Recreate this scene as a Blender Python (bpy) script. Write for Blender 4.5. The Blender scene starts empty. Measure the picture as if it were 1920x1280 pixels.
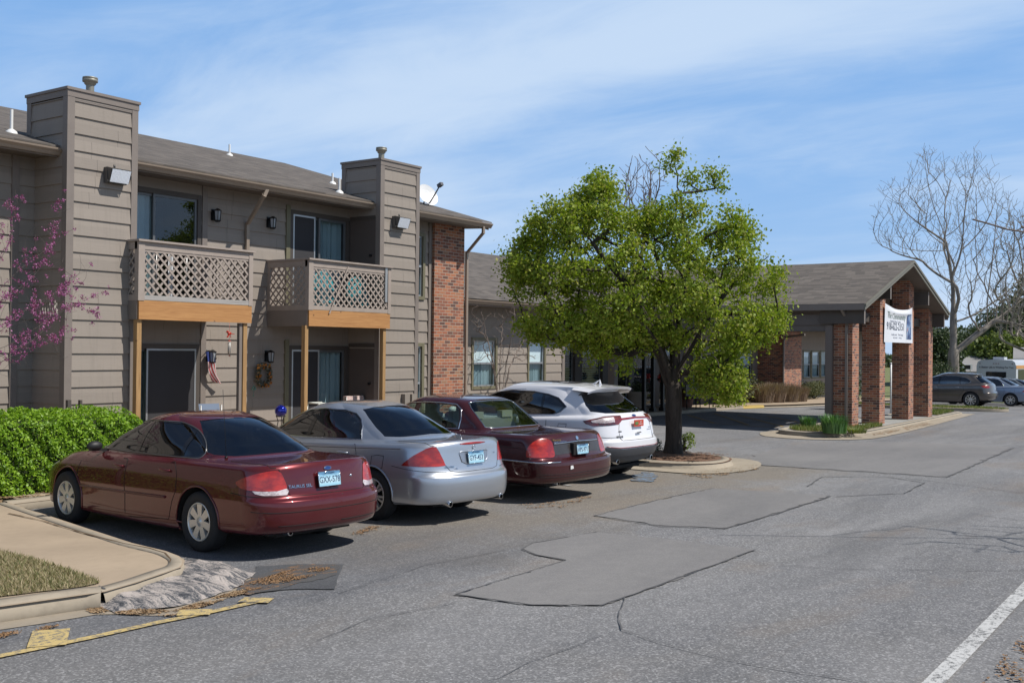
import bpy, bmesh, math, random
import numpy as np
from mathutils import Vector, Matrix
from mathutils.geometry import delaunay_2d_cdt
random.seed(7)
RNG = np.random.default_rng(11)
SC = bpy.context.scene
COL = SC.collection
R = math.radians
PI = math.pi

# ------------------------------------------------------------------ camera
F = 2000.0
FW = (0.821, 0.571)          # camera heading in the world (x along the facade, y into the building)
CAMZ = 2.15
cam_d = bpy.data.cameras.new('camera')
cam = bpy.data.objects.new('camera', cam_d)
COL.objects.link(cam)
cam_d.sensor_width = 36.0
cam_d.lens = 37.5
cam_d.clip_end = 3000
cam_d.clip_start = 0.1
_fwd = Vector((FW[0], FW[1], 0)).normalized()
_pitch = math.atan(16 / F)
_f = (_fwd * math.cos(_pitch) + Vector((0, 0, 1)) * math.sin(_pitch)).normalized()
_r = _f.cross(Vector((0, 0, 1))).normalized()
_u = _r.cross(_f)
_roll = 0.010
_r2 = _r * math.cos(_roll) + _u * math.sin(_roll)
_u2 = _r2.cross(_f)
cam.matrix_world = Matrix(((_r2.x, _u2.x, -_f.x, 0), (_r2.y, _u2.y, -_f.y, 0), (_r2.z, _u2.z, -_f.z, CAMZ), (0, 0, 0, 1)))
SC.camera = cam

# ------------------------------------------------------------------ sun and sky
SUNV = Vector((0.42, -1.0, 1.42)).normalized()
sun_d = bpy.data.lights.new('sun', 'SUN')
sun_d.energy = 5.0
sun_d.angle = R(0.55)
sun_d.color = (1.0, 0.955, 0.89)
sun = bpy.data.objects.new('sun', sun_d)
COL.objects.link(sun)
sun.rotation_euler = SUNV.to_track_quat('Z', 'Y').to_euler()
sun.location = (0, -20, 40)

W = bpy.data.worlds.new('World')
SC.world = W
W.use_nodes = True
nt = W.node_tree
nt.nodes.clear()
def N(nt, t, **kw):
    n = nt.nodes.new(t)
    for k, v in kw.items():
        setattr(n, k, v)
    return n
wo = N(nt, 'ShaderNodeOutputWorld')
bg = N(nt, 'ShaderNodeBackground')
bg.inputs['Strength'].default_value = 0.10
sky = N(nt, 'ShaderNodeTexSky')
sky.sky_type = 'NISHITA'
sky.sun_disc = False
sky.sun_elevation = math.asin(SUNV.z)
sky.sun_rotation = math.atan2(SUNV.x, SUNV.y)
sky.air_density = 1.0
sky.dust_density = 0.3
sky.ozone_density = 2.2
tc = N(nt, 'ShaderNodeTexCoord')
sep = N(nt, 'ShaderNodeSeparateXYZ')
nt.links.new(tc.outputs['Generated'], sep.inputs[0])
def wmath(op, a, b=None, clamp=False):
    m = N(nt, 'ShaderNodeMath', operation=op, use_clamp=clamp)
    for i, v in enumerate((a, b)):
        if v is None: continue
        if isinstance(v, (int, float)): m.inputs[i].default_value = v
        else: nt.links.new(v, m.inputs[i])
    return m.outputs[0]
zz = wmath('ADD', wmath('MAXIMUM', sep.outputs['Z'], 0.0), 0.16)
cx_ = wmath('DIVIDE', sep.outputs['X'], zz)
cy_ = wmath('DIVIDE', sep.outputs['Y'], zz)
comb = N(nt, 'ShaderNodeCombineXYZ')
nt.links.new(cx_, comb.inputs[0]); nt.links.new(cy_, comb.inputs[1])
mp = N(nt, 'ShaderNodeMapping')
mp.inputs['Rotation'].default_value = (0, 0, R(42))
mp.inputs['Scale'].default_value = (0.75, 0.34, 1)
mp.inputs['Location'].default_value = (3.3, 1.2, 0)
nt.links.new(comb.outputs[0], mp.inputs[0])
n1 = N(nt, 'ShaderNodeTexNoise'); n1.inputs['Scale'].default_value = 1.15; n1.inputs['Detail'].default_value = 9; n1.inputs['Roughness'].default_value = 0.5; n1.inputs['Distortion'].default_value = 0.5
n2 = N(nt, 'ShaderNodeTexNoise'); n2.inputs['Scale'].default_value = 4.2; n2.inputs['Detail'].default_value = 10; n2.inputs['Roughness'].default_value = 0.62; n2.inputs['Distortion'].default_value = 0.8
nt.links.new(mp.outputs[0], n1.inputs['Vector']); nt.links.new(mp.outputs[0], n2.inputs['Vector'])
cl = wmath('ADD', wmath('MULTIPLY', n1.outputs['Fac'], 0.75), wmath('MULTIPLY', n2.outputs['Fac'], 0.25))
cr = N(nt, 'ShaderNodeValToRGB')
cr.color_ramp.elements[0].position = 0.35; cr.color_ramp.elements[0].color = (0.08, 0.08, 0.08, 1)
cr.color_ramp.elements[1].position = 0.63; cr.color_ramp.elements[1].color = (0.88, 0.88, 0.88, 1)
cr.color_ramp.interpolation = 'EASE'
nt.links.new(cl, cr.inputs[0])
hs = N(nt, 'ShaderNodeHueSaturation'); hs.inputs['Saturation'].default_value = 1.0; hs.inputs['Value'].default_value = 1.0
dp = N(nt, 'ShaderNodeMixRGB'); dp.inputs[0].default_value = 0.72; dp.inputs[2].default_value = (1.85, 4.55, 9.3, 1)
nt.links.new(sky.outputs[0], dp.inputs[1]); nt.links.new(dp.outputs[0], hs.inputs['Color'])
hz = wmath('POWER', wmath('SUBTRACT', 1.0, wmath('MAXIMUM', sep.outputs['Z'], 0.0), True), 9.0)   # pale air near the horizon
mixh = N(nt, 'ShaderNodeMixRGB'); mixh.inputs[2].default_value = (6.0, 7.5, 9.4, 1)
nt.links.new(wmath('MULTIPLY', hz, 0.55), mixh.inputs[0]); nt.links.new(hs.outputs[0], mixh.inputs[1])
mixc = N(nt, 'ShaderNodeMixRGB'); mixc.inputs[2].default_value = (6.1, 7.5, 9.4, 1)
nt.links.new(cr.outputs[0], mixc.inputs[0]); nt.links.new(mixh.outputs[0], mixc.inputs[1])
zen = N(nt, 'ShaderNodeMixRGB', blend_type='MULTIPLY'); zen.inputs[0].default_value = 1.0
zr = N(nt, 'ShaderNodeValToRGB'); zr.color_ramp.elements[0].position = 0.34; zr.color_ramp.elements[0].color = (1, 1, 1, 1); zr.color_ramp.elements[1].position = 0.60; zr.color_ramp.elements[1].color = (0.20, 0.22, 0.27, 1)  # overhead sky dimmed, out of view, to cut fill light in the shade
nt.links.new(sep.outputs['Z'], zr.inputs[0]); nt.links.new(mixc.outputs[0], zen.inputs[1]); nt.links.new(zr.outputs[0], zen.inputs[2])
nt.links.new(zen.outputs[0], bg.inputs['Color']); nt.links.new(bg.outputs[0], wo.inputs['Surface'])

SC.view_settings.view_transform = 'Standard'
SC.view_settings.look = 'None'
SC.view_settings.exposure = 0.0
SC.view_settings.gamma = 1.0

# ------------------------------------------------------------------ pixel / world helpers
def gz(x):                       # the lot falls away gently along the drive
    return -0.0085 * max(0.0, min(x, 57.0) - 12.0) - 0.03 * max(0.0, min(x, 80.0) - 57.0)
def ray(px, py):
    a = (px - 960) / F
    b = (656 + 0.010 * (px - 960) - py) / F
    return (FW[0] + FW[1] * a, FW[1] - FW[0] * a, b)
def onY(px, py, Y):
    r = ray(px, py); d = Y / r[1]
    return Vector((r[0] * d, Y, CAMZ + r[2] * d))
def onX(px, py, X):
    r = ray(px, py); d = X / r[0]
    return Vector((X, r[1] * d, CAMZ + r[2] * d))
def onG(px, py, off=0.0):
    r = ray(px, py); d = 10.0
    for _ in range(40):
        d = (CAMZ - gz(r[0] * d) - off) / max(1e-4, -r[2])
        d = min(d, 400)
    return Vector((r[0] * d, r[1] * d, gz(r[0] * d) + off))

# ------------------------------------------------------------------ naming, tagging
def tag(o, label=None, cat=None, group=None, kind=None):
    if label: o['label'] = label
    if cat: o['category'] = cat
    if group: o['group'] = group
    if kind: o['kind'] = kind
    return o
def thing(name, label, cat, loc=(0, 0, 0), rz=0.0, group=None):
    o = bpy.data.objects.new(name, None)
    o.empty_display_size = 0.2
    COL.objects.link(o)
    o.location = loc
    o.rotation_euler = (0, 0, rz)
    return tag(o, label, cat, group)
def kids(o):
    return [c for c in bpy.data.objects if c.parent == o]
def copy_tree(o, parent=None):
    c = o.copy(); COL.objects.link(c)
    if parent: c.parent = parent
    for ch in kids(o): copy_tree(ch, c)
    return c

class MB:
    """collects geometry (world coordinates) and links it as one mesh object"""
    def __init__(s): s.v = []; s.f = []; s.uv = []; s.m = []; s.sm = []
    def face(s, pts, uv=None, m=0, smooth=False):
        b = len(s.v)
        s.v += [tuple(p) for p in pts]
        s.f.append(tuple(range(b, b + len(pts))))
        if uv is None:
            p0, p1, p2 = Vector(pts[0]), Vector(pts[1]), Vector(pts[-1])
            n = (p1 - p0).cross(p2 - p0)
            ax = max(range(3), key=lambda i: abs(n[i]))
            if ax == 0: uv = [(p[1], p[2]) for p in pts]
            elif ax == 1: uv = [(p[0], p[2]) for p in pts]
            else: uv = [(p[0], p[1]) for p in pts]
        s.uv.append(uv); s.m.append(m); s.sm.append(smooth)
    def box(s, a, b, m=0, skip=''):
        x0, y0, z0 = (min(a[i], b[i]) for i in range(3)); x1, y1, z1 = (max(a[i], b[i]) for i in range(3))
        q = {'-x': [(x0, y1, z0), (x0, y0, z0), (x0, y0, z1), (x0, y1, z1)], '+x': [(x1, y0, z0), (x1, y1, z0), (x1, y1, z1), (x1, y0, z1)],
             '-y': [(x0, y0, z0), (x1, y0, z0), (x1, y0, z1), (x0, y0, z1)], '+y': [(x1, y1, z0), (x0, y1, z0), (x0, y1, z1), (x1, y1, z1)],
             '-z': [(x0, y1, z0), (x1, y1, z0), (x1, y0, z0), (x0, y0, z0)], '+z': [(x0, y0, z1), (x1, y0, z1), (x1, y1, z1), (x0, y1, z1)]}
        for k, pts in q.items():
            if k not in skip: s.face(pts, m=m)
    def obox(s, c, ax, ay, az, m=0):          # oriented box: centre and three half-vectors
        c, ax, ay, az = Vector(c), Vector(ax), Vector(ay), Vector(az)
        P = lambda i, j, k: c + ax * i + ay * j + az * k
        for pts in (((-1, 1, -1), (-1, -1, -1), (-1, -1, 1), (-1, 1, 1)), ((1, -1, -1), (1, 1, -1), (1, 1, 1), (1, -1, 1)),
                    ((-1, -1, -1), (1, -1, -1), (1, -1, 1), (-1, -1, 1)), ((1, 1, -1), (-1, 1, -1), (-1, 1, 1), (1, 1, 1)),
                    ((-1, 1, -1), (1, 1, -1), (1, -1, -1), (-1, -1, -1)), ((-1, -1, 1), (1, -1, 1), (1, 1, 1), (-1, 1, 1))):
            s.face([P(*p) for p in pts], m=m, uv=[(0, 0), (1, 0), (1, 1), (0, 1)] if False else None)
    def bar(s, p, q, w, h, up=(0, 0, 1), m=0):
        p, q = Vector(p), Vector(q); d = q - p
        u = Vector(up); side = d.cross(u)
        if side.length < 1e-6: side = d.cross(Vector((1, 0, 0)))
        side.normalize(); u = side.cross(d).normalized()
        s.obox((p + q) / 2, d / 2, side * w / 2, u * h / 2, m)
    def tube(s, pts, rad, n=8, m=0, caps=True, smooth=True):
        pts = [Vector(p) for p in pts]
        if isinstance(rad, (int, float)): rad = [rad] * len(pts)
        base = len(s.v); prev = None
        for i, p in enumerate(pts):
            if i == 0: t = pts[1] - pts[0]
            elif i == len(pts) - 1: t = pts[-1] - pts[-2]
            else: t = pts[i + 1] - pts[i - 1]
            if t.length < 1e-9: t = Vector((0, 0, 1))
            t.normalize()
            if prev is None:
                a = Vector((0, 0, 1)) if abs(t.z) < 0.9 else Vector((1, 0, 0))
                u = t.cross(a).normalized()
            else:
                u = prev - t * prev.dot(t)
                if u.length < 1e-6: u = t.cross(Vector((0, 0, 1)) if abs(t.z) < .9 else Vector((1, 0, 0)))
                u.normalize()
            prev = u; w = t.cross(u)
            for k in range(n):
                a = 2 * PI * k / n
                s.v.append(tuple(p + (u * math.cos(a) + w * math.sin(a)) * rad[i]))
        L = 0
        for i in range(len(pts) - 1):
            L2 = L + (pts[i + 1] - pts[i]).length
            for k in range(n):
                k2 = (k + 1) % n
                s.f.append((base + i * n + k, base + i * n + k2, base + (i + 1) * n + k2, base + (i + 1) * n + k))
                s.uv.append([(k / n, L), ((k + 1) / n, L), ((k + 1) / n, L2), (k / n, L2)])
                s.m.append(m); s.sm.append(smooth)
            L = L2
        if caps:
            s.f.append(tuple(base + k for k in reversed(range(n)))); s.uv.append([(0, 0)] * n); s.m.append(m); s.sm.append(False)
            e = base + (len(pts) - 1) * n
            s.f.append(tuple(e + k for k in range(n))); s.uv.append([(0, 0)] * n); s.m.append(m); s.sm.append(False)
    def lathe(s, prof, c, axis='z', n=24, m=0, smooth=True, a0=0, a1=2 * PI):
        """prof: (radius, height) list"""
        c = Vector(c); base = len(s.v); full = abs(a1 - a0 - 2 * PI) < 1e-6
        cnt = n if full else n + 1
        for (r_, h) in prof:
            for k in range(cnt):
                a = a0 + (a1 - a0) * k / n
                x, y = r_ * math.cos(a), r_ * math.sin(a)
                if axis == 'z': p = (x, y, h)
                elif axis == 'y': p = (x, h, y)
                else: p = (h, x, y)
                s.v.append(tuple(c + Vector(p)))
        for i in range(len(prof) - 1):
            for k in range(n):
                k2 = (k + 1) % cnt if full else k + 1
                q = (base + i * cnt + k, base + i * cnt + k2, base + (i + 1) * cnt + k2, base + (i + 1) * cnt + k)
                if axis == 'y': q = q[::-1]
                s.f.append(q); s.uv.append([(0, 0)] * 4); s.m.append(m); s.sm.append(smooth)
    def ball(s, c, r_, n=12, m=0, sc=(1, 1, 1)):
        base = len(s.v); c = Vector(c)
        for i in range(n + 1):
            th = PI * i / n
            for k in range(2 * n):
                a = PI * k / n
                s.v.append((c.x + r_ * sc[0] * math.sin(th) * math.cos(a), c.y + r_ * sc[1] * math.sin(th) * math.sin(a), c.z + r_ * sc[2] * math.cos(th)))
        for i in range(n):
            for k in range(2 * n):
                k2 = (k + 1) % (2 * n)
                s.f.append((base + i * 2 * n + k, base + (i + 1) * 2 * n + k, base + (i + 1) * 2 * n + k2, base + i * 2 * n + k2))
                s.uv.append([(0, 0)] * 4); s.m.append(m); s.sm.append(True)
    def prism(s, poly, z0, z1, m=0, zf=None):
        """poly in (x, y), counter-clockwise; zf adds a height per point"""
        zf = zf or (lambda x: 0.0)
        n = len(poly)
        s.face([(x, y, z1 + zf(x)) for x, y in poly], m=m)
        for i in range(n):
            (x0, y0), (x1, y1) = poly[i], poly[(i + 1) % n]
            L = math.hypot(x1 - x0, y1 - y0)
            s.face([(x0, y0, z0 + zf(x0)), (x1, y1, z0 + zf(x1)), (x1, y1, z1 + zf(x1)), (x0, y0, z1 + zf(x0))], uv=[(0, z0), (L, z0), (L, z1), (0, z1)], m=m)
    def build(s, name, mats, parent=None, weld=False):
        me = bpy.data.meshes.new(name)
        v = np.array(s.v, dtype=np.float64).reshape(-1, 3)
        if parent is not None and len(v):
            loc = np.array(world_loc(parent)); v = v - loc
        me.from_pydata(v.tolist(), [], s.f)
        if not isinstance(mats, (list, tuple)): mats = [mats]
        for mt in mats: me.materials.append(mt)
        uvl = me.uv_layers.new(name='UVMap')
        flat = [c for fuv in s.uv for p in fuv for c in p]
        if len(flat) == 2 * len(me.loops): uvl.data.foreach_set('uv', flat)
        me.polygons.foreach_set('material_index', s.m)
        me.polygons.foreach_set('use_smooth', s.sm)
        if weld:
            bm = bmesh.new(); bm.from_mesh(me); bmesh.ops.remove_doubles(bm, verts=bm.verts, dist=1e-5); bm.to_mesh(me); bm.free()
        me.update()
        o = bpy.data.objects.new(name, me); COL.objects.link(o)
        if parent is not None: o.parent = parent
        return o
def world_loc(o):
    l = Vector((0, 0, 0))
    while o is not None:
        l += Vector(o.location); o = o.parent
    return l

# ------------------------------------------------------------------ materials
MATS = {}
def nmat(name):
    m = bpy.data.materials.new(name); m.use_nodes = True
    t = m.node_tree; b = t.nodes['Principled BSDF']
    MATS[name] = m
    return m, t, b
def lk(t, a, b): t.links.new(a, b)
def mix(t, fac, a, b, mode='MIX'):
    n = N(t, 'ShaderNodeMixRGB', blend_type=mode)
    for i, v in enumerate((fac, a, b)):
        if isinstance(v, (int, float)): n.inputs[i].default_value = v
        elif isinstance(v, tuple): n.inputs[i].default_value = (v + (1,)) if len(v) == 3 else v
        else: lk(t, v, n.inputs[i])
    return n.outputs[0]
def mth(t, op, a, b=None, c=None, clamp=False):
    m = N(t, 'ShaderNodeMath', operation=op, use_clamp=clamp)
    for i, v in enumerate((a, b, c)):
        if v is None: continue
        if isinstance(v, (int, float)): m.inputs[i].default_value = v
        else: lk(t, v, m.inputs[i])
    return m.outputs[0]
def ramp(t, fac, stops, interp='LINEAR'):
    n = N(t, 'ShaderNodeValToRGB'); cr = n.color_ramp; cr.interpolation = interp
    while len(cr.elements) < len(stops): cr.elements.new(0.5)
    for e, (p, c) in zip(cr.elements, stops):
        e.position = p
        if isinstance(c, (int, float)): c = (c, c, c)
        e.color = tuple(c) + (1,)
    lk(t, fac, n.inputs[0]); return n.outputs[0]
def coords(t, kind='Object', scale=(1, 1, 1), rot=(0, 0, 0)):
    c = N(t, 'ShaderNodeTexCoord'); m = N(t, 'ShaderNodeMapping')
    m.inputs['Scale'].default_value = scale; m.inputs['Rotation'].default_value = rot
    lk(t, c.outputs[kind], m.inputs[0]); return m.outputs[0]
def noise(t, vec, scale, detail=4, rough=0.55, dist=0.0):
    n = N(t, 'ShaderNodeTexNoise'); n.inputs['Scale'].default_value = scale; n.inputs['Detail'].default_value = detail
    n.inputs['Roughness'].default_value = rough; n.inputs['Distortion'].default_value = dist
    lk(t, vec, n.inputs['Vector']); return n.outputs['Fac']
def bump(t, b, h, strength=0.3, dist=0.01):
    n = N(t, 'ShaderNodeBump'); n.inputs['Strength'].default_value = strength; n.inputs['Distance'].default_value = dist
    lk(t, h, n.inputs['Height']); lk(t, n.outputs[0], b.inputs['Normal'])
def simple(name, col, rough=0.5, metal=0.0, var=0.12, vscale=3.0, spec=0.5, coat=0.0):
    if name in MATS: return MATS[name]
    m, t, b = nmat(name)
    if var:
        c = coords(t)
        f = noise(t, c, vscale, 5, 0.6)
        lk(t, mix(t, f, tuple(max(0, v * (1 - var)) for v in col), tuple(v * (1 + var) for v in col)), b.inputs['Base Color'])
    else: b.inputs['Base Color'].default_value = col + (1,)
    b.inputs['Roughness'].default_value = rough; b.inputs['Metallic'].default_value = metal
    b.inputs['Specular IOR Level'].default_value = spec; b.inputs['Coat Weight'].default_value = coat
    return m

def m_siding(name='siding_paint', col=(0.268, 0.229, 0.193)):
    m, t, b = nmat(name)
    uv = coords(t, 'UV', (1.2, 28, 1)); grain = noise(t, uv, 3.0, 6, 0.6, 0.6)
    big = noise(t, coords(t, 'UV', (0.5, 0.9, 1)), 2.2, 4, 0.6)
    sep = N(t, 'ShaderNodeSeparateXYZ'); lk(t, coords(t, 'UV'), sep.inputs[0])
    row = mth(t, 'FLOOR', mth(t, 'DIVIDE', sep.outputs[1], 0.275))
    wn = N(t, 'ShaderNodeTexWhiteNoise'); wn.noise_dimensions = '1D'; lk(t, row, wn.inputs['W'])
    c0 = mix(t, wn.outputs[0], tuple(v * 0.90 for v in col), tuple(v * 1.10 for v in col))
    c1 = mix(t, mth(t, 'MULTIPLY', big, 0.35), c0, tuple(v * 0.72 for v in col))
    c2 = mix(t, ramp(t, grain, [(0.3, 0.0), (0.75, 0.35)]), c1, tuple(v * 1.22 for v in col))
    jt = mth(t, 'FRACT', mth(t, 'ADD', mth(t, 'DIVIDE', sep.outputs[0], 3.66), mth(t, 'MULTIPLY', wn.outputs[0], 5.0)))
    c2 = mix(t, mth(t, 'MULTIPLY', mth(t, 'LESS_THAN', jt, 0.0016), 0.7), c2, (0.03, 0.025, 0.02))
    stk = noise(t, coords(t, 'UV', (5.0, 0.35, 1)), 1.8, 5, 0.7, 0.3)
    c2 = mix(t, ramp(t, stk, [(0.52, 0.0), (0.75, 0.38)]), c2, tuple(v * 0.6 for v in col))
    nl = N(t, 'ShaderNodeTexVoronoi'); nl.inputs['Scale'].default_value = 2.4; lk(t, coords(t, 'UV'), nl.inputs['Vector'])
    c2 = mix(t, ramp(t, nl.outputs['Distance'], [(0.018, 0.6), (0.03, 0.0)]), c2, (0.06, 0.045, 0.035))
    lk(t, c2, b.inputs['Base Color']); b.inputs['Roughness'].default_value = 0.72
    bump(t, b, grain, 0.35, 0.004)
    return m
def m_brick():
    m, t, b = nmat('brick')
    sep = N(t, 'ShaderNodeSeparateXYZ'); lk(t, coords(t, 'UV'), sep.inputs[0])
    bw, bh = 0.213, 0.0765
    v = mth(t, 'DIVIDE', sep.outputs[1], bh); row = mth(t, 'FLOOR', v); fv = mth(t, 'SUBTRACT', v, row)
    odd = mth(t, 'MULTIPLY', mth(t, 'MODULO', mth(t, 'ABSOLUTE', row), 2.0), 0.5)
    u = mth(t, 'ADD', mth(t, 'DIVIDE', sep.outputs[0], bw), odd); cu = mth(t, 'FLOOR', u); fu = mth(t, 'SUBTRACT', u, cu)
    du = mth(t, 'MULTIPLY', mth(t, 'MINIMUM', fu, mth(t, 'SUBTRACT', 1.0, fu)), bw)
    dv = mth(t, 'MULTIPLY', mth(t, 'MINIMUM', fv, mth(t, 'SUBTRACT', 1.0, fv)), bh)
    d = mth(t, 'MINIMUM', du, dv)
    mor = mth(t, 'SUBTRACT', 1.0, mth(t, 'MULTIPLY', mth(t, 'SUBTRACT', d, 0.0045), 400.0, clamp=True), clamp=True)
    cid = N(t, 'ShaderNodeCombineXYZ'); lk(t, cu, cid.inputs[0]); lk(t, row, cid.inputs[1])
    wn = N(t, 'ShaderNodeTexWhiteNoise'); wn.noise_dimensions = '2D'; lk(t, cid.outputs[0], wn.inputs['Vector'])
    base = ramp(t, wn.outputs['Value'], [(0.0, (0.085, 0.050, 0.042)), (0.16, (0.13, 0.062, 0.045)), (0.34, (0.24, 0.088, 0.052)), (0.6, (0.36, 0.125, 0.066)), (0.85, (0.44, 0.175, 0.085)), (1.0, (0.30, 0.17, 0.10))])
    gr = noise(t, coords(t, 'UV'), 45, 4, 0.65)
    base = mix(t, mth(t, 'MULTIPLY', gr, 0.45), base, (0.20, 0.085, 0.055))
    lk(t, mix(t, mor, base, (0.40, 0.345, 0.28)), b.inputs['Base Color'])
    b.inputs['Roughness'].default_value = 0.88
    bump(t, b, mth(t, 'ADD', mth(t, 'SUBTRACT', 1.0, mor), mth(t, 'MULTIPLY', gr, 0.3)), 0.6, 0.006)
    return m
def m_shingle():
    m, t, b = nmat('shingle')
    sep = N(t, 'ShaderNodeSeparateXYZ'); lk(t, coords(t, 'UV'), sep.inputs[0])
    v = mth(t, 'DIVIDE', sep.outputs[1], 0.14); row = mth(t, 'FLOOR', v); fv = mth(t, 'SUBTRACT', v, row)
    wr = N(t, 'ShaderNodeTexWhiteNoise'); wr.noise_dimensions = '1D'; lk(t, row, wr.inputs['W'])
    u = mth(t, 'ADD', mth(t, 'DIVIDE', sep.outputs[0], 0.31), mth(t, 'MULTIPLY', wr.outputs[0], 3.0)); cu = mth(t, 'FLOOR', u)
    cid = N(t, 'ShaderNodeCombineXYZ'); lk(t, cu, cid.inputs[0]); lk(t, row, cid.inputs[1])
    wn = N(t, 'ShaderNodeTexWhiteNoise'); wn.noise_dimensions = '2D'; lk(t, cid.outputs[0], wn.inputs['Vector'])
    c = ramp(t, wn.outputs['Value'], [(0, (0.062, 0.052, 0.044)), (0.5, (0.105, 0.088, 0.074)), (1, (0.17, 0.145, 0.122))])
    gr = noise(t, coords(t, 'UV'), 60, 3, 0.7)
    big = noise(t, coords(t, 'UV', (0.3, 0.5, 1)), 1.5, 4)
    c = mix(t, mth(t, 'MULTIPLY', gr, 0.5), c, (0.10, 0.088, 0.078))
    c = mix(t, mth(t, 'MULTIPLY', big, 0.35), c, (0.14, 0.122, 0.105))
    edge = mth(t, 'LESS_THAN', fv, 0.12)
    lk(t, mix(t, mth(t, 'MULTIPLY', edge, 0.55), c, (0.03, 0.027, 0.025)), b.inputs['Base Color'])
    b.inputs['Roughness'].default_value = 0.92
    bump(t, b, mth(t, 'ADD', mth(t, 'SUBTRACT', 1.0, fv), mth(t, 'MULTIPLY', gr, 0.5)), 0.5, 0.012)
    return m
def m_asphalt(name, dark, light, spk=0.5, rough=0.9, warm=0.0, speck_scale=95):
    m, t, b = nmat(name)
    c = coords(t)
    vo = N(t, 'ShaderNodeTexVoronoi'); vo.inputs['Scale'].default_value = speck_scale; lk(t, c, vo.inputs['Vector'])
    sepc = N(t, 'ShaderNodeSeparateXYZ'); lk(t, vo.outputs['Color'], sepc.inputs[0])
    agg = ramp(t, sepc.outputs[0], [(0.0, 0.0), (0.55, 0.18), (0.86, 0.55), (1.0, 1.0)])
    fine = noise(t, c, 210, 3, 0.7)
    mid = noise(t, c, 5.5, 6, 0.65)
    big = noise(t, coords(t, 'Object', (0.16, 0.42, 1)), 1.0, 5, 0.6, 0.7)
    sw = noise(t, coords(t, 'Object', (0.05, 0.9, 1)), 1.5, 4, 0.5, 0.3)
    contrast = (0.42, 0.66)
    tone = mth(t, 'ADD', mth(t, 'ADD', mth(t, 'MULTIPLY', big, 0.6), mth(t, 'MULTIPLY', mid, 0.26)), mth(t, 'MULTIPLY', sw, 0.25))
    base = mix(t, ramp(t, tone, [(contrast[0], 0.0), (contrast[1], 1.0)]), dark, light)
    base = mix(t, mth(t, 'MULTIPLY', agg, spk), base, tuple(min(1, v * 2.6) for v in light))
    base = mix(t, mth(t, 'MULTIPLY', ramp(t, fine, [(0.32, 1.0), (0.5, 0.0)]), spk * 0.9), base, tuple(v * 0.35 for v in dark))
    if warm and name == 'asphalt_old':
        s2 = N(t, 'ShaderNodeSeparateXYZ'); lk(t, c, s2.inputs[0]); X_, Y_ = s2.outputs[0], s2.outputs[1]
        nn = mth(t, 'MULTIPLY', mth(t, 'SUBTRACT', noise(t, c, 0.9, 6, 0.65, .5), .5), 3.2)
        yy = mth(t, 'ADD', Y_, nn); xx = mth(t, 'ADD', X_, nn)
        sm = lambda v, lo, hi: mth(t, 'DIVIDE', mth(t, 'SUBTRACT', v, lo), hi - lo, clamp=True)
        dust = mth(t, 'MULTIPLY', mth(t, 'MULTIPLY', sm(yy, 5.9, 7.3), sm(yy, 12.6, 11.0)), mth(t, 'MULTIPLY', sm(xx, 7.4, 9.2), sm(xx, 22.5, 19.5)))
        base = mix(t, mth(t, 'MULTIPLY', dust, .85), base, mix(t, agg, (0.165, 0.143, 0.116), (0.28, 0.245, 0.20)))
        blue = mth(t, 'MULTIPLY', mth(t, 'MULTIPLY', sm(yy, 5.6, 6.9), sm(yy, 9.2, 8.0)), sm(xx, 12.5, 8.5))
        base = mix(t, mth(t, 'MULTIPLY', blue, .55), base, mix(t, agg, (0.062, 0.066, 0.076), (0.16, 0.165, 0.18)))
        blot = ramp(t, noise(t, coords(t, 'Object', (.5, .8, 1)), .62, 5, .6, .9), [(.36, 0.0), (.5, .0), (.62, 1.0)])
        base = mix(t, mth(t, 'MULTIPLY', blot, .6), base, mix(t, agg, (0.125, 0.122, 0.12), (0.32, 0.315, 0.31)))
        dk = ramp(t, noise(t, coords(t, 'Object', (.16, 1.1, 1), (0, 0, .08)), .8, 5, .6, .6), [(.5, 0.0), (.68, 1.0)])
        base = mix(t, mth(t, 'MULTIPLY', dk, .35), base, (0.062, 0.063, 0.068))
    if warm:
        st = noise(t, coords(t, 'Object', (0.22, 0.5, 1)), 1.6, 6, 0.6, 0.4)
        base = mix(t, mth(t, 'MULTIPLY', ramp(t, st, [(0.55, 0.0), (0.72, 1.0)]), warm), base, (0.22, 0.165, 0.115))
    lk(t, base, b.inputs['Base Color']); b.inputs['Roughness'].default_value = rough
    b.inputs['Specular IOR Level'].default_value = 0.35
    bump(t, b, mth(t, 'ADD', agg, fine), 0.5 * spk + 0.1, 0.006)
    return m
def m_concrete(name, col, stain=0.5):
    m, t, b = nmat(name)
    c = coords(t); a = noise(t, c, 1.1, 6, 0.6, 0.5); f = noise(t, c, 120, 3, 0.7); d = noise(t, c, 9, 5, 0.6)
    base = mix(t, ramp(t, a, [(0.3, 0.0), (0.75, 1.0)]), tuple(v * 0.82 for v in col), tuple(v * 1.1 for v in col))
    base = mix(t, mth(t, 'MULTIPLY', ramp(t, d, [(0.5, 0.0), (0.75, 1.0)]), stain), base, tuple(v * 0.6 for v in col))
    base = mix(t, mth(t, 'MULTIPLY', f, 0.3), base, tuple(v * 0.62 for v in col))
    lk(t, base, b.inputs['Base Color']); b.inputs['Roughness'].default_value = 0.9
    bump(t, b, mth(t, 'ADD', f, mth(t, 'MULTIPLY', d, 0.8)), 0.3, 0.004)
    return m
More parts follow.
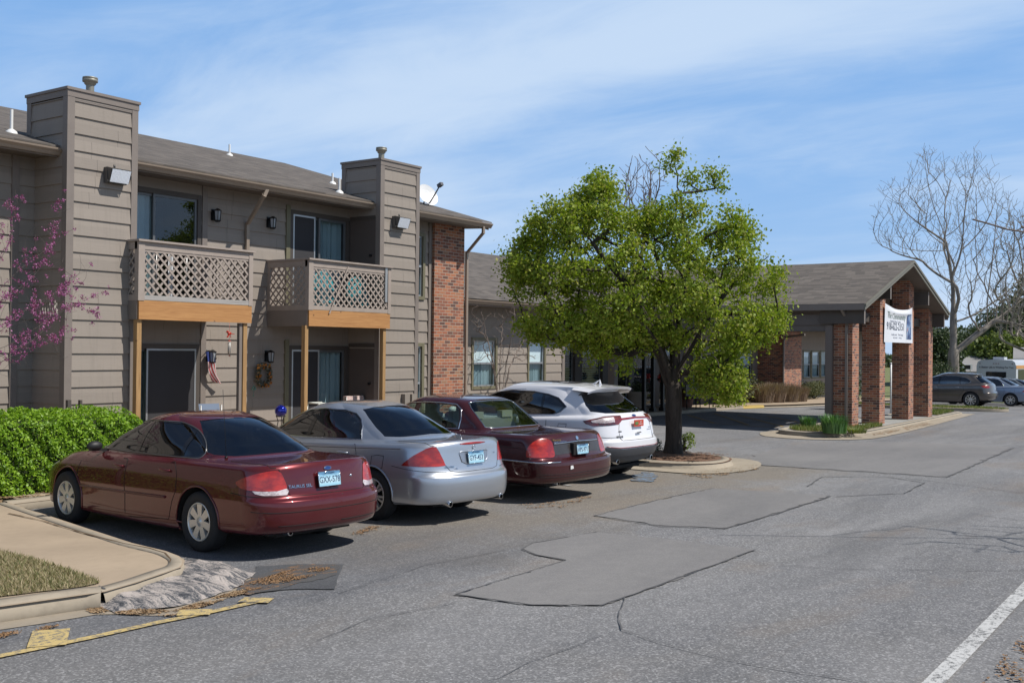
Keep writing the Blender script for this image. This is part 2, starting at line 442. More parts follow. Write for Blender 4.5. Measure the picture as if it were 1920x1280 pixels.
def m_worn(name, col, under=(0.10, 0.10, 0.10), wear=0.5, scale=26):
    """old road paint: chips let the asphalt show"""
    m, t, b = nmat(name)
    c = coords(t); a = noise(t, c, scale, 6, 0.75); f = noise(t, c, 140, 2, 0.7); g = noise(t, c, 2.5, 4)
    s = mth(t, 'ADD', mth(t, 'MULTIPLY', a, 0.62), mth(t, 'ADD', mth(t, 'MULTIPLY', f, 0.25), mth(t, 'MULTIPLY', g, 0.13)))
    chips = ramp(t, s, [(wear - 0.04, 1.0), (wear + 0.03, 0.0)])
    cc = mix(t, g, tuple(v * 0.8 for v in col), tuple(v * 1.05 for v in col))
    lk(t, mix(t, chips, cc, under), b.inputs['Base Color']); b.inputs['Roughness'].default_value = 0.85
    return m
def m_wood(name, col, dark, knots=True, axis='x'):
    m, t, b = nmat(name)
    sc = (1.0, 22, 22) if axis == 'x' else (22, 22, 1.0)
    g = noise(t, coords(t, 'Object', sc), 1.6, 6, 0.6, 1.2)
    base = mix(t, ramp(t, g, [(0.3, 0.0), (0.7, 1.0)]), dark, col)
    if knots:
        vo = N(t, 'ShaderNodeTexVoronoi'); vo.inputs['Scale'].default_value = 3.1
        lk(t, coords(t, 'Object', (1, 1, 1)), vo.inputs['Vector'])
        base = mix(t, ramp(t, vo.outputs['Distance'], [(0.035, 0.8), (0.09, 0.0)]), base, (0.10, 0.045, 0.018))
    lk(t, base, b.inputs['Base Color']); b.inputs['Roughness'].default_value = 0.75
    bump(t, b, g, 0.25, 0.004)
    return m
def m_glass_dark(name, tint=(0.012, 0.016, 0.02), rough=0.03):
    m, t, b = nmat(name)
    b.inputs['Base Color'].default_value = tint + (1,); b.inputs['Roughness'].default_value = rough
    b.inputs['Specular IOR Level'].default_value = 0.75
    w = noise(t, coords(t), 1.3, 2); bump(t, b, w, 0.03, 0.02)
    return m
def m_glass_tint(name, tr):
    """car and house glass: tinted transmission under a clear reflection"""
    m, t, b = nmat(name)
    out = t.nodes['Material Output']; t.nodes.remove(b)
    tb = N(t, 'ShaderNodeBsdfTransparent'); tb.inputs['Color'].default_value = tr + (1,)
    gl = N(t, 'ShaderNodeBsdfGlossy'); gl.inputs['Roughness'].default_value = 0.015; gl.inputs['Color'].default_value = (0.95, 0.97, 1, 1)
    f0 = 0.13 if max(tr) < .3 else 0.07       # thin pane: the same reflectance from both sides
    ge = N(t, 'ShaderNodeNewGeometry'); dt = N(t, 'ShaderNodeVectorMath', operation='DOT_PRODUCT'); lk(t, ge.outputs['Normal'], dt.inputs[0]); lk(t, ge.outputs['Incoming'], dt.inputs[1])
    fr = mth(t, 'ADD', f0, mth(t, 'MULTIPLY', 1 - f0, mth(t, 'POWER', mth(t, 'SUBTRACT', 1.0, mth(t, 'ABSOLUTE', dt.outputs['Value']), clamp=True), 5.0)))
    ms = N(t, 'ShaderNodeMixShader')
    lk(t, fr, ms.inputs[0]); lk(t, tb.outputs[0], ms.inputs[1]); lk(t, gl.outputs[0], ms.inputs[2]); lk(t, ms.outputs[0], out.inputs['Surface'])
    return m
def m_paint(name, col, metal=0.35, rough=0.32, flake=True, coat=1.0, inner=(0.03, 0.03, 0.03)):
    m, t, b = nmat(name)
    ge = N(t, 'ShaderNodeNewGeometry')
    dust = noise(t, coords(t), 2.4, 5, 0.6)
    fl = noise(t, coords(t), 900, 1, 0.5)
    c = mix(t, ramp(t, fl, [(0.45, 0.0), (0.7, 0.22)]), col, tuple(min(1, v * 2.2 + 0.02) for v in col)) if flake else mix(t, 0.0, col, col)
    c = mix(t, mth(t, 'MULTIPLY', dust, 0.07), c, (0.25, 0.22, 0.19))
    c = mix(t, ge.outputs['Backfacing'], c, inner)
    lk(t, c, b.inputs['Base Color'])
    b.inputs['Metallic'].default_value = metal; b.inputs['Roughness'].default_value = rough
    b.inputs['Specular IOR Level'].default_value = 0.12 if metal > 0 else 0.4
    b.inputs['Coat Weight'].default_value = coat; b.inputs['Coat Roughness'].default_value = 0.03
    return m
def m_leaf(name, c1, c2, c3=None, trans=0.35, rough=0.45, scale=2.5):
    m, t, b = nmat(name)
    out = t.nodes['Material Output']
    ge = N(t, 'ShaderNodeNewGeometry'); f = ge.outputs['Random Per Island']
    st = [(0.0, c1), (0.6, c2)] + ([(1.0, c3)] if c3 else [])
    c = ramp(t, f, st)
    lk(t, c, b.inputs['Base Color']); b.inputs['Roughness'].default_value = rough
    b.inputs['Specular IOR Level'].default_value = 0.5
    tl = N(t, 'ShaderNodeBsdfTranslucent'); lk(t, mix(t, 1.0, c, (1.0, 1.15, 0.45), 'MULTIPLY'), tl.inputs['Color'])
    ms = N(t, 'ShaderNodeMixShader'); ms.inputs[0].default_value = trans
    lk(t, b.outputs[0], ms.inputs[1]); lk(t, tl.outputs[0], ms.inputs[2]); lk(t, ms.outputs[0], out.inputs['Surface'])
    return m
def m_bark(name, c1, c2, scale=14):
    m, t, b = nmat(name)
    g = noise(t, coords(t, 'Object', (1, 1, 0.25)), scale, 6, 0.65, 0.8)
    lk(t, mix(t, ramp(t, g, [(0.32, 0.0), (0.68, 1.0)]), c1, c2), b.inputs['Base Color']); b.inputs['Roughness'].default_value = 0.95
    bump(t, b, g, 0.8, 0.02)
    return m
def m_speckle(name, cols, scale=60, rough=0.95):
    m, t, b = nmat(name)
    vo = N(t, 'ShaderNodeTexVoronoi'); vo.inputs['Scale'].default_value = scale; lk(t, coords(t), vo.inputs['Vector'])
    s = N(t, 'ShaderNodeSeparateXYZ'); lk(t, vo.outputs['Color'], s.inputs[0])
    n = len(cols); c = ramp(t, s.outputs[0], [(i / max(1, n - 1), cols[i]) for i in range(n)])
    g = noise(t, coords(t), scale / 18, 4)
    lk(t, mix(t, mth(t, 'MULTIPLY', g, 0.5), c, cols[0]), b.inputs['Base Color']); b.inputs['Roughness'].default_value = rough
    bump(t, b, vo.outputs['Distance'], 0.8, 0.01)
    return m

SID = m_siding(); BRICK = m_brick(); SHING = m_shingle()
TRIM = simple('trim_paint', (0.20, 0.168, 0.145), 0.6, var=0.18)
TRIMD = simple('dark_trim_paint', (0.075, 0.062, 0.052), 0.6, var=0.2)
SOFFIT = simple('soffit_paint', (0.14, 0.115, 0.098), 0.8, var=0.1)
GUTTER = simple('gutter_metal', (0.30, 0.235, 0.18), 0.38, 0.2, var=0.15, vscale=2)
OLIVE = simple('window_frame_paint', (0.155, 0.14, 0.085), 0.55, var=0.12)
ALUM = simple('aluminium', (0.42, 0.43, 0.44), 0.35, 0.6, var=0.1)
WHITE = simple('white_paint', (0.74, 0.74, 0.72), 0.45, var=0.06)
PINE = m_wood('treated_pine', (0.50, 0.26, 0.095), (0.33, 0.15, 0.05))
PINEV = m_wood('treated_pine_post', (0.44, 0.27, 0.115), (0.27, 0.15, 0.06), axis='z')
GREYWOOD = m_wood('weathered_board', (0.42, 0.40, 0.37), (0.27, 0.25, 0.235), knots=False)
LATT = simple('lattice_paint', (0.33, 0.275, 0.235), 0.75, var=0.2, vscale=6)
CURT = simple('curtain_cloth', (0.30, 0.38, 0.41), 0.9, var=0.15)
BLIND = simple('window_blind', (0.82, 0.84, 0.84), 0.7, var=0.05)
SCREEN = simple('insect_screen', (0.035, 0.033, 0.036), 0.75, var=0.15)
GLD = m_glass_dark('window_glass_dark')
GLT = m_glass_tint('window_glass', (0.80, 0.88, 0.90))
BLACK = simple('black_metal', (0.012, 0.012, 0.013), 0.4, 0.2, var=0)
GALV = simple('galvanised_metal', (0.45, 0.45, 0.44), 0.45, 0.7, var=0.15, vscale=8)
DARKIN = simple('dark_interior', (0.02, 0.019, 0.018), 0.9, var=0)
# ------------------------------------------------------------------ ground
def struct(o): o['kind'] = 'structure'; return o
ASPH = m_asphalt('asphalt_old', (0.100, 0.101, 0.107), (0.196, 0.194, 0.194), 0.54, warm=0.35, speck_scale=70)
PATCH = m_asphalt('asphalt_patch', (0.140, 0.137, 0.137), (0.200, 0.193, 0.188), 0.16, 0.85, warm=0.0)
PATCHD = m_asphalt('asphalt_dark', (0.045, 0.047, 0.052), (0.075, 0.077, 0.082), 0.35, 0.9)
STAIN = m_asphalt('asphalt_dusty', (0.135, 0.122, 0.105), (0.215, 0.19, 0.16), 0.45, 0.95, speck_scale=70)
CONC = m_concrete('concrete_walk', (0.40, 0.315, 0.225), 0.25)
CURB = m_concrete('concrete_curb', (0.37, 0.315, 0.24), 0.6)
YEL = m_worn('yellow_paint', (0.54, 0.41, 0.17), (0.15, 0.14, 0.125), 0.475, 22)
WHI = m_worn('white_paint_line', (0.52, 0.52, 0.51), (0.10, 0.10, 0.10), 0.47, 24)
BLU = m_worn('blue_paint', (0.16, 0.30, 0.50), (0.12, 0.12, 0.12), 0.55, 9)
TAR = simple('crack_tar', (0.085, 0.085, 0.087), 0.85, var=0.5, vscale=6)
MULCH = m_speckle('mulch', [(0.07, 0.035, 0.02), (0.19, 0.10, 0.06), (0.30, 0.18, 0.11)], 55)
LITTER = m_speckle('leaf_litter', [(0.16, 0.10, 0.05), (0.36, 0.23, 0.12), (0.45, 0.34, 0.22)], 38)
CATKIN = m_speckle('orange_litter', [(0.19, 0.11, 0.055), (0.36, 0.21, 0.10), (0.27, 0.17, 0.10)], 70)
DIRT = m_speckle('dry_grass_soil', [(0.17, 0.13, 0.075), (0.27, 0.21, 0.12), (0.20, 0.19, 0.08)], 60)
LAWN = m_speckle('far_lawn', [(0.10, 0.12, 0.035), (0.20, 0.20, 0.07), (0.13, 0.15, 0.05)], 8)

g = MB()
xs = [-300, -60, 12, 57, 80, 300, 900]
for i in range(len(xs) - 1):
    a, b_ = xs[i], xs[i + 1]
    g.face([(a, -400, gz(a)), (b_, -400, gz(b_)), (b_, 900, gz(b_)), (a, 900, gz(a))], smooth=False)
struct(g.build('parking_lot', ASPH))

def inpoly(x, y, poly):
    c = False; n = len(poly); j = n - 1
    for i in range(n):
        xi, yi = poly[i][0], poly[i][1]; xj, yj = poly[j][0], poly[j][1]
        if (yi > y) != (yj > y) and x < (xj - xi) * (y - yi) / (yj - yi) + xi: c = not c
        j = i
    return c
def ragged(poly, step=0.25, amp=0.02, seed=1):
    rr = random.Random(seed); out = []
    n = len(poly)
    for i in range(n):
        a, b_ = Vector(poly[i][:2]), Vector(poly[(i + 1) % n][:2]); L = (b_ - a).length; k = max(1, int(L / step))
        for j in range(k):
            p = a.lerp(b_, j / k)
            out.append((p.x + rr.uniform(-amp, amp), p.y + rr.uniform(-amp, amp)))
    return out
def drape(poly, off, mat, name, amp=0.0, step=0.25, seed=1, cell=1.0, hfun=None, smooth=False, skirt=0.0):
    poly = [(p[0], p[1]) for p in poly]
    if amp: poly = ragged(poly, step, amp, seed)
    hf = hfun or (lambda x, y: 0.0)
    pts = [Vector(p) for p in poly]; n = len(pts); ed = [(i, (i + 1) % n) for i in range(n)]
    x0 = min(p.x for p in pts); x1 = max(p.x for p in pts); y0 = min(p.y for p in pts); y1 = max(p.y for p in pts)
    x = math.floor(x0 / cell) * cell + cell * .5
    while x < x1:
        y = math.floor(y0 / cell) * cell + cell * .5
        while y < y1:
            if inpoly(x, y, poly): pts.append(Vector((x, y)))
            y += cell
        x += cell
    v, e, f, *_ = delaunay_2d_cdt(pts, ed, [], 0, 1e-6)
    m = MB()
    for t in f:
        cx = sum(v[i].x for i in t) / 3; cy = sum(v[i].y for i in t) / 3
        if not inpoly(cx, cy, poly): continue
        q = [(v[i].x, v[i].y, gz(v[i].x) + off + hf(v[i].x, v[i].y)) for i in t]
        m.face(q, uv=[(p[0], p[1]) for p in q], smooth=smooth)
    if skirt:
        area = sum(poly[i][0] * poly[(i + 1) % n][1] - poly[(i + 1) % n][0] * poly[i][1] for i in range(n))
        P = poly if area > 0 else poly[::-1]
        for i in range(n):
            (ax, ay), (bx, by) = P[i], P[(i + 1) % n]
            za = gz(ax) + off + hf(ax, ay); zb = gz(bx) + off + hf(bx, by)
            m.face([(ax, ay, za - skirt), (bx, by, zb - skirt), (bx, by, zb), (ax, ay, za)])
    return m.build(name, mat, weld=smooth)
def G(*p, off=0.0): return [tuple(onG(x, y, off))[:2] for x, y in p]
def line(pts, w, off, mat, name, jit=0.0, seed=3, step=0.12):
    """a narrow ribbon on the ground along world points"""
    rr = random.Random(seed); P = []
    pts = [Vector((p[0], p[1])) for p in pts]
    for i in range(len(pts) - 1):
        L = (pts[i + 1] - pts[i]).length; k = max(1, int(L / step))
        for j in range(k): P.append(pts[i].lerp(pts[i + 1], j / k))
    P.append(pts[-1])
    m = MB(); off_s = []; ox = 0
    for i, p in enumerate(P):
        t = (P[min(i + 1, len(P) - 1)] - P[max(i - 1, 0)]).normalized(); nrm = Vector((-t.y, t.x))
        if jit: ox = ox * 0.8 + rr.uniform(-jit, jit)
        ww = w * (rr.uniform(0.45, 1.3) if jit else 1)
        off_s.append((p + nrm * (ox + ww / 2), p + nrm * (ox - ww / 2)))
    for i in range(len(P) - 1):
        (a, b_), (c, d) = off_s[i], off_s[i + 1]
        m.face([(q.x, q.y, gz(q.x) + off) for q in (b_, d, c, a)])
    return m.build(name, mat)

struct(drape(G((860, 1115), (1065, 1050), (1010, 1041), (984, 1030), (1001, 1018), (1122, 998), (1250, 1010), (1418, 1031), (1280, 1082), (1135, 1134), (1002, 1133)), 0.008, PATCH, 'asphalt_patch', 0.035, 0.12, 1))
struct(drape(G((1117, 967), (1213, 943), (1340, 916), (1558, 929), (1473, 958), (1358, 991), (1243, 985)), 0.008, PATCH, 'asphalt_patch', 0.045, 0.15, 2))
struct(drape(G((1396, 870), (1420, 850), (1500, 832), (1700, 828), (1901, 838), (1776, 894), (1560, 880)), 0.008, PATCH, 'asphalt_patch', 0.08, 0.25, 3))
# dusty stall ends, darker wheel-worn areas
def crack(pts, w=0.025, seed=1, jit=0.012): return struct(line(G(*pts), w * .58, 0.012, TAR, 'asphalt_crack', jit, seed))
crack([(1177, 1121), (1162, 1160), (1171, 1181), (1243, 1206), (1370, 1236), (1485, 1257), (1618, 1278), (1700, 1300)], 0.018, 1)
crack([(1431, 1057), (1576, 1067), (1727, 1068), (1925, 1070)], 0.016, 2)
crack([(1515, 912), (1545, 894), (1666, 894), (1733, 905), (1697, 925), (1570, 931)], 0.05, 3)
crack([(600, 1200), (700, 1160), (863, 1130)], 0.016, 4)
crack([(860, 1115), (1065, 1050), (1010, 1041), (984, 1030), (1001, 1018), (1122, 998)], 0.028, 5)
crack([(860, 1115), (1002, 1134), (1135, 1135), (1280, 1083), (1418, 1031)], 0.04, 6)
crack([(1117, 967), (1243, 986), (1358, 992), (1473, 959), (1558, 930)], 0.045, 7)
crack([(1117, 967), (1213, 942), (1340, 915)], 0.035, 8)
crack([(1390, 869), (1560, 881), (1776, 895), (1902, 840)], 0.06, 9)
crack([(1820, 963), (1925, 977)], 0.03, 10)
crack([(1700, 896), (1925, 925)], 0.035, 11)
crack([(900, 1290), (1000, 1240), (1130, 1190)], 0.01, 12)
crack([(640, 1112), (800, 1060), (960, 1030)], 0.012, 13)

# painted lines
struct(line([(4.0, 1.70), (46, 1.78)], 0.125, 0.012, WHI, 'road_marking', 0.0))
struct(line(G((-60, 1246), (0, 1232), (180, 1195), (300, 1168), (400, 1148), (500, 1126)), 0.085, 0.012, YEL, 'road_marking'))
for q in (((95, 1213), (104, 1182)), ((368, 1155), (374, 1144)), ((480, 1131), (492, 1122))):
    a, b_ = G(*q)
    struct(line([a, b_], 0.26, 0.016, YEL, 'road_marking'))
YDIM = simple('faded_yellow_paint', (0.34, 0.23, 0.09), 0.9, var=0.3, vscale=8)
for q in (((1290, 778), (1340, 793)), ((1340, 775), (1405, 797)), ((1385, 778), (1470, 800)), ((1440, 780), (1500, 792)), ((1330, 793), (1400, 798), (1480, 803))):
    struct(line(G(*q), 0.1, 0.012, YDIM, 'road_marking'))
struct(drape(G((1186, 893), (1210, 884), (1240, 893), (1222, 903), (1192, 902)), 0.012, BLU, 'road_marking', 0.06, 0.15, 9))
for i, x in enumerate((12.15, 14.75)):
    struct(line([(x - .12, 9.0), (x + .2, 12.8)], 0.09, 0.010, WHI, 'road_marking'))

# orange litter washed on the asphalt
def litter(poly, n, seed, name='plant_litter', mat=CATKIN, s=0.02, off=0.01):
    rr = random.Random(seed); m = MB()
    x0 = min(p[0] for p in poly); x1 = max(p[0] for p in poly); y0 = min(p[1] for p in poly); y1 = max(p[1] for p in poly)
    k = 0
    while k < n:
        x, y = rr.uniform(x0, x1), rr.uniform(y0, y1)
        if not inpoly(x, y, poly): continue
        if math.sin(x * 9 + 3 * math.sin(y * 7)) + rr.uniform(-.9, .9) < 0: k += 0.25; continue
        k += 1; a = rr.uniform(0, PI); L = s * rr.uniform(0.4, 1.6); w = L * rr.uniform(0.25, 0.6); z = gz(x) + off
        c, si = math.cos(a), math.sin(a)
        m.face([(x + c * L - si * w, y + si * L + c * w, z + rr.uniform(0, .006)), (x - c * L - si * w, y - si * L + c * w, z + rr.uniform(0, .012)), (x - c * L + si * w, y - si * L - c * w, z + rr.uniform(0, .006)), (x + c * L + si * w, y + si * L - c * w, z + rr.uniform(0, .012))])
    o = m.build(name, mat); return tag(o, kind='stuff')
def m_litter_sheet():
    m, t, b = nmat('litter_on_asphalt')
    n = noise(t, coords(t, 'Object', (1.0, 2.2, 1), (0, 0, .5)), 2.4, 8, 0.72, 1.2); f = noise(t, coords(t), 70, 4, 0.8)
    k = ramp(t, mth(t, 'ADD', mth(t, 'MULTIPLY', n, 0.72), mth(t, 'MULTIPLY', f, 0.28)), [(0.52, 0.0), (0.60, 1.0)])
    c = mix(t, f, (0.19, 0.095, 0.04), (0.42, 0.23, 0.10)); d = mix(t, f, (0.035, 0.037, 0.042), (0.12, 0.115, 0.11))
    lk(t, mix(t, k, d, c), b.inputs['Base Color']); b.inputs['Roughness'].default_value = .95; bump(t, b, mth(t, 'ADD', k, f), .6, .01); return m
LSH = m_litter_sheet()
struct(drape(G((450, 1106), (480, 1080), (560, 1060), (640, 1059), (636, 1080), (560, 1096), (520, 1108), (470, 1116)), 0.013, LSH, 'litter_covered_asphalt', 0.03, 0.08, 31))
litter(G((450, 1103), (500, 1085), (560, 1068), (625, 1066), (600, 1080), (520, 1100), (470, 1110)), 1500, 1, s=0.008, off=0.018)
litter(G((640, 1004), (700, 987), (745, 987), (700, 1001)), 220, 2, s=0.012)
litter(G((1040, 948), (1100, 928), (1115, 932), (1060, 953)), 140, 3, s=0.014)
litter(G((960, 948), (1050, 941), (1070, 946), (1000, 955)), 140, 4, s=0.012)
litter(G((1690, 800), (1730, 792), (1752, 795), (1700, 807)), 900, 5, s=0.025)
litter(G((1635, 813), (1690, 805), (1680, 811), (1640, 817)), 500, 6, s=0.025)
litter(G((0, 1190), (60, 1180), (120, 1172), (100, 1180), (0, 1198)), 400, 7, s=0.009)
litter(G((150, 1135), (220, 1140), (330, 1146), (460, 1105), (470, 1112), (330, 1156), (180, 1150)), 2600, 8, s=0.010, mat=LITTER)
litter(G((1280, 890), (1420, 870), (1425, 880), (1330, 897)), 700, 9, s=0.018, mat=LITTER)

# ---- raised corner: walk, kerb, lawn
KH = 0.13
outer = G((-700, 990), (80, 953), (169, 989), (253, 1016), (316, 1031), (340, 1040), (352, 1049), (346, 1061), (312, 1073), (262, 1090), (203, 1107), (170, 1112), (0, 1136), (-700, 1225), off=KH)
outer[0] = (7.6, 13.15); outer = [outer[0]] + outer[2:]
outer[-1] = (-9.0, 8.3); outer.append((-9.0, 13.15))
def rounded_kerb(path, mat, name, w=0.16, h=KH, roll=0.05, closed=False, toe=0.0):
    """a kerb swept along a world path (outer face on the right-hand side of travel)"""
    m = MB(); P = [Vector((p[0], p[1])) for p in path]; n = len(P)
    prof = [(0.0 + toe, 0.0), (0.012, h * 0.25), (0.0 - roll * 0.15, h * 0.75), (-roll * 0.5, h * 0.96), (-roll, h + 0.004), (-w, h + 0.004), (-w, h - 0.05)]
    rows = []
    for i, p in enumerate(P):
        if closed: t = (P[(i + 1) % n] - P[i - 1]).normalized()
        else: t = (P[min(i + 1, n - 1)] - P[max(i - 1, 0)]).normalized()
        nr = Vector((t.y, -t.x))
        rows.append([(p.x + nr.x * o, p.y + nr.y * o, gz(p.x) + z) for o, z in prof])
    L = 0
    rng = range(n if closed else n - 1)
    for i in rng:
        a, b_ = rows[i], rows[(i + 1) % n]
        for k in range(len(prof) - 1):
            m.face([a[k], b_[k], b_[k + 1], a[k + 1]], smooth=True)
    return struct(m.build(name, mat, weld=True))
def smooth_path(pts, closed=False, k=5):
    P = [Vector((p[0], p[1])) for p in pts]; n = len(P); out = []
    for i in range(n if closed else n - 1):
        g_ = lambda j: P[j % n] if closed else P[max(0, min(n - 1, j))]
        p0, p1, p2, p3 = g_(i - 1), g_(i), g_(i + 1), g_(i + 2)
        for j in range(k):
            t = j / k
            out.append(0.5 * ((2 * p1) + (-p0 + p2) * t + (2 * p0 - 5 * p1 + 4 * p2 - p3) * t * t + (-p0 + 3 * p1 - 3 * p2 + p3) * t ** 3))
    if not closed: out.append(P[-1])
    return [(p.x, p.y) for p in out]
struct(drape(outer, KH - 0.004, CONC, 'sidewalk', cell=0.8))
kp = smooth_path(outer[0:10], k=4)
rounded_kerb(kp[::-1], CURB, 'kerb', w=0.15)
rounded_kerb([(p_[0], p_[1]) for p_ in ((outer[12][0], outer[12][1]), (outer[11][0], outer[11][1]), (outer[10][0], outer[10][1]), (outer[9][0] - .06, outer[9][1] - .03))], CURB, 'kerb', w=0.2, roll=0.12, h=.142)
# joint crack between kerb and walk, slab joints
struct(line(G((20, 962), (84, 976), (169, 1001), (236, 1018), (287, 1027), (315, 1036), (326, 1048), (322, 1054), off=KH), 0.022, KH + 0.006, simple('joint_dirt', (0.10, 0.062, 0.03), 0.9, var=0.4, vscale=9), 'walk_joint', 0.006, 5))
struct(line(G((203, 1104), (192, 1098), off=KH), 0.02, KH + 0.008, TAR, 'walk_joint', 0.004, 6))
# gutter apron below the front kerb
struct(drape(G((-400, 1260), (0, 1182), (100, 1165), (190, 1150), (330, 1154), (470, 1110), (500, 1108), (480, 1075), (350, 1045), (290, 1040), (170, 1110), (0, 1140), (-400, 1210)), 0.006, m_concrete('gutter_dirt', (0.33, 0.28, 0.215), 0.55), 'gutter_apron', 0.03, 0.2, 8))
lawn = G((-700, 960), (0, 1031), (60, 1045), (120, 1062), (180, 1083), (196, 1092), (170, 1098), (0, 1119), (-700, 1190), off=KH)
lawn[0] = (-9, 11.6); lawn[-1] = (-9, 8.55)
struct(drape(lawn, KH + 0.006, DIRT, 'lawn_soil', 0.015, 0.15, 3))
# lumpy broken asphalt ramp beside the kerb
lump = G((165, 1136), (200, 1110), (262, 1088), (312, 1073), (346, 1060), (354, 1048), (420, 1056), (480, 1076), (462, 1096), (420, 1115), (335, 1140), (225, 1149))
lc = (sum(p[0] for p in lump) / len(lump), sum(p[1] for p in lump) / len(lump))
rl = random.Random(5)
def lump_h(x, y):
    dm = 9
    n = len(lump)
    for i in range(n):
        ax, ay = lump[i]; bx, by = lump[(i + 1) % n]
        t = max(0, min(1, ((x - ax) * (bx - ax) + (y - ay) * (by - ay)) / ((bx - ax) ** 2 + (by - ay) ** 2)))
        dm = min(dm, math.hypot(x - ax - t * (bx - ax), y - ay - t * (by - ay)))
    return 0.062 * min(1, dm / 0.22) + 0.009 * math.sin(x * 17 + 2 * math.sin(y * 13)) * min(1, dm / .1) + 0.006 * math.sin(y * 27 + x * 9)
def m_ramp():
    m, t, b = nmat('broken_asphalt')
    c = coords(t)
    a = noise(t, coords(t, 'Object', (3.5, 1.0, 1), (0, 0, 0.6)), 2.6, 7, 0.75, 1.0)
    f = noise(t, c, 60, 4, 0.75)
    k = mth(t, 'ADD', mth(t, 'MULTIPLY', a, 0.7), mth(t, 'MULTIPLY', f, 0.3))
    lk(t, ramp(t, k, [(0.40, (0.035, 0.038, 0.045)), (0.47, (0.12, 0.12, 0.125)), (0.515, (0.34, 0.305, 0.28)), (0.60, (0.48, 0.42, 0.38))]), b.inputs['Base Color'])
    b.inputs['Roughness'].default_value = 0.95; bump(t, b, k, 1.0, 0.03); return m
struct(drape(lump, 0.012, m_ramp(), 'broken_asphalt', 0.02, 0.08, 3, cell=0.06, hfun=lump_h, smooth=True))
struct(drape(G((470, 1113), (485, 1062), (560, 1058), (648, 1058), (632, 1105), (560, 1104)), 0.009, PATCHD, 'asphalt_patch', 0.01, 0.1, 3))

# ---- planting bed and patios along the building (behind the parked cars)
BEDY = 13.15
struct(drape([(-9, BEDY), (18.4, BEDY), (18.4, 17.6), (-9, 17.6)], KH, LITTER, 'planting_bed', cell=1.5))
rounded_kerb([(7.6, BEDY), (12, BEDY), (18.4, BEDY)], CURB, 'kerb')
struct(drape([(7.8, BEDY + .16), (18.2, BEDY + .16), (18.2, BEDY + 1.1), (7.8, BEDY + 1.1)], KH + 0.006, CONC, 'sidewalk', cell=1.5))
struct(drape([(11.2, 15.2), (19.5, 15.2), (19.5, 16.9), (11.2, 16.9)], KH + 0.01, CONC, 'patio_slab', cell=1.5))

# ---- island with the tree
isl = smooth_path([(18.15, 13.1), (18.05, 10.4), (18.1, 9.1), (18.55, 8.42), (19.3, 8.3), (20.0, 8.6), (20.35, 9.3), (20.5, 10.4), (20.7, 13.1)], k=5)
struct(drape(smooth_path([(17.6, 13.0), (17.55, 9.0), (17.75, 8.15), (18.6, 7.75), (19.8, 7.85), (20.9, 8.5), (21.1, 9.8), (21.1, 13.0)], k=4), 0.016, CURB, 'gutter_apron', cell=0.6, amp=0.02))
rounded_kerb(isl, CURB, 'kerb', w=0.2, roll=0.1, toe=0.05)
def isl_h(x, y): return 0.10 * max(0, 1 - math.hypot((x - 19.4) / 1.2, (y - 9.9) / 1.7))
struct(drape(isl, KH - 0.02, MULCH, 'mulch_bed', cell=0.3, hfun=isl_h, smooth=True))
litter([(18.3, 8.6), (20.2, 8.7), (20.3, 11), (18.3, 11)], 1500, 21, mat=MULCH, s=0.03, off=KH + 0.03)

# ---- island under the portico pillars
pis = smooth_path([(46.2, 10.6), (45.9, 9.75), (44.5, 9.62), (35.2, 9.15), (30.6, 8.95), (29.2, 9.15), (28.65, 9.9), (28.8, 10.7), (29.6, 11.2), (31.5, 11.3)], k=5) + [(44.5, 11.4)]
struct(drape(smooth_path([(47, 9.4), (35.2, 8.6), (30.6, 8.4), (28.7, 8.55), (27.6, 9.5), (27.8, 10.9), (29.2, 11.6)], k=4) + [(46, 11)], 0.014, CURB, 'gutter_apron', amp=0.02, cell=1.0))
rounded_kerb(pis[::-1] , CURB, 'kerb', w=0.2, roll=0.1, closed=True)
struct(drape(pis, KH - 0.01, m_concrete('slab_grey', (0.33, 0.33, 0.31), 0.4), 'portico_slab', cell=1.0))
gi = [(28.95, 9.9), (29.4, 9.4), (30.6, 9.2), (33.4, 9.3), (33.3, 9.65), (31.4, 9.65), (31.2, 11.0), (29.7, 10.95), (29.0, 10.5)]
struct(drape(gi, KH + 0.01, DIRT, 'lawn_soil', 0.03, 0.2, 4, cell=0.5))
ge_ = [(42.0, 9.75), (45.7, 9.95), (45.9, 10.5), (42, 11.2)]
struct(drape(ge_, KH + 0.01, DIRT, 'lawn_soil', 0.03, 0.2, 4, cell=0.5))
# far stall-end island
fis = smooth_path([(50.0, 16.0), (49.3, 12), (49.4, 10.4), (50.0, 9.1), (50.8, 8.8), (51.4, 9.6), (51.5, 12), (51.4, 16)], k=4)
rounded_kerb(fis, CURB, 'kerb', w=0.2)
struct(drape(fis, KH - 0.01, DIRT, 'lawn_soil', cell=1.0))
# walk along the far wing with its yellow kerb
wk = [(30.0, 17.9), (43.1, 17.9), (44.7, 17.6), (46.5, 17.0), (49.5, 16.45), (66, 16.4)]
struct(drape(wk + [(66, 20.6), (21.0, 20.6), (21.0, 14.2), (22.5, 14.3), (24.5, 16.6)], KH - 0.004, CONC, 'sidewalk', cell=1.5))
rounded_kerb([(21.0, 14.2), (22.5, 14.3), (24.5, 16.6)] + wk[:2], CURB, 'kerb', w=0.18)
rounded_kerb(wk[1:3], m_worn('yellow_kerb_paint', (0.62, 0.44, 0.13), (0.3, 0.26, 0.2), 0.40, 12), 'kerb', w=0.24)
rounded_kerb(wk[2:], CURB, 'kerb', w=0.18, h=0.06)
struct(drape([(46.8, 18.6), (62, 18.4), (62, 19.9), (46.8, 19.9)], KH + 0.006, LITTER, 'planting_bed', cell=1.5))
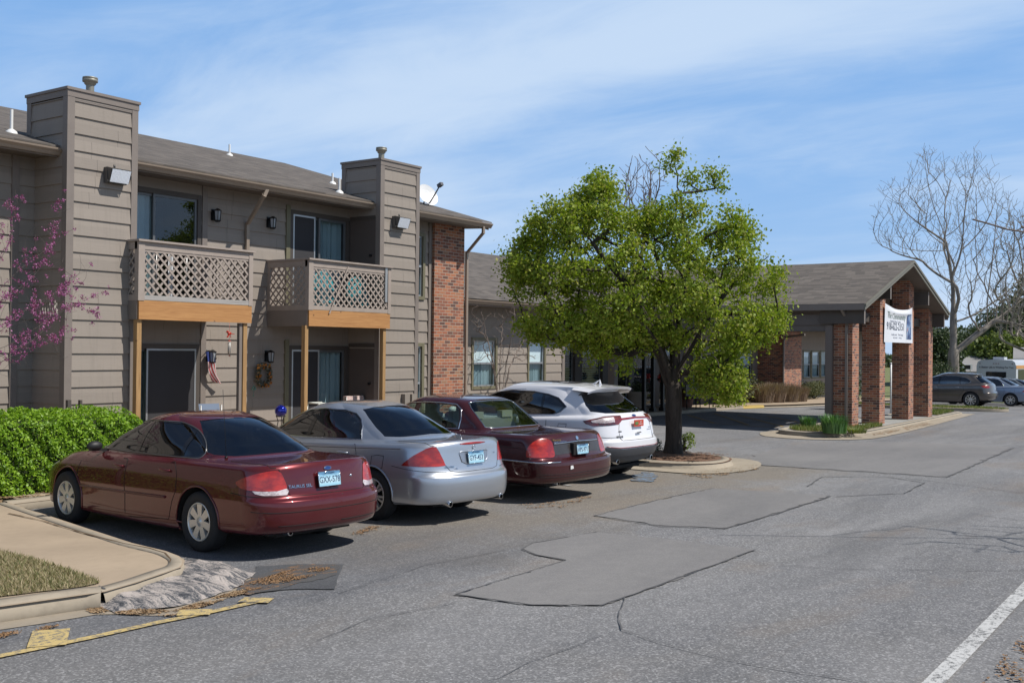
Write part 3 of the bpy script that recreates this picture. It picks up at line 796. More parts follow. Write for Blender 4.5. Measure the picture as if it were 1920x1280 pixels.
# verge beyond the white line
rounded_kerb([(-30, 1.15), (10, 1.15), (12, 1.1), (60, 1.1)][::-1], CURB, 'kerb', w=0.2, roll=.1)
struct(drape([(-30, -8), (60, -8), (60, .95), (12, .95), (-30, 1.0)], KH - .01, DIRT, 'verge', cell=3.0))
litter([(6.5, 1.16), (9.5, 1.16), (9.5, 1.45), (6.5, 1.45)], 700, 41, s=.012)
# far lawn and land
struct(drape([(70, -60), (400, -60), (400, 300), (-40, 300), (-40, 34), (70, 34)], 0.02, LAWN, 'lawn', cell=20))

# ---- grass blades
def blades(poly, n, seed, h=(0.02, 0.05), base=KH, mats=None, name='grass', lean=0.5, w=0.004):
    rr = random.Random(seed); m = MB()
    x0 = min(p[0] for p in poly); x1 = max(p[0] for p in poly); y0 = min(p[1] for p in poly); y1 = max(p[1] for p in poly)
    k = 0
    while k < n:
        x, y = rr.uniform(x0, x1), rr.uniform(y0, y1)
        if not inpoly(x, y, poly): continue
        k += 1; a = rr.uniform(0, 2 * PI); hh = rr.uniform(*h); z = gz(x) + base
        dx, dy = math.cos(a) * w, math.sin(a) * w; lx, ly = rr.uniform(-1, 1) * hh * lean, rr.uniform(-1, 1) * hh * lean
        m.face([(x - dx, y - dy, z), (x + dx, y + dy, z), (x + lx, y + ly, z + hh)])
    return tag(m.build(name, mats), kind='stuff')
DRYG = m_leaf('dry_grass_blade', (0.12, 0.15, 0.04), (0.33, 0.27, 0.15), (0.46, 0.38, 0.24), 0.2, 0.7)
GRN = m_leaf('green_grass_blade', (0.10, 0.16, 0.03), (0.17, 0.21, 0.05), (0.34, 0.30, 0.14), 0.3, 0.6)
lawn_near = [p for p in lawn]; lawn_near[0] = (2.2, 11.3); lawn_near[-1] = (2.2, 8.5)
blades(lawn_near, 26000, 1, (0.02, 0.05), KH + 0.006, DRYG, w=0.005, lean=0.9)
blades(gi, 3500, 2, (0.05, 0.14), KH + .01, GRN, w=0.011)
blades(ge_, 3500, 3, (0.05, 0.14), KH + .01, GRN, w=0.012)
blades(fis, 4500, 4, (0.04, 0.10), KH, GRN, w=0.013)
# ------------------------------------------------------------------ building helpers
BH = 0.275
def boards(m, A, B, z0, z1, place, openings=(), zref=0.10, mi=0):
    """lap siding between A and B (along-wall coordinate); place(s, out, z) -> world point"""
    k = math.floor((z0 - zref) / BH)
    while zref + k * BH < z1:
        zb = zref + k * BH; zt = zb + BH
        cuts = sorted({max(zb, z0), min(zt, z1)} | {o[2] for o in openings if zb < o[2] < zt and z0 < o[2] < z1} | {o[3] for o in openings if zb < o[3] < zt and z0 < o[3] < z1})
        for c0, c1 in zip(cuts[:-1], cuts[1:]):
            segs = [(A, B)]
            for (oa, ob, oc, od) in openings:
                if oc < (c0 + c1) / 2 < od:
                    ns = []
                    for (a, b_) in segs:
                        if ob <= a or oa >= b_: ns.append((a, b_)); continue
                        if oa > a: ns.append((a, oa))
                        if ob < b_: ns.append((ob, b_))
                    segs = ns
            o0 = 0.028 - 0.024 * (c0 - zb) / BH; o1 = 0.028 - 0.024 * (c1 - zb) / BH
            for (a, b_) in segs:
                m.face([place(a, o0, c0), place(b_, o0, c0), place(b_, o1, c1), place(a, o1, c1)], uv=[(a, c0), (b_, c0), (b_, c1), (a, c1)], m=mi)
                if abs(c0 - zb) < 1e-6:      # the lap's lower lip
                    m.face([place(a, 0.002, c0), place(b_, 0.002, c0), place(b_, o0, c0), place(a, o0, c0)], uv=[(a, c0), (b_, c0), (b_, c0), (a, c0)], m=mi)
        k += 1
def pY(Y): return lambda s, o, z: (s, Y - o, z)            # wall facing the lot
def pXn(X): return lambda s, o, z: (X - o, s, z)           # wall facing left; s runs towards the lot
def boards_side(m, X, Yf, Yb, z0, z1, openings=(), mi=0):
    boards(m, -Yb, -Yf, z0, z1, lambda s, o, z: (X - o, -s, z), openings, mi=mi)
def window(parent, X0, X1, Z0, Z1, Y, kind='hung', frame=OLIVE, inner='blind', label=None, fw=0.085):
    """window > frame, sash, pane, blind; sits in the wall plane Y"""
    m = MB()
    for a, b_ in (((X0, Y - 0.045, Z0), (X0 + fw, Y + .03, Z1)), ((X1 - fw, Y - 0.045, Z0), (X1, Y + .03, Z1)), ((X0 + fw, Y - .043, Z1 - fw), (X1 - fw, Y + .03, Z1)), ((X0 + fw, Y - .05, Z0), (X1 - fw, Y + .03, Z0 + fw))): m.box(a, b_)
    w = m.build('window', frame, parent)
    if label: w['label'] = label
    s = MB(); t = 0.035; a0, a1, b0, b1 = X0 + fw, X1 - fw, Z0 + fw, Z1 - fw
    for a, b_ in (((a0, Y, b0), (a0 + t, Y + .04, b1)), ((a1 - t, Y, b0), (a1, Y + .04, b1)), ((a0 + t, Y + .001, b1 - t), (a1 - t, Y + .04, b1)), ((a0 + t, Y + .001, b0), (a1 - t, Y + .04, b0 + t))): s.box(a, b_)
    if kind == 'hung':
        zm = (b0 + b1) / 2; s.box((a0 + t, Y - .012, zm - .025), (a1 - t, Y + .04, zm + .025))
    s.build('sash', ALUM, w)
    p = MB(); p.face([(a0, Y + .02, b0), (a1, Y + .02, b0), (a1, Y + .02, b1), (a0, Y + .02, b1)]); p.build('pane', GLT, w)
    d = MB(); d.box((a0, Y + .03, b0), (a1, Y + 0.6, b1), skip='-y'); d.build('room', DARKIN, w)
    q = MB()
    if inner == 'blind':
        q.face([(a0 + .02, Y + .075, b0 + (b1 - b0) * .48), (a1 - .02, Y + .075, b0 + (b1 - b0) * .48), (a1 - .02, Y + .075, b1), (a0 + .02, Y + .075, b1)])
        q.build('blind', BLIND, w)
    if inner in ('blind', 'curtain'):
        c = MB(); n = 22; yb = lambda i: Y + .13 + .025 * math.sin(i * 1.9)
        for i in range(n):
            if inner == 'curtain' and 9 < i < 12: continue
            x0, x1 = a0 + (a1 - a0) * i / n, a0 + (a1 - a0) * (i + 1) / n
            c.face([(x0, yb(i), b0), (x1, yb(i + 1), b0), (x1, yb(i + 1), b1), (x0, yb(i), b1)], smooth=True)
        c.build('curtain', CURT, w)
    if inner == 'slats':
        n = int((b1 - b0) / 0.09)
        for i in range(n):
            z = b0 + (i + .5) * (b1 - b0) / n
            q.face([(a0 + .01, Y + .05, z - .025), (a1 - .01, Y + .05, z - .025), (a1 - .01, Y + .085, z + .025), (a0 + .01, Y + .085, z + .025)])
        q.build('blind', simple('slat_blind', (0.17, 0.19, 0.185), 0.6, var=.05), w)
    return w
def slider(parent, X0, X1, Z0, Z1, Y, curtain_from=0.45, screen=False, frame=TRIMD, lights=False):
    """sliding patio door"""
    m = MB(); fw = 0.09
    for a, b_ in (((X0, Y - .04, Z0), (X0 + fw, Y + .04, Z1)), ((X1 - fw, Y - .04, Z0), (X1, Y + .04, Z1)), ((X0 + fw, Y - .038, Z1 - fw), (X1 - fw, Y + .04, Z1))): m.box(a, b_)
    w = m.build('patio_door', frame, parent)
    a0, a1, b0, b1 = X0 + fw, X1 - fw, Z0, Z1 - fw; xm = (a0 + a1) / 2; t = .05
    s = MB()
    for (u0, u1, y) in ((a0, xm + .03, Y + .03), (xm - .03, a1, Y - .012)):
        for a, b_ in (((u0, y, b0), (u0 + t, y + .035, b1)), ((u1 - t, y, b0), (u1, y + .035, b1)), ((u0 + t, y + .001, b1 - t), (u1 - t, y + .035, b1)), ((u0 + t, y + .001, b0), (u1 - t, y + .035, b0 + .09))): s.box(a, b_)
    s.build('sash', simple('door_sash', (0.14, 0.145, 0.15), 0.4, 0.3, var=.1), w)
    p = MB(); p.face([(a0, Y + .045, b0), (xm, Y + .045, b0), (xm, Y + .045, b1), (a0, Y + .045, b1)])
    p.face([(xm, Y + .003, b0), (a1, Y + .003, b0), (a1, Y + .003, b1), (xm, Y + .003, b1)]); p.build('pane', GLT, w)
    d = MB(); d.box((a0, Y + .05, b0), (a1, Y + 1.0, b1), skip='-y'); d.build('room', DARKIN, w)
    c = MB(); n = 40
    for i in range(n):
        f0 = i / n
        if not (curtain_from[0] <= f0 <= curtain_from[1]): continue
        x0, x1 = a0 + (a1 - a0) * i / n, a0 + (a1 - a0) * (i + 1) / n; yb = lambda i: Y + .16 + .03 * math.sin(i * 1.7) + .015 * math.sin(i * 5)
        c.face([(x0, yb(i), b0), (x1, yb(i + 1), b0), (x1, yb(i + 1), b1), (x0, yb(i), b1)], smooth=True)
    c.build('curtain', CURT, w)
    if screen:
        e = MB(); (u0, u1) = screen; x0, x1 = a0 + (a1 - a0) * u0, a0 + (a1 - a0) * u1
        e.face([(x0, Y - .03, b0), (x1, Y - .03, b0), (x1, Y - .03, b1), (x0, Y - .03, b1)]); e.build('screen', SCREEN, w)
        fr = MB()
        for a, b_ in (((x0, Y - .04, b0), (x0 + .035, Y - .025, b1)), ((x1 - .035, Y - .04, b0), (x1, Y - .025, b1)), ((x0 + .035, Y - .041, b1 - .035), (x1 - .035, Y - .025, b1))): fr.box(a, b_)
        fr.build('screen_frame', ALUM, w)
    return w
def gutter(parent, X0, X1, Y, Z, name='gutter'):
    """K-style gutter on an eave facing the lot; Z is its top"""
    m = MB(); pr = [(0.0, 0.0), (0.0, -.11), (-.06, -.115), (-.085, -.07), (-.12, -.03), (-.125, 0.0), (-.11, 0.0), (-.105, -.025), (-.02, -.10)]
    for i in range(len(pr) - 1):
        (y0, z0), (y1, z1) = pr[i], pr[i + 1]
        m.face([(X0, Y + y1, Z + z1), (X1, Y + y1, Z + z1), (X1, Y + y0, Z + z0), (X0, Y + y0, Z + z0)])
    for X in (X0, X1): m.face([(X, Y + y, Z + z) for y, z in pr[:6]][::(1 if X == X0 else -1)])
    return m.build(name, GUTTER, parent)
def downspout(parent, pts, w=.075, d=.055, name='downspout', mat=None):
    m = MB()
    for a, b_ in zip(pts[:-1], pts[1:]):
        a, b_ = Vector(a), Vector(b_); t = (b_ - a).normalized()
        m.bar(a - t * .02, b_ + t * .02, w, d, up=(0, -1, 0.01))
    return m.build(name, mat or GUTTER, parent)
def roofslab(m, x0, x1, ye, ze, yr, zr, th=.03, mi=0):
    L = math.hypot(yr - ye, zr - ze)
    m.face([(x0, ye, ze), (x1, ye, ze), (x1, yr, zr), (x0, yr, zr)], uv=[(x0, 0), (x1, 0), (x1, L), (x0, L)], m=mi)
def coach_lamp(parent, x, y, z):
    m = MB(); m.box((x - .06, y - .02, z - .1), (x + .06, y, z + .12)); m.tube([(x, y - .02, z + .06), (x, y - .09, z + .1), (x, y - .12, z + .1)], .012, 6)
    m.lathe([(.02, .13), (.085, .09), (.075, .08)], (x, y - .12, z), n=6, smooth=False)
    m.lathe([(.075, -.1), (.05, -.13), (.0, -.14)], (x, y - .12, z), n=6, smooth=False)
    for k in range(6):
        a = PI * k / 3; m.tube([(x + .072 * math.cos(a), y - .12 + .072 * math.sin(a), z + .085), (x + .055 * math.cos(a), y - .12 + .055 * math.sin(a), z - .11)], .007, 5)
    l = m.build('wall_lamp', BLACK, parent)
    g_ = MB(); g_.lathe([(.064, .08), (.048, -.1)], (x, y - .12, z), n=6, smooth=False); g_.build('lamp_glass', simple('lamp_glass', (.30, .32, .34), .15, var=0), l)
    return l
def wallpack(parent, x, y, z, tip=0.0):
    m = MB(); w, h, d = .19, .13, .10
    m.box((x - w, y - d, z - h), (x + w, y, z + h))
    prof = [(-d, h), (-d - .13, h * .72), (-d - .05, -h)]
    q = [[(sx, y + a, z + b_) for a, b_ in prof] for sx in (x - w, x + w)]
    m.face(q[0][::-1]); m.face(q[1])
    m.face([q[0][0], q[0][1], q[1][1], q[1][0]][::-1])
    m.tube([(x - .05, y - .09, z + h), (x - .05, y - .09, z + h + .05)], .018, 8)
    l = m.build('flood_lamp', simple('lamp_housing', (.10, .095, .088), .5, .3, var=.15), parent)
    g_ = MB(); e = .012
    g_.face([(x - w + e, y - d - .132, z + h * .66), (x - w + e, y - d - .055, z - h * .93), (x + w - e, y - d - .055, z - h * .93), (x + w - e, y - d - .132, z + h * .66)][::1])
    mt, t, b = nmat('prismatic_lens') if 'prismatic_lens' not in MATS else (MATS['prismatic_lens'], None, None)
    if t:
        b.inputs['Base Color'].default_value = (.72, .76, .82, 1); b.inputs['Roughness'].default_value = .12
        wv = N(t, 'ShaderNodeTexChecker'); wv.inputs['Scale'].default_value = 26; lk(t, coords(t, 'Object'), wv.inputs[0]); bump(t, b, wv.outputs[1], .6, .01)
    g_.build('lens', mt, l)
    return l

# ------------------------------------------------------------------ two-storey apartment block
WY = 16.68; CY = 15.76; BY = 15.50; EY = 16.02; EZ = 5.39; RY = 23.5; RZ = EZ + .29 * (RY - EY + .12); XE = 21.94; XW = -14.0
blk = thing('apartment_building', 'two-storey taupe lap-sided apartment block with balconies and shingle roof at left', 'building', (14, 17, 0))
CH = [(10.02, 11.30), (17.54, 18.83)]
CHT = onY(122, 163, CY).z
wl = MB()
ops = [(11.32, 13.42, .13, 2.20), (11.32, 13.42, 2.95, 5.06)]
D2a, D2b = 15.72, 17.50
ops += [(D2a, D2b, .13, 2.20), (D2a, D2b, 2.95, 5.06)]
NWa, NWb = 19.02, 20.18
ops += [(NWa, NWb, 3.35, 4.98), (NWa, NWb, .35, 2.30)]
boards(wl, XW, 20.40, -.1, 5.36, pY(WY), ops)
wall = wl.build('wall', SID, blk)
# end wall towards the wing and gable
ew = MB(); ew.face([(21.62, WY + .1, -.4), (21.62, 30.5, -.4), (21.62, 30.5, 5.3), (21.62, RY, RZ - .1), (21.62, WY + .1, 5.5)], uv=[(0, 0), (14, 0), (14, 5), (7, 7), (0, 5)])
ew.build('end_wall', SID, blk)
cm = MB()      # corner boards and trims on the wall
for X in (9.60, 13.44, 20.32):
    cm.box((X, WY - .045, 0), (X + .12, WY, 5.3))
cm.box((NWa - .14, WY - .046, .0), (NWa, WY, 5.3)); 
cm.build('corner_trim', TRIM, blk)
bm_ = MB(); bm_.box((20.44, WY - .12, -.3), (21.64, WY + .35, 5.30)); bm_.build('brick_pier', BRICK, blk)
rf = MB()
roofslab(rf, XW, XE, EY - .10, EZ, RY, RZ); rf.face([(XW, RY, RZ), (XE, RY, RZ), (XE, 31.2, EZ), (XW, 31.2, EZ)], uv=[(XW, 0), (XE, 0), (XE, 8), (XW, 8)])
rf.face([(XW, EY - .10, EZ - .03), (XE, EY - .10, EZ - .03), (XE, EY - .10, EZ), (XW, EY - .10, EZ)])
rf.face([(XE, EY - .10, EZ - .03), (XE, RY, RZ - .03), (XE, RY, RZ), (XE, EY - .10, EZ)])
roof = rf.build('roof', SHING, blk)
fs = MB()
fs.face([(XW, EY, EZ - .16), (XW, WY + .05, EZ - .13), (XE - .05, WY + .05, EZ - .13), (XE - .05, EY, EZ - .16)]); fs.build('soffit', SOFFIT, blk)
fa = MB(); fa.box((XW, EY - .02, EZ - .18), (XE - .02, EY + .01, EZ - .035))
dz = .29 * .17
fa.face([(XE - .03, EY - .02, EZ - .2), (XE - .03, RY, RZ - .2), (XE - .03, RY, RZ - .035), (XE - .03, EY - .02, EZ - .035)])
fa.build('fascia', TRIM, blk)
# gutters in three runs between chimneys
for a, b_ in ((XW, CH[0][0]), (CH[0][1], CH[1][0]), (CH[1][1], XE)):
    gutter(blk, a, b_, EY - .022, EZ - .045)
# chimneys
for i, (x0, x1) in enumerate(CH):
    m = MB()
    boards(m, x0 + .10, x1 - .10, -.1, CHT - .16, pY(CY))
    sd_op = [(-16.62, -15.86, .13, 2.15), (-16.62, -15.86, 2.95, 5.0)] if i == 1 else []
    boards_side(m, x0, CY + .10, WY + .05, -.1, CHT - .16, sd_op)
    boards_side(m, x0 + .002, WY + .05, WY + 1.0 if False else WY + .2, 5.2, CHT - .16)
    m.face([(x1, CY, -.1), (x1, WY + .2, -.1), (x1, WY + .2, CHT), (x1, CY, CHT)])
    m.face([(x1, WY + .2, 5), (x0, WY + .2, 5), (x0, WY + .2, CHT), (x1, WY + .2, CHT)])
    ch = m.build('chimney', SID, blk)
    t = MB()
    for a, b_ in (((x0 - .03, CY - .035, -.1), (x0 + .10, CY + .10, CHT - .12)), ((x1 - .10, CY - .032, -.1), (x1 + .02, CY + .04, CHT - .12)), ((x0 - .03, WY + .10, 5.2), (x0 + .05, WY + .22, CHT - .12)),
                  ((x0 - .035, CY - .040, CHT - .14), (x1 + .03, WY + .23, CHT - .035))): t.box(a, b_)
    t.box((x0 - .055, CY - .06, CHT - .036), (x1 + .05, WY + .25, CHT + .01))
    t.box((x0 + .10, CY - .025, CHT - .20), (x1 - .10, CY - .003, CHT - .141))
    t.build('chimney_trim', TRIM, ch)
    pcx = (x0 + x1) / 2 + (.12 if i == 0 else -.0); pcy = (CY + WY) / 2 + .1
    f = MB(); f.lathe([(.068, 0), (.068, .28)], (pcx, pcy, CHT), n=16); f.lathe([(.068, .26), (.095, .285), (.095, .31), (.125, .32), (.128, .36), (.11, .365), (.125, .37), (.125, .395), (.0, .42)], (pcx, pcy, CHT), n=20)
    f.build('flue_cap', simple('flue_metal', (.25, .24, .20), .5, .4, var=.15), ch)
    if i == 1:
        for z0 in (.13, 2.95):
            d = MB(); d.box((x0 - .012, CY + .10, z0), (x0 + .02, WY - .06, z0 + 2.05)); dd = d.build('closet_door', simple('closet_door_paint', (.10, .078, .066), .6, var=.1), blk)
            k = MB(); k.tube([(x0 - .01, 16.0, z0 + 1.25), (x0 - .06, 16.0, z0 + 1.25)], .028, 8); k.build('handle', BLACK, dd)
            fr = MB(); fr.box((x0 - .03, CY + .11, z0 + 2.05), (x0, WY - .05, z0 + 2.13)); fr.box((x0 - .03, WY - .06, z0), (x0, WY - .005, z0 + 2.05)); fr.build('door_frame', TRIMD, dd)
wallpack(blk, 10.86, CY - .02, onY(209, 331, CY).z)
wallpack(blk, 18.10, CY - .02, onY(738, 417, CY).z)
# flashing where chimneys meet the roof
fl = MB()
for x0, x1 in CH: fl.bar((x0 - .04, EY + .1, EZ + .04), (x0 - .04, WY + .6, EZ + .22), .06, .05)
fl.build('roof_flashing', BLACK, blk)
# doors
slider(blk, 11.32, 13.42, .13, 2.20, WY, (.0, .5), screen=(.42, 1.0))
slider(blk, 11.32, 13.42, 2.95, 5.06, WY, (.0, .55))
slider(blk, D2a, D2b, .13, 2.20, WY, (.5, 1.0), screen=(.0, .5))
slider(blk, D2a, D2b, 2.95, 5.06, WY, (.34, 1.0), screen=(.0, .40))
window(blk, NWa, NWb, 3.35, 4.98, WY, 'hung')
window(blk, NWa, NWb, .35, 2.30, WY, 'hung')
ol = MB()
for (xa, z0) in ((D2a - .11, .13), (D2a - .11, 2.95)): ol.box((xa, WY - .05, z0), (xa + .11, WY, z0 + 2.19))
ol.build('door_trim', OLIVE, blk)
for x, z in ((onY(396, 404, WY).x, onY(396, 404, WY).z), (onY(500, 418, WY).x, onY(500, 418, WY).z), (onY(499, 668, WY).x, onY(499, 668, WY).z), (onY(390, 668, WY).x, onY(390, 668, WY).z)):
    coach_lamp(blk, x, WY - .02, z)
# downspouts: between the balconies, and at the brick pier
ds = onY(457, 420, WY).x
downspout(blk, [(onY(492, 372, EY).x, EY - .07, EZ - .14), (onY(488, 380, EY).x, EY - .06, EZ - .26), (ds, WY - .07, 4.62), (ds, WY - .07, 2.9)])
downspout(blk, [(21.62, EY - .07, EZ - .15), (21.62, EY - .07, EZ - .30), (21.70, WY - .16, 4.62), (21.70, WY - .16, .0)])
# roof vents
for i, (px, py, sc) in enumerate(((16, 248, 1.3), (426, 291, 1.0), (620, 344, .9), (633, 361, 1.1))):
    r = ray(px, py)
    k = .29; d = (CAMZ - (EZ - k * (EY - .1))) / (k * r[1] - r[2])
    p = Vector((r[0] * d, r[1] * d, CAMZ + r[2] * d))
    m = MB(); h = .29 * sc
    m.lathe([(.026, -.1), (.026, h)], p, n=10); m.lathe([(.10, -.03), (.085, .02), (.035, .055)], p, n=12)
    m.build('roof_vent', WHITE, blk)
# balconies
def lattice(m, a, b_, z0, z1, place, pitch=.115, w=.036):
    """two layers of diagonal laths clipped to the panel"""
    for layer, sg in ((0.0, 1), (.009, -1)):
        k0 = -int((b_ - a + z1 - z0) / pitch) - 2; k1 = -k0
        for k in range(k0, k1):
            c = k * pitch * 1.414
            # line: s*sg + c = z - z0 (in panel coords)
            pts = []
            for s in (a, b_):
                z = z0 + sg * (s - a) + c
                if z0 <= z <= z1: pts.append((s, z))
            for z in (z0, z1):
                s = a + (z - z0 - c) * sg
                if a < s < b_: pts.append((s, z))
            if len(pts) < 2: continue
            p, q = pts[0], pts[1]
            if math.hypot(p[0] - q[0], p[1] - q[1]) < .03: continue
            P, Q = Vector(place(p[0], layer, p[1])), Vector(place(q[0], layer, q[1]))
            n = Vector(place(0, 1, 0)) - Vector(place(0, 0, 0)); t = (Q - P).normalized(); sd = t.cross(n).normalized()
            m.obox((P + Q) / 2, (Q - P) / 2, sd * w / 2, n * .004)
def balcony(x0, x1, zt, left_lattice=True, broken=False):
    zr0 = zt + .93
    bal = MB(); bal.box((x0 + .02, BY + .05, zt - .05), (x1 - .02, WY, zt - .02))
    for k in range(7):
        x = x0 + .1 + (x1 - x0 - .2) * k / 6; bal.box((x - .02, BY + .05, zt - .28), (x + .02, WY, zt - .052))
    B = bal.build('balcony', simple('deck_wood', (.16, .12, .085), .85, var=.3), blk)
    m = MB(); m.box((x0 - .01, BY - .04, zt - .32), (x1 + .02, BY, zt + .01)); m.build('rim_board', PINE, B)
    m = MB(); m.box((x0 - .03, BY - .002, zt - .32), (x0 + .01, WY - .02, zt)); m.build('side_rim_board', TRIM, B)
    m = MB(); m.box((x0, BY - .045, zt + .012), (x1 + .01, BY - .003, zt + .095)); m.build('sill_board', GREYWOOD if not broken else LATT, B)
    m = MB()
    m.box((x0 - .06, BY - .09, zr0 + .07), (x1 + .06, BY + .07, zr0 + .105)); m.box((x0 - .06, BY + .07, zr0 + .07), (x0 + .10, WY - .02, zr0 + .105)); m.box((x1 - .10, BY + .07, zr0 + .07), (x1 + .06, WY - .02, zr0 + .105))
    m.box((x0, BY - .04, zr0 - .06), (x1, BY - .005, zr0 + .068)); m.box((x0 - .035, BY - .003, zr0 - .06), (x0, WY - .02, zr0 + .068)); m.box((x1, BY - .003, zr0 - .06), (x1 + .035, WY - .02, zr0 + .068))
    m.build('rail', LATT, B)
    m = MB()
    m.box((x0 - .035, BY - .05, zt + .0), (x0 + .09, BY + .06, zr0 + .069)); m.box((x1 - .06, BY - .05, zt + .0), (x1 + .035, BY + .06, zr0 + .069))
    m.box((x0 - .03, WY - .1, zt), (x0 + .06, WY - .02, zr0 + .069))
    m.box((x0 + .02, BY - .03, zr0 - .1), (x1 - .02, BY - .002, zr0 - .061)); m.box((x0 - .034, BY + .06, zt + .0), (x0 - .002, WY - .1, zt + .10)); m.build('rail_post', LATT, B)
    m = MB(); lattice(m, x0 + .09, x1 - .06, zt + .095, zr0 - .06, pY(BY - .018))
    lattice(m, -WY + .1, -BY - .06, zt + .10, zr0 - .06, lambda s, o, z: (x0 - .015 + o, -s, z))
    lattice(m, -WY + .1, -BY - .06, zt + .10, zr0 - .06, lambda s, o, z: (x1 + .015 - o, -s, z))
    m.build('lattice', LATT, B)
    return B
b1 = balcony(onY(258, 500, BY).x, onY(467, 500, BY).x, onY(258, 563, BY).z)
b2 = balcony(onY(577, 500, BY).x, onY(727, 500, BY).x, onY(577, 581, BY).z, broken=True)
if True:   # a loose lath hanging across the second balcony, and galvanised strap
    m = MB(); m.bar(onY(617, 588, BY - .06), onY(652, 500, BY - .06), .03, .008, up=(0, 1, 0)); m.build('loose_lath', LATT, b2)
    m = MB(); p = onY(723, 530, BY - .06); m.box((p.x - .03, BY - .062, p.z - .42), (p.x + .04, BY - .052, p.z + .35)); m.build('metal_strap', GALV, b2)
for B, xs_ in ((b1, (onY(261, 700, BY).x, onY(460, 700, BY).x)), (b2, (onY(575, 700, BY).x, onY(721, 700, BY).x))):
    zt = 2.6
    for x in xs_:
        m = MB(); m.box((x - .045, BY + .002, .13), (x + .045, BY + .10, zt)); m.build('support_post', PINEV, B)
m = MB(); xq = onY(451, 700, BY + .02).x; m.box((xq - .035, BY + .01, .13), (xq + .03, BY + .08, 2.6)); m.build('support_post', TRIM, b1)
# meter boxes on the second chimney
m = MB()
for px in (757, 770):
    p = onY(px, 748, CY)
    m.box((p.x - .085, CY - .13, p.z - .12), (p.x + .085, CY - .02, p.z + .12)); m.tube([(p.x, CY - .05, p.z - .12), (p.x, CY - .05, .1)], .025, 8)
m.build('meter_box', simple('meter_box_paint', (.25, .215, .18), .6, var=.15), blk)

# satellite dish on the roof behind the second chimney
dp = onY(802, 392, 17.6)
dish = thing('satellite_dish', 'white satellite dish on the roof behind the right-hand chimney', 'satellite dish', dp)
m = MB(); c = dp + Vector((-.12, 0, .33)); ax = Vector((-.10, -.88, .38)).normalized(); u = ax.cross(Vector((0, 0, 1))).normalized(); v_ = ax.cross(u)
rings = []
for r_ in (0, .1, .2, .3, .34): rings.append([c + (u * math.cos(2 * PI * k / 20) * 1.0 + v_ * math.sin(2 * PI * k / 20) * .9) * r_ + ax * (r_ * r_ * .6) for k in range(20)])
for i in range(4):
    for k in range(20):
        q = [rings[i][k], rings[i + 1][k], rings[i + 1][(k + 1) % 20], rings[i][(k + 1) % 20]]
        m.face(q, smooth=True)
m.build('reflector', simple('dish_paint', (.72, .72, .71), .4, var=.04), dish)
m = MB(); e = c + ax * .55 + Vector((0, 0, .02)); lo = c - v_ * -.30; lo = c + Vector((0, 0, -.32))
m.tube([lo, lo.lerp(e, .5) - Vector((0, 0, .02)), e], .018, 6); m.obox(e, u * .05, v_ * .04, ax * .07)
m.tube([c - ax * .03, c - ax * .1 - Vector((0, 0, .15)), dp + Vector((-.1, .1, -.1))], .02, 6)
m.build('mounting_arm', simple('dish_arm', (.08, .085, .10), .5, .3, var=0), dish)

# ------------------------------------------------------------------ single-storey wing
LY = 18.0; LE = 17.25; LZ = 3.52; LR = 26.1; LRZ = LZ + .29 * (LR - LE + .1)
wing = thing('wing_building', 'long single-storey wing with taupe siding, brick corner and hipped shingle roof behind the tree', 'building', (36, 18, 0))
X1a, X1b = onY(883, 680, LY).x, onY(931, 680, LY).x
X2a, X2b = onY(988, 680, LY).x, onY(1022, 680, LY).x
zt_, zb_ = onY(885, 632, LY).z, onY(885, 730, LY).z
WEND = 28.75
m = MB()
boards(m, 21.7, WEND, -.4, 3.40, pY(LY), [(X1a, X1b, zb_, zt_), (X2a, X2b, zb_, zt_)])
BKY = 19.9
far_ops = [(onY(1385, 680, BKY).x, onY(1410, 680, BKY).x, .72, 2.35)]
FWX = [(onY(1505, 680, BKY).x, onY(1520, 680, BKY).x), (onY(1521, 680, BKY).x, onY(1537, 680, BKY).x), (onY(1538, 680, BKY).x, onY(1551, 680, BKY).x)]
far_ops += [(a, b_, .75, 2.30) for a, b_ in FWX]
m.box((WEND - .02, LY + .005, -.4), (WEND, 20.6, 3.4))
m.build('wall', SID, wing); m = MB()
boards(m, 43.0, 70.0, -.4, 3.4, pY(BKY), far_ops)
m.build('wall', SID, wing)
m = MB(); m.box((WEND - .13, LY - .045, -.2), (WEND + .02, LY + .06, 3.35)); m.box((43.0, BKY - .05, -.3), (43.15, BKY + .2, 3.3))
xb = onY(1415, 680, BKY).x; m.box((xb - .35, BKY - .05, -.3), (xb + .25, BKY - .021, 3.3)); m.build('corner_trim', TRIM, wing)
window(wing, X1a, X1b, zb_, zt_, LY, label='window beside the bare shrub, white blind in its top half')
window(wing, X2a, X2b, zb_, zt_, LY)
window(wing, far_ops[0][0], far_ops[0][1], .72, 2.35, BKY)
for a, b_ in FWX: window(wing, a, b_, .75, 2.30, BKY)
# brick mass with a lit front and shaded side
BX0, BX1, BYF = 49.6, 52.15, 18.6
m = MB(); m.box((BX0, BYF, -.5), (BX1, BKY + .3, 3.3)); m.build('brick_wall', BRICK, wing)
downspout(wing, [(48.9, 17.3, 3.0), (49.5, 18.45, 2.9), (49.52, BYF - .06, 2.7), (49.52, BYF - .06, -.1)], .09, .06, mat=TRIM)
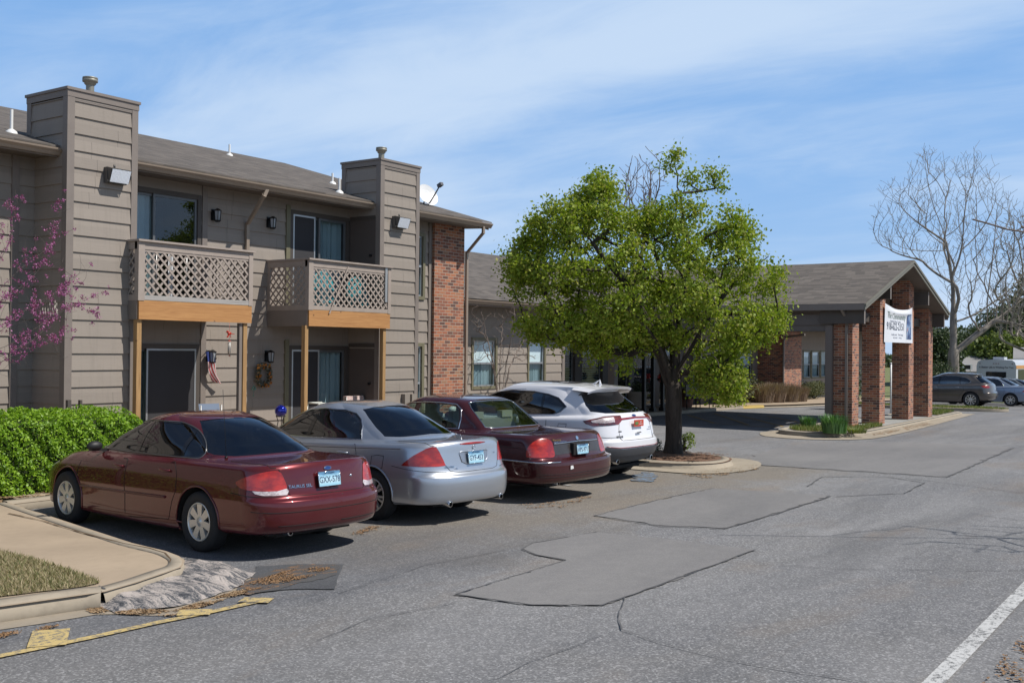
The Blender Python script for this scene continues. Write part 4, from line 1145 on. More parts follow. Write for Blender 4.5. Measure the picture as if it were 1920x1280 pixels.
# entrance recess: dark storefront with slatted blinds, doors
RYF = 20.3
m = MB()
for a, b_ in ((WEND, 29.2), (30.9, 31.3), (33.1, 33.6), (35.1, 35.5), (37.2, 37.6), (39.4, 39.8), (41.7, 43.0)): m.box((a, RYF - .08, -.4), (b_, RYF + .1, 3.3))
m.box((WEND, RYF - .06, 2.45), (43, RYF + .1, 3.3)); m.box((WEND, RYF - .06, -.4), (35.1, RYF + .1, .35))
m.build('entrance_frame', TRIMD, wing)
for a, b_ in ((29.2, 30.9), (31.3, 33.1), (33.6, 35.1)): window(wing, a, b_, .35, 2.45, RYF, 'fixed', TRIMD, 'slats', fw=.05)
for a, b_ in ((35.5, 37.2), (37.6, 39.4), (39.8, 41.7)): window(wing, a, b_, -.1, 2.45, RYF, 'fixed', TRIMD, 'none', fw=.06)
# roof
m = MB(); X0, X1 = 21.7, 70.0
roofslab(m, X0, X1, LE - .08, LZ, LR, LRZ); m.face([(X0, LR, LRZ), (X1, LR, LRZ), (X1, 35, LZ), (X0, 35, LZ)], uv=[(X0, 0), (X1, 0), (X1, 9), (X0, 9)])
m.build('roof', SHING, wing)
m = MB(); m.face([(X0, LE, LZ - .16), (X0, RYF + .1, LZ - .14), (X1, RYF + .1, LZ - .14), (X1, LE, LZ - .16)]); m.build('soffit', SOFFIT, wing)
m = MB(); m.box((X0, LE - .015, LZ - .18), (X1, LE + .01, LZ - .03)); m.face([(X1, LE, LZ - .2), (X1, LR, LRZ - .2), (X1, LR, LRZ), (X1, LE, LZ)]); m.build('fascia', TRIM, wing)
gutter(wing, 21.75, 31.0, LE - .016, LZ - .03); gutter(wing, 41.4, 70, LE - .016, LZ - .03)
m = MB(); m.face([(X0, LY + .3, -.5), (X0, 35, -.5), (X0, 35, 3.4), (X0, LR, LRZ), (X0, LY + .3, 3.7)]); m.face([(X1, BKY, -.5), (X1, 35, -.5), (X1, 35, 3.4), (X1, LR, LRZ - .1), (X1, BKY, 3.7)]); m.build('end_wall', SID, wing)
downspout(wing, [(21.95, LE - .07, LZ - .14), (21.95, LE - .05, LZ - .24), (21.9, LY - .08, 3.1)], .08, .06)

# ------------------------------------------------------------------ portico
GYF = 9.2; PX0, PX1 = 31.05, 41.35; PEAK = 36.35; PZ = 3.60; PPZ = 5.24; PBK = 19.5
por = thing('entrance_portico', 'gabled drive-through entrance portico on four brick pillars, right of the tree', 'portico', (36.3, 14, gz(36)))
m = MB(); L = math.hypot(PEAK - PX0, PPZ - PZ)
yb = 21.5
m.face([(PX0, yb, PZ), (PX0, GYF, PZ), (PEAK, GYF, PPZ), (PEAK, yb, PPZ)], uv=[(yb, 0), (GYF, 0), (GYF, L), (yb, L)])
m.face([(PEAK, yb, PPZ), (PEAK, GYF, PPZ), (PX1, GYF, PZ), (PX1, yb, PZ)], uv=[(yb, L), (GYF, L), (GYF, 0), (yb, 0)])
m.build('roof', SHING, por)
def slopez(x): return PZ + (PPZ - PZ) * (1 - abs(x - PEAK) / (PEAK - PX0))
m = MB()   # soffit following the slope, one sheet 10 cm under the roof
m.face([(PX0 + .02, yb, PZ - .10), (PEAK, yb, PPZ - .10), (PEAK, GYF + .03, PPZ - .10), (PX0 + .02, GYF + .03, PZ - .10)])
m.face([(PEAK, yb, PPZ - .10), (PX1 - .02, yb, PZ - .10), (PX1 - .02, GYF + .03, PZ - .10), (PEAK, GYF + .03, PPZ - .10)])
m.build('soffit', SOFFIT, por)
RAKE = simple('rake_paint', (0.155, 0.145, 0.115), .6, var=.15)
m = MB()   # rake boards (two steps)
for (xa, xb_) in ((PX0 - .03, PEAK), (PEAK, PX1 + .03)):
    za, zb2 = slopez(xa), slopez(xb_)
    for (y0, y1, t0, t1) in ((GYF - .005, GYF + .03, -.19, -.012), (GYF - .035, GYF - .006, -.085, -.008)):
        P = [(xa, y0, za + t0), (xb_, y0, zb2 + t0), (xb_, y0, zb2 + t1), (xa, y0, za + t1)]; Q = [(p[0], y1, p[2]) for p in P]
        m.face(P); m.face(Q[::-1])
        for i in range(4): m.face([P[i], Q[i], Q[(i + 1) % 4], P[(i + 1) % 4]][::-1])
m.build('rake_board', RAKE, por)
m = MB(); m.box((PX0 - .02, GYF + .03, PZ - .19), (PX0 + .01, yb - 2, PZ - .005)); m.box((PX1 - .01, GYF + .03, PZ - .19), (PX1 + .02, yb, PZ - .005)); m.build('fascia', TRIM, por)
# side header beam, wood post and back posts
m = MB(); zb3 = onX(1562, 589, 31.36).z
m.box((31.36, 10.28, zb3 - .32), (31.56, 18.2, zb3)); m.box((31.40, 10.45, zb3 - .50), (31.50, 18.2, zb3 - .321)); m.box((40.9, 10.28, zb3 - .32), (41.1, 18.2, zb3))
m.build('header_beam', simple('beam_paint', (.125, .108, .098), .6, var=.1), por)
m = MB()
m.box((31.34, 10.262, -.4), (31.58, 10.46, zb3 - .321)); m.box((31.34, 17.6, -.4), (31.58, 17.85, zb3 - .321)); m.build('support_post', simple('post_paint', (.15, .125, .11), .6, var=.1), por)
m = MB(); m.box((30.98 + .5, 10.0, 3.2), (31.2 + .5, 10.2, PZ - .1)); downspout(por, [(31.1, 9.9, PZ - .16), (31.3, 9.86, PZ - .35), (31.46, 9.86, PZ - .5), (31.46, 9.86, -.1)], .08, .07, mat=TRIM)
PIL = [(31.5, 32.12), (34.3, 34.9), (37.75, 38.38), (40.45, 41.05)]
PY0 = 9.70
for i, (x0, x1) in enumerate(PIL):
    z = gz((x0 + x1) / 2) + KH - .03
    m = MB(); zt = slopez(x0) - .10, slopez(x1) - .10
    dpt = .56
    y0, y1 = PY0, PY0 + dpt
    m.face([(x0, y1, z), (x0, y0, z), (x0, y0, zt[0]), (x0, y1, zt[0])]); m.face([(x0, y0, z), (x1, y0, z), (x1, y0, zt[1]), (x0, y0, zt[0])])
    m.face([(x1, y0, z), (x1, y1, z), (x1, y1, zt[1]), (x1, y0, zt[1])]); m.face([(x1, y1, z), (x0, y1, z), (x0, y1, zt[0]), (x1, y1, zt[1])])
    m.build('brick_pillar', BRICK, por)
# outlooker beams under the gable
m = MB()
for x, w in ((31.30, 0), (34.0, 0), (38.7, 0), (41.0, 0)):
    z = slopez(x) - .14 - (.06); m.box((x - .05, GYF + .1, z - .46), (x + .05, 10.6, z))
m.build('outlooker_beam', TRIMD, por)
m = MB()
for x in (31.30, 34.0, 38.7, 41.0):
    z = slopez(x) - .14 - .06; m.box((x - .055, GYF + .085, z - .465), (x + .055, GYF + .099, z))
m.build('beam_end_trim', TRIM, por)
m = MB(); m.box((31.6, 10.0, 3.15), (40.9, 10.22, 3.42)); m.build('tie_beam', TRIMD, por)
# ------------------------------------------------------------------ car bodies
def pchip_slopes(v, Y):
    """v: (R,), Y: (R, ...) -> monotone slopes"""
    h = np.diff(v); d = np.diff(Y, axis=0) / h.reshape((-1,) + (1,) * (Y.ndim - 1))
    m = np.zeros_like(Y); hh = h.reshape((-1,) + (1,) * (Y.ndim - 1))
    w1 = 2 * hh[1:] + hh[:-1]; w2 = hh[1:] + 2 * hh[:-1]
    with np.errstate(divide='ignore', invalid='ignore'):
        mm = (w1 + w2) / (w1 / d[:-1] + w2 / d[1:])
    mm = np.where(d[:-1] * d[1:] > 0, mm, 0.0)
    m[1:-1] = mm; m[0] = d[0]; m[-1] = d[-1]
    return m
def pchip(xk, yk, x):
    xk = np.array(xk, float); yk = np.array(yk, float)
    m = pchip_slopes(xk, yk); i = np.clip(np.searchsorted(xk, x) - 1, 0, len(xk) - 2)
    h = xk[i + 1] - xk[i]; t = np.clip((x - xk[i]) / h, 0, 1)
    return yk[i] * (2 * t**3 - 3 * t**2 + 1) + m[i] * h * (t**3 - 2 * t**2 + t) + yk[i + 1] * (-2 * t**3 + 3 * t**2) + m[i + 1] * h * (t**3 - t**2)

class Shell:
    """car skin as a stack of plan outlines: S(u, v), u from rear centre to front centre (half car, y > 0), v from sill to roof"""
    def __init__(s, rings, u1=0.22, u2=0.80):
        s.R = rings; s.u1 = u1; s.u2 = u2
        U = np.linspace(0, 1, 60); P = s.rings_at(U)                     # R x N x 3
        dd = np.linalg.norm(np.diff(P, axis=0), axis=2)
        s.v = np.concatenate([[0], np.cumsum(np.maximum(0.02, np.sqrt((dd ** 2).mean(axis=1))))])
        s.vn = [r.get('n') for r in rings]
        k = next((i for i, r in enumerate(rings) if r.get('n') == 'mid'), 3)
        UU = np.linspace(0, 1, 400); q = s.rings_at(UU)[k]
        s.su = UU; s.sl = np.concatenate([[0], np.cumsum(np.linalg.norm(np.diff(q, axis=0), axis=1))])
    def vr(s, name): return s.v[s.vn.index(name)]
    def rings_at(s, U):
        out = np.zeros((len(s.R), len(U), 3))
        for j, r in enumerate(s.R):
            xr, xf, w = r['xr'], r['xf'], r['w']; cr = r.get('cr', .4); cf = r.get('cf', .6); nr = r.get('nr', 2.6); nf = r.get('nf', 2.2)
            wr = r.get('wr', .97); wf = r.get('wf', .93)
            xs, xe = xr + cr, xf - cf; xm = xs + (xe - xs) * r.get('xm', .45)
            def side(x):
                t = np.where(x < xm, (xm - x) / (xm - xs), (x - xm) / (xe - xm))
                return w * np.where(x < xm, 1 - (1 - wr) * t ** 2, 1 - (1 - wf) * t ** 2)
            x = np.zeros(len(U)); y = np.zeros(len(U))
            a = U < s.u1; b_ = (U >= s.u1) & (U <= s.u2); c = U > s.u2
            th = (U[a] / s.u1) * PI / 2; ws = w * wr
            x[a] = xs - cr * np.abs(np.cos(th)) ** (2 / nr); y[a] = ws * np.abs(np.sin(th)) ** (2 / nr)
            t = (U[b_] - s.u1) / (s.u2 - s.u1); x[b_] = xs + (xe - xs) * t; y[b_] = side(x[b_])
            th = ((1 - U[c]) / (1 - s.u2)) * PI / 2; ws = w * wf
            x[c] = xe + cf * np.abs(np.cos(th)) ** (2 / nf); y[c] = ws * np.abs(np.sin(th)) ** (2 / nf)
            zk = r['z']
            z = np.full(len(U), float(zk)) if isinstance(zk, (int, float)) else pchip([k[0] for k in zk], [k[1] for k in zk], x)
            cr_ = r.get('crown', 0.0)          # rises towards the centreline on the deck and hood
            if cr_: z = z + cr_ * (1 - (y / max(w, 1e-3)) ** 2)
            out[j, :, 0] = x; out[j, :, 1] = y; out[j, :, 2] = z
        return out
    def S(s, U, V):
        U = np.clip(np.asarray(U, float), 0, 1); V = np.clip(np.asarray(V, float), 0, s.v[-1])
        P = s.rings_at(U); M = pchip_slopes(s.v, P)
        i = np.clip(np.searchsorted(s.v, V, side='right') - 1, 0, len(s.v) - 2); n = np.arange(len(U))
        h = s.v[i + 1] - s.v[i]; t = ((V - s.v[i]) / h)[:, None]; h = h[:, None]
        return P[i, n] * (2 * t**3 - 3 * t**2 + 1) + M[i, n] * h * (t**3 - 2 * t**2 + t) + P[i + 1, n] * (-2 * t**3 + 3 * t**2) + M[i + 1, n] * h * (t**3 - t**2)
    def NRM(s, U, V):
        e = 2e-3; ev = 3e-3
        a = s.S(np.clip(U + e, 0, 1), V) - s.S(np.clip(U - e, 0, 1), V)
        b_ = s.S(U, np.clip(V + ev, 0, s.v[-1])) - s.S(U, np.clip(V - ev, 0, s.v[-1]))
        n = -np.cross(a, b_); l = np.linalg.norm(n, axis=1, keepdims=True); n = n / np.maximum(l, 1e-9)
        bad = (l[:, 0] < 1e-9); n[bad] = (0, 0, 1)
        c = s.S(U, V) - np.array([s.cx, 0, s.cz]); f = (n * c).sum(1) < 0; n[f] *= -1
        mid = s.S(U, V)[:, 1] < 1e-4; n[mid, 1] = 0; n /= np.maximum(np.linalg.norm(n, axis=1, keepdims=True), 1e-9)
        return n
    cx = 2.4; cz = 0.55
    def prep(s):
        s.GU = np.concatenate([np.linspace(0, s.u1, 26)[:-1], np.linspace(s.u1, s.u2, 84)[:-1], np.linspace(s.u2, 1, 22)])
        vv = []
        for a, b_ in zip(s.v[:-1], s.v[1:]):
            k = max(2, int(math.ceil((b_ - a) / 0.045))); vv += list(np.linspace(a, b_, k + 1)[:-1])
        s.GV = np.array(vv + [s.v[-1]])
        uu, vv = np.meshgrid(s.GU, s.GV); s.gu = uu.ravel(); s.gv = vv.ravel(); s.gp = s.S(s.gu, s.gv)
        s.gs = np.interp(s.gu, s.su, s.sl)
    def q(s, kind, U, V):
        p = s.S(U, V)
        if kind == 'side': return np.stack([p[:, 0], p[:, 2]], 1)
        if kind == 'rear' or kind == 'front': return np.stack([p[:, 1], p[:, 2]], 1)
        if kind == 'wrap': return np.stack([np.interp(U, s.su, s.sl), p[:, 2]], 1)
        if kind == 'top': return np.stack([p[:, 0], p[:, 1]], 1)
    def inv(s, kind, pts, vmin=None, vmax=None):
        vmin = 0 if vmin is None else vmin; vmax = s.v[-1] if vmax is None else vmax
        mask = (s.gv >= vmin - 1e-6) & (s.gv <= vmax + 1e-6)
        if kind == 'side': mask &= (s.gu > s.u1 * .45) & (s.gu < s.u2 + .12)
        if kind == 'rear': mask &= s.gu <= s.u1 * 1.001
        if kind == 'front': mask &= s.gu >= s.u2
        U0, V0, P0 = s.gu[mask], s.gv[mask], s.gp[mask]
        Q0 = {'side': P0[:, [0, 2]], 'rear': P0[:, [1, 2]], 'front': P0[:, [1, 2]], 'top': P0[:, [0, 1]], 'wrap': np.stack([s.gs[mask], P0[:, 2]], 1)}[kind]
        pts = np.asarray(pts, float)
        k = ((Q0[None] - pts[:, None]) ** 2).sum(2).argmin(1); U, V = U0[k].copy(), V0[k].copy()
        for _ in range(14):
            q0 = s.q(kind, U, V); e = pts - q0; du = 1e-3; dv = 1e-3
            su = np.where(U + du > 1, -1, 1) * du; sv = np.where(V + dv > s.v[-1], -1, 1) * dv
            ju = (s.q(kind, U + su, V) - q0) / su[:, None]; jv = (s.q(kind, U, V + sv) - q0) / sv[:, None]
            det = ju[:, 0] * jv[:, 1] - ju[:, 1] * jv[:, 0]; det = np.where(np.abs(det) < 1e-7, 1e9, det)
            dU = (e[:, 0] * jv[:, 1] - e[:, 1] * jv[:, 0]) / det; dV = (ju[:, 0] * e[:, 1] - ju[:, 1] * e[:, 0]) / det
            U = np.clip(U + np.clip(dU, -.02, .02), 0, 1); V = np.clip(V + np.clip(dV, -.04, .04), vmin, vmax)
        return np.stack([U, V], 1)
    def uvs(s): return 7.0
    def path(s, kind, pts, closed=False, step=.035, **k):
        P = [Vector(p) for p in pts]; out = []; n = len(P)
        for i in range(n if closed else n - 1):
            a, b_ = P[i], P[(i + 1) % n]; m = max(1, int((b_ - a).length / step))
            out += [a.lerp(b_, j / m) for j in range(m)]
        if not closed: out.append(P[-1])
        return s.inv(kind, [tuple(p) for p in out], **k)

def poly_in(pts, poly):
    x, y = pts[:, 0], pts[:, 1]; c = np.zeros(len(pts), bool); n = len(poly); j = n - 1
    for i in range(n):
        xi, yi = poly[i]; xj, yj = poly[j]
        with np.errstate(divide='ignore', invalid='ignore'):
            c ^= ((yi > y) != (yj > y)) & (x < (xj - xi) * (y - yi) / (yj - yi) + xi)
        j = i
    return c

def link_mesh(name, v, f, mat, parent, normals=None, smooth=True):
    me = bpy.data.meshes.new(name); me.from_pydata([tuple(p) for p in v], [], [tuple(int(i) for i in q) for q in f])
    if mat: me.materials.append(mat)
    me.polygons.foreach_set('use_smooth', [smooth] * len(f)); me.update()
    if normals is not None: me.normals_split_custom_set_from_vertices([tuple(n) for n in normals])
    o = bpy.data.objects.new(name, me); COL.objects.link(o); o.parent = parent
    return o

SMOOTHC = lambda pts, k=6: smooth_path(pts, True, k)
TYRE = simple('tyre_rubber', (0.018, 0.018, 0.019), .8, var=.25, vscale=20)
WELL = simple('wheel_well', (0.008, 0.008, 0.008), .95, var=0)
RIMM = simple('alloy_rim', (0.66, 0.65, 0.62), .30, .6, var=.12, vscale=8)
CHROME = simple('chrome', (0.62, 0.63, 0.65), .12, 1.0, var=0)
RUBBER = simple('black_rubber', (0.012, 0.012, 0.013), .55, var=0)
SEAM = simple('panel_gap', (0.006, 0.005, 0.005), .8, var=0)
UNDER = simple('underbody', (0.012, 0.012, 0.012), .9, var=0)
def m_lens(name, c1, c2, scale=30):
    m, t, b = nmat(name); f = noise(t, coords(t, 'Object', (1, 1, 2.2)), scale, 3, .6); g_ = noise(t, coords(t), 5, 3)
    lk(t, ramp(t, mth(t, 'ADD', mth(t, 'MULTIPLY', f, .5), mth(t, 'MULTIPLY', g_, .5)), [(.42, c1), (.58, c2)]), b.inputs['Base Color'])
    b.inputs['Roughness'].default_value = .25; b.inputs['Coat Weight'].default_value = 1; b.inputs['Coat Roughness'].default_value = .02; bump(t, b, f, .25, .004); return m
LAMPR = m_lens('red_lens', (0.24, 0.006, 0.003), (0.46, 0.020, 0.006), 9)
LAMPD = simple('dark_red_lens', (0.22, 0.008, 0.006), .12, var=.2, vscale=22, coat=1.0)
LAMPW = m_lens('clear_lens', (0.30, 0.24, 0.24), (0.62, 0.56, 0.56), 45)
SEAT = simple('seat_fabric_dark', (0.05, 0.05, 0.052), .9, var=.1)
SEATB = simple('seat_fabric_tan', (0.36, 0.34, 0.30), .9, var=.1)
def m_plate():
    m, t, b = nmat('licence_plate_blue')
    s_ = N(t, 'ShaderNodeSeparateXYZ'); lk(t, coords(t, 'UV'), s_.inputs[0])
    g_ = noise(t, coords(t, 'UV', (3, 2, 1)), 2.0, 3)
    c = ramp(t, mth(t, 'ADD', s_.outputs[1], mth(t, 'MULTIPLY', g_, 0.3)), [(0.25, (0.30, 0.55, 0.68)), (0.5, (0.52, 0.70, 0.76)), (0.85, (0.30, 0.53, 0.66)), (1.05, (0.10, 0.24, 0.40))])
    lk(t, c, b.inputs['Base Color']); b.inputs['Roughness'].default_value = .35; return m
PLATE = m_plate()
INK = simple('plate_ink', (0.02, 0.05, 0.12), .5, var=0)

def text_mesh(name, body, size, mat, parent, M, extrude=.0015, sx=1.0, align='CENTER', bold=0.0):
    cu = bpy.data.curves.new(name, 'FONT'); cu.body = body; cu.size = size; cu.align_x = align; cu.align_y = 'CENTER'; cu.extrude = extrude; cu.offset = bold
    cu.resolution_u = 2
    o = bpy.data.objects.new(name, cu); COL.objects.link(o)
    dg = bpy.context.evaluated_depsgraph_get(); me = bpy.data.meshes.new_from_object(o.evaluated_get(dg))
    bpy.data.objects.remove(o); bpy.data.curves.remove(cu)
    me.transform(Matrix.Diagonal((sx, 1, 1, 1))); me.transform(M); me.materials.clear(); me.materials.append(mat)
    r = bpy.data.objects.new(name, me); COL.objects.link(r); r.parent = parent
    return r

def make_wheel(car, x, y, side, r=.325, w=.21, rim=.21, spokes=7, style='broad', rimmat=None):
    """side +1: outer face towards +y"""
    m = MB(); h = w / 2
    prof = [(rim, -h * .8), (rim + .02, -h), (r - .035, -h), (r - .008, -h * .8), (r, -h * .55), (r, h * .55), (r - .008, h * .8), (r - .035, h), (rim + .02, h), (rim + .002, h * .80)]
    m.lathe(prof, (0, 0, 0), 'y', 40)
    wl_ = m.build('wheel', TYRE, None); wl_.parent = car; wl_.location = (x, y, r - .006)
    rm = MB(); s_ = side
    d = lambda v: v * s_
    pr = [(rim + .003, d(h * .83)), (rim - .004, d(h * .90)), (rim - .014, d(h * .86)), (rim - .018, d(h * .45)), (rim - .02, d(-h * .6))]
    if s_ < 0: pr = pr
    rm.lathe(pr, (0, 0, 0), 'y', 36)
    rm.lathe([(rim - .02, d(-h * .3)), (.0, d(-h * .3))], (0, 0, 0), 'y', 24, m=1)
    hub = .062
    rm.lathe([(hub, d(h * .35)), (hub, d(h * .70)), (hub * .8, d(h * .76)), (.028, d(h * .76)), (.026, d(h * .80)), (0, d(h * .81))], (0, 0, 0), 'y', 24)
    for k in range(spokes):
        a = 2 * PI * k / spokes + PI / 2
        ca, sa = math.cos(a), math.sin(a)
        if style == 'broad': pairs = [(0, .030, .046)]
        elif style == 'thin': pairs = [(-.10, .011, .014), (.10, .011, .014)]
        else: pairs = [(0, .017, .024)]
        for (off, w0, w1) in pairs:
            a2 = a + off; c2, s2 = math.cos(a2), math.sin(a2)
            P0 = Vector((c2 * hub * .8, 0, s2 * hub * .8)); P1 = Vector((math.cos(a + off * 1.6) * (rim - .010), 0, math.sin(a + off * 1.6) * (rim - .010)))
            t = (P1 - P0).normalized(); sd = Vector((-t.z, 0, t.x))
            y0, y1 = d(h * .74), d(h * .80); yb = d(h * .40)
            A = [P0 + sd * w0 + Vector((0, y0, 0)), P0 - sd * w0 + Vector((0, y0, 0)), P1 - sd * w1 + Vector((0, y1, 0)), P1 + sd * w1 + Vector((0, y1, 0))]
            B = [p + Vector((0, yb - y0, 0)) for p in A]
            q = [A, [A[0], B[0], B[1], A[1]], [A[1], B[1], B[2], A[2]], [A[3], B[3], B[0], A[0]]]
            for f in q: rm.face(f if s_ < 0 else f[::-1])
    ro = rm.build('rim', [rimmat or RIMM, WELL], None); ro.parent = wl_
    for k in range(5):
        pass
    return wl_

def make_car(spec, loc, heading, name, label, cat='car', group='cars parked nose-in along the building'):
    """local frame: x forward from the rear bumper, y left, z up; loc = ground point under the car's centre line at x = pivot"""
    zs = spec.get('zs', 1.0)
    for r_ in spec['rings']:
        r_['z'] = r_['z'] * zs if isinstance(r_['z'], (int, float)) else [(k, z * zs) for k, z in r_['z']]
    spec = dict(spec)
    if zs != 1.0:
        spec['cuts'] = [(a, b_, [(p[0], p[1] * zs) for p in c], e) for a, b_, c, e in spec['cuts']]
        spec['trims'] = [(q[0], [(p[0], p[1] * zs) for p in q[1]]) + tuple(q[2:]) for q in spec.get('trims', [])]
        spec['seams'] = [(q[0], [(p[0], p[1] * (zs if q[0] != 'top' else 1)) for p in q[1]], q[2]) for q in spec.get('seams', [])]
    sh = Shell(spec['rings'], spec.get('u1', .22), spec.get('u2', .80)); sh.cx = spec['L'] * .5; sh.prep()
    car = thing(name, label, cat, loc, heading, group)
    T = Matrix.Translation((-spec['pivot'], 0, 0))
    K = 7.0
    paint = spec['paint']
    vb = sh.vr('base'); vtop = sh.v[-1]
    polys = []          # (tag, uv polygon)
    for tg, kind, pts, kw in spec['cuts']:
        uv = sh.path(kind, pts, True, **kw(sh) if callable(kw) else kw)
        polys.append((tg, uv))
    # wheel arches
    arches = []
    for ax in (spec['ra'], spec['fa']):
        c = [(ax + spec['ar'] * math.cos(a), spec['az'] + spec['ar'] * math.sin(a)) for a in np.linspace(-.35, PI + .35, 30)]
        c = [(x, max(z, .12)) for x, z in c]
        zmin = .13
        c = [(x, z) for x, z in c if z > zmin] ; c = [(c[0][0], zmin)] + c + [(c[-1][0], zmin)]
        uv = sh.inv('side', c, vmin=0, vmax=sh.vr('belt'))
        uv[0, 1] = -.02; uv[-1, 1] = -.02
        polys.append(('hole', uv)); arches.append((ax, uv[1:-1]))
    # constrained triangulation of the parameter domain
    pts = []; edges = []
    gu, gv = sh.gu, sh.gv
    allp = [(tg, uv * np.array([K, 1.0])) for tg, uv in polys]
    G2 = np.stack([gu * K, gv], 1)
    keep = np.ones(len(G2), bool)
    for tg, p in allp:
        n = len(p)
        for i in range(n):
            a, b_ = p[i], p[(i + 1) % n]; ab = b_ - a; L2 = max(1e-12, (ab ** 2).sum())
            t = np.clip(((G2 - a) @ ab) / L2, 0, 1); dd = np.sqrt(((G2 - a - t[:, None] * ab) ** 2).sum(1)); keep &= dd > .009
    border = (gu <= 0) | (gu >= 1) | (gv <= 0) | (gv >= vtop)
    G2 = G2[keep | border]
    pts = [Vector(p) for p in G2.tolist()]
    for tg, p in allp:
        b0 = len(pts); n = len(p); p = p.copy(); p[:, 0] = np.clip(p[:, 0], 0, K); p[:, 1] = np.clip(p[:, 1], 0, vtop)
        pts += [Vector(q) for q in p.tolist()]; edges += [(b0 + i, b0 + (i + 1) % n) for i in range(n)]
    cv, ce, cf, *_ = delaunay_2d_cdt(pts, edges, [], 0, 1e-5)
    cv = np.array([(p.x, p.y) for p in cv]); cf = np.array([f for f in cf if len(f) == 3])
    cen = cv[cf].mean(1)
    lab = np.array(['body'] * len(cf), dtype=object)
    for tg, p in allp: lab[poly_in(cen, p)] = tg
    P3 = sh.S(cv[:, 0] / K, cv[:, 1]); N3 = sh.NRM(cv[:, 0] / K, cv[:, 1])
    for tg in sorted(set(lab.tolist())):
        if tg == 'hole': continue
        info = spec['tags'].get(tg, dict(name='body', mat=paint))
        fs = cf[lab == tg]
        used, inv = np.unique(fs, return_inverse=True); fs = inv.reshape(-1, 3)
        v = P3[used].copy(); n = N3[used]
        v = v + n * info.get('off', 0.0)
        # orient triangles outwards
        fn = np.cross(v[fs[:, 1]] - v[fs[:, 0]], v[fs[:, 2]] - v[fs[:, 0]]); flip = (fn * n[fs[:, 0]]).sum(1) < 0
        fs[flip] = fs[flip][:, ::-1]
        mv = v * (1, -1, 1); mn = n * (1, -1, 1)
        if info.get('split'):
            sets = [(v, fs, n), (mv, fs[:, ::-1], mn)]
        else: sets = [(np.concatenate([v, mv]), np.concatenate([fs, fs[:, ::-1] + len(v)]), np.concatenate([n, mn]))]
        for (vv, ff, nn) in sets:
            o = link_mesh(info['name'], vv, ff, info['mat'], car, nn); o.data.transform(T)
            if info.get('label'): o['label'] = info['label']
            info.setdefault('objs', []).append(o)
    def add(mb, nm, mat, par=None):
        o = mb.build(nm, mat, None); o.parent = par or car; o.data.transform(T); return o
    def trim(kind, pts, rad, mat, nm, closed=True, off=0.0, both=True, **kw):
        uv = sh.path(kind, pts, closed, **kw); p = sh.S(uv[:, 0], uv[:, 1]); n = sh.NRM(uv[:, 0], uv[:, 1]); p = p + n * off
        m = MB()
        for sg in ((1, -1) if both else (1,)):
            q = [Vector((a[0], a[1] * sg, a[2])) for a in p]
            if closed: q = q + [q[0]]
            m.tube(q, rad, 6, caps=not closed)
        return add(m, nm, mat)
    for (kind, pts, rad, mat, nm, closed, off, kw) in spec.get('trims', []):
        trim(kind, pts, rad, MATS.get(mat, mat) if isinstance(mat, str) else mat, nm, closed, off, **(kw(sh) if callable(kw) else kw))
    if spec.get('seams'):
        m = MB()
        for (kind, pts, kw) in spec['seams']:
            uv = sh.path(kind, pts, False, **(kw(sh) if callable(kw) else kw)); p = sh.S(uv[:, 0], uv[:, 1])
            for sg in (1, -1): m.tube([Vector((a[0], a[1] * sg, a[2])) for a in p], spec.get('gap', .0045) * 1.25, 5)
        add(m, 'panel_gaps', SEAM)
    # arch lips, wheel wells, floor
    m = MB(); mw = MB()
    for ax, uv in arches:
        p = sh.S(uv[:, 0], uv[:, 1]); n = sh.NRM(uv[:, 0], uv[:, 1])
        for sg in (1, -1):
            m.tube([Vector((a[0], a[1] * sg, a[2])) for a in p], spec.get('lip', .012), 6)
            inner = [Vector((a[0], .50 * sg, a[2])) for a in p]; outer = [Vector((a[0], (a[1] - .004) * sg, a[2])) for a in p]
            for i in range(len(p) - 1): mw.face([outer[i], outer[i + 1], inner[i + 1], inner[i]])
            c = Vector((ax, .50 * sg, .3))
            for i in range(len(p) - 1): mw.face([inner[i], inner[i + 1], c])
    add(m, 'wheel_arch', spec.get('archmat', paint)); add(mw, 'wheel_well', WELL)
    L = spec['L']; m = MB(); m.box((.35, -.52, .20), (L - .4, .52, .24)); m.box((.25, -.70, .25), (spec['ra'] - .42, .70, .27)); m.box((spec['ra'] + .42, -.80, .19), (spec['fa'] - .42, .80, .23))
    m.tube([(spec['ra'], -.7, .3), (spec['ra'], .7, .3)], .05, 8); add(m, 'underbody', UNDER)
    for ax in (spec['ra'], spec['fa']):
        for sg in (1, -1):
            w = make_wheel(car, ax - spec['pivot'], sg * (spec['track'] / 2), sg, spec['wr'], spec.get('ww', .205), spec['rim'], spec['spokes'], spec.get('rstyle', 'broad'), spec.get('rimmat'))
    # cabin: floor, dash, seats, parcel shelf
    cab = spec['cabin']; sm = spec.get('seatmat', SEAT)
    m = MB(); x0, x1, zb, w = cab['x0'], cab['x1'], cab['zb'], cab['w']
    m.box((x0 - .1, -w, .28), (x1 + .3, w, .32)); m.box((x1 - .15, -w, .3), (x1 + .35, w, zb - .03)); m.box((x0 - .55, -w, .3), (x0 + .05, w, zb - .02))
    add(m, 'cabin_lining', spec.get('lining', DARKIN))
    m = MB()
    def seat(x, y, ww, back=.66):
        m.obox((x + .22, y, .50), (.26, 0, .02), (0, ww, 0), (0, 0, .09)); m.obox((x - .06, y, .50 + back / 2), (-.06, 0, back / 2), (0, ww, 0), (.055, 0, 0)); 
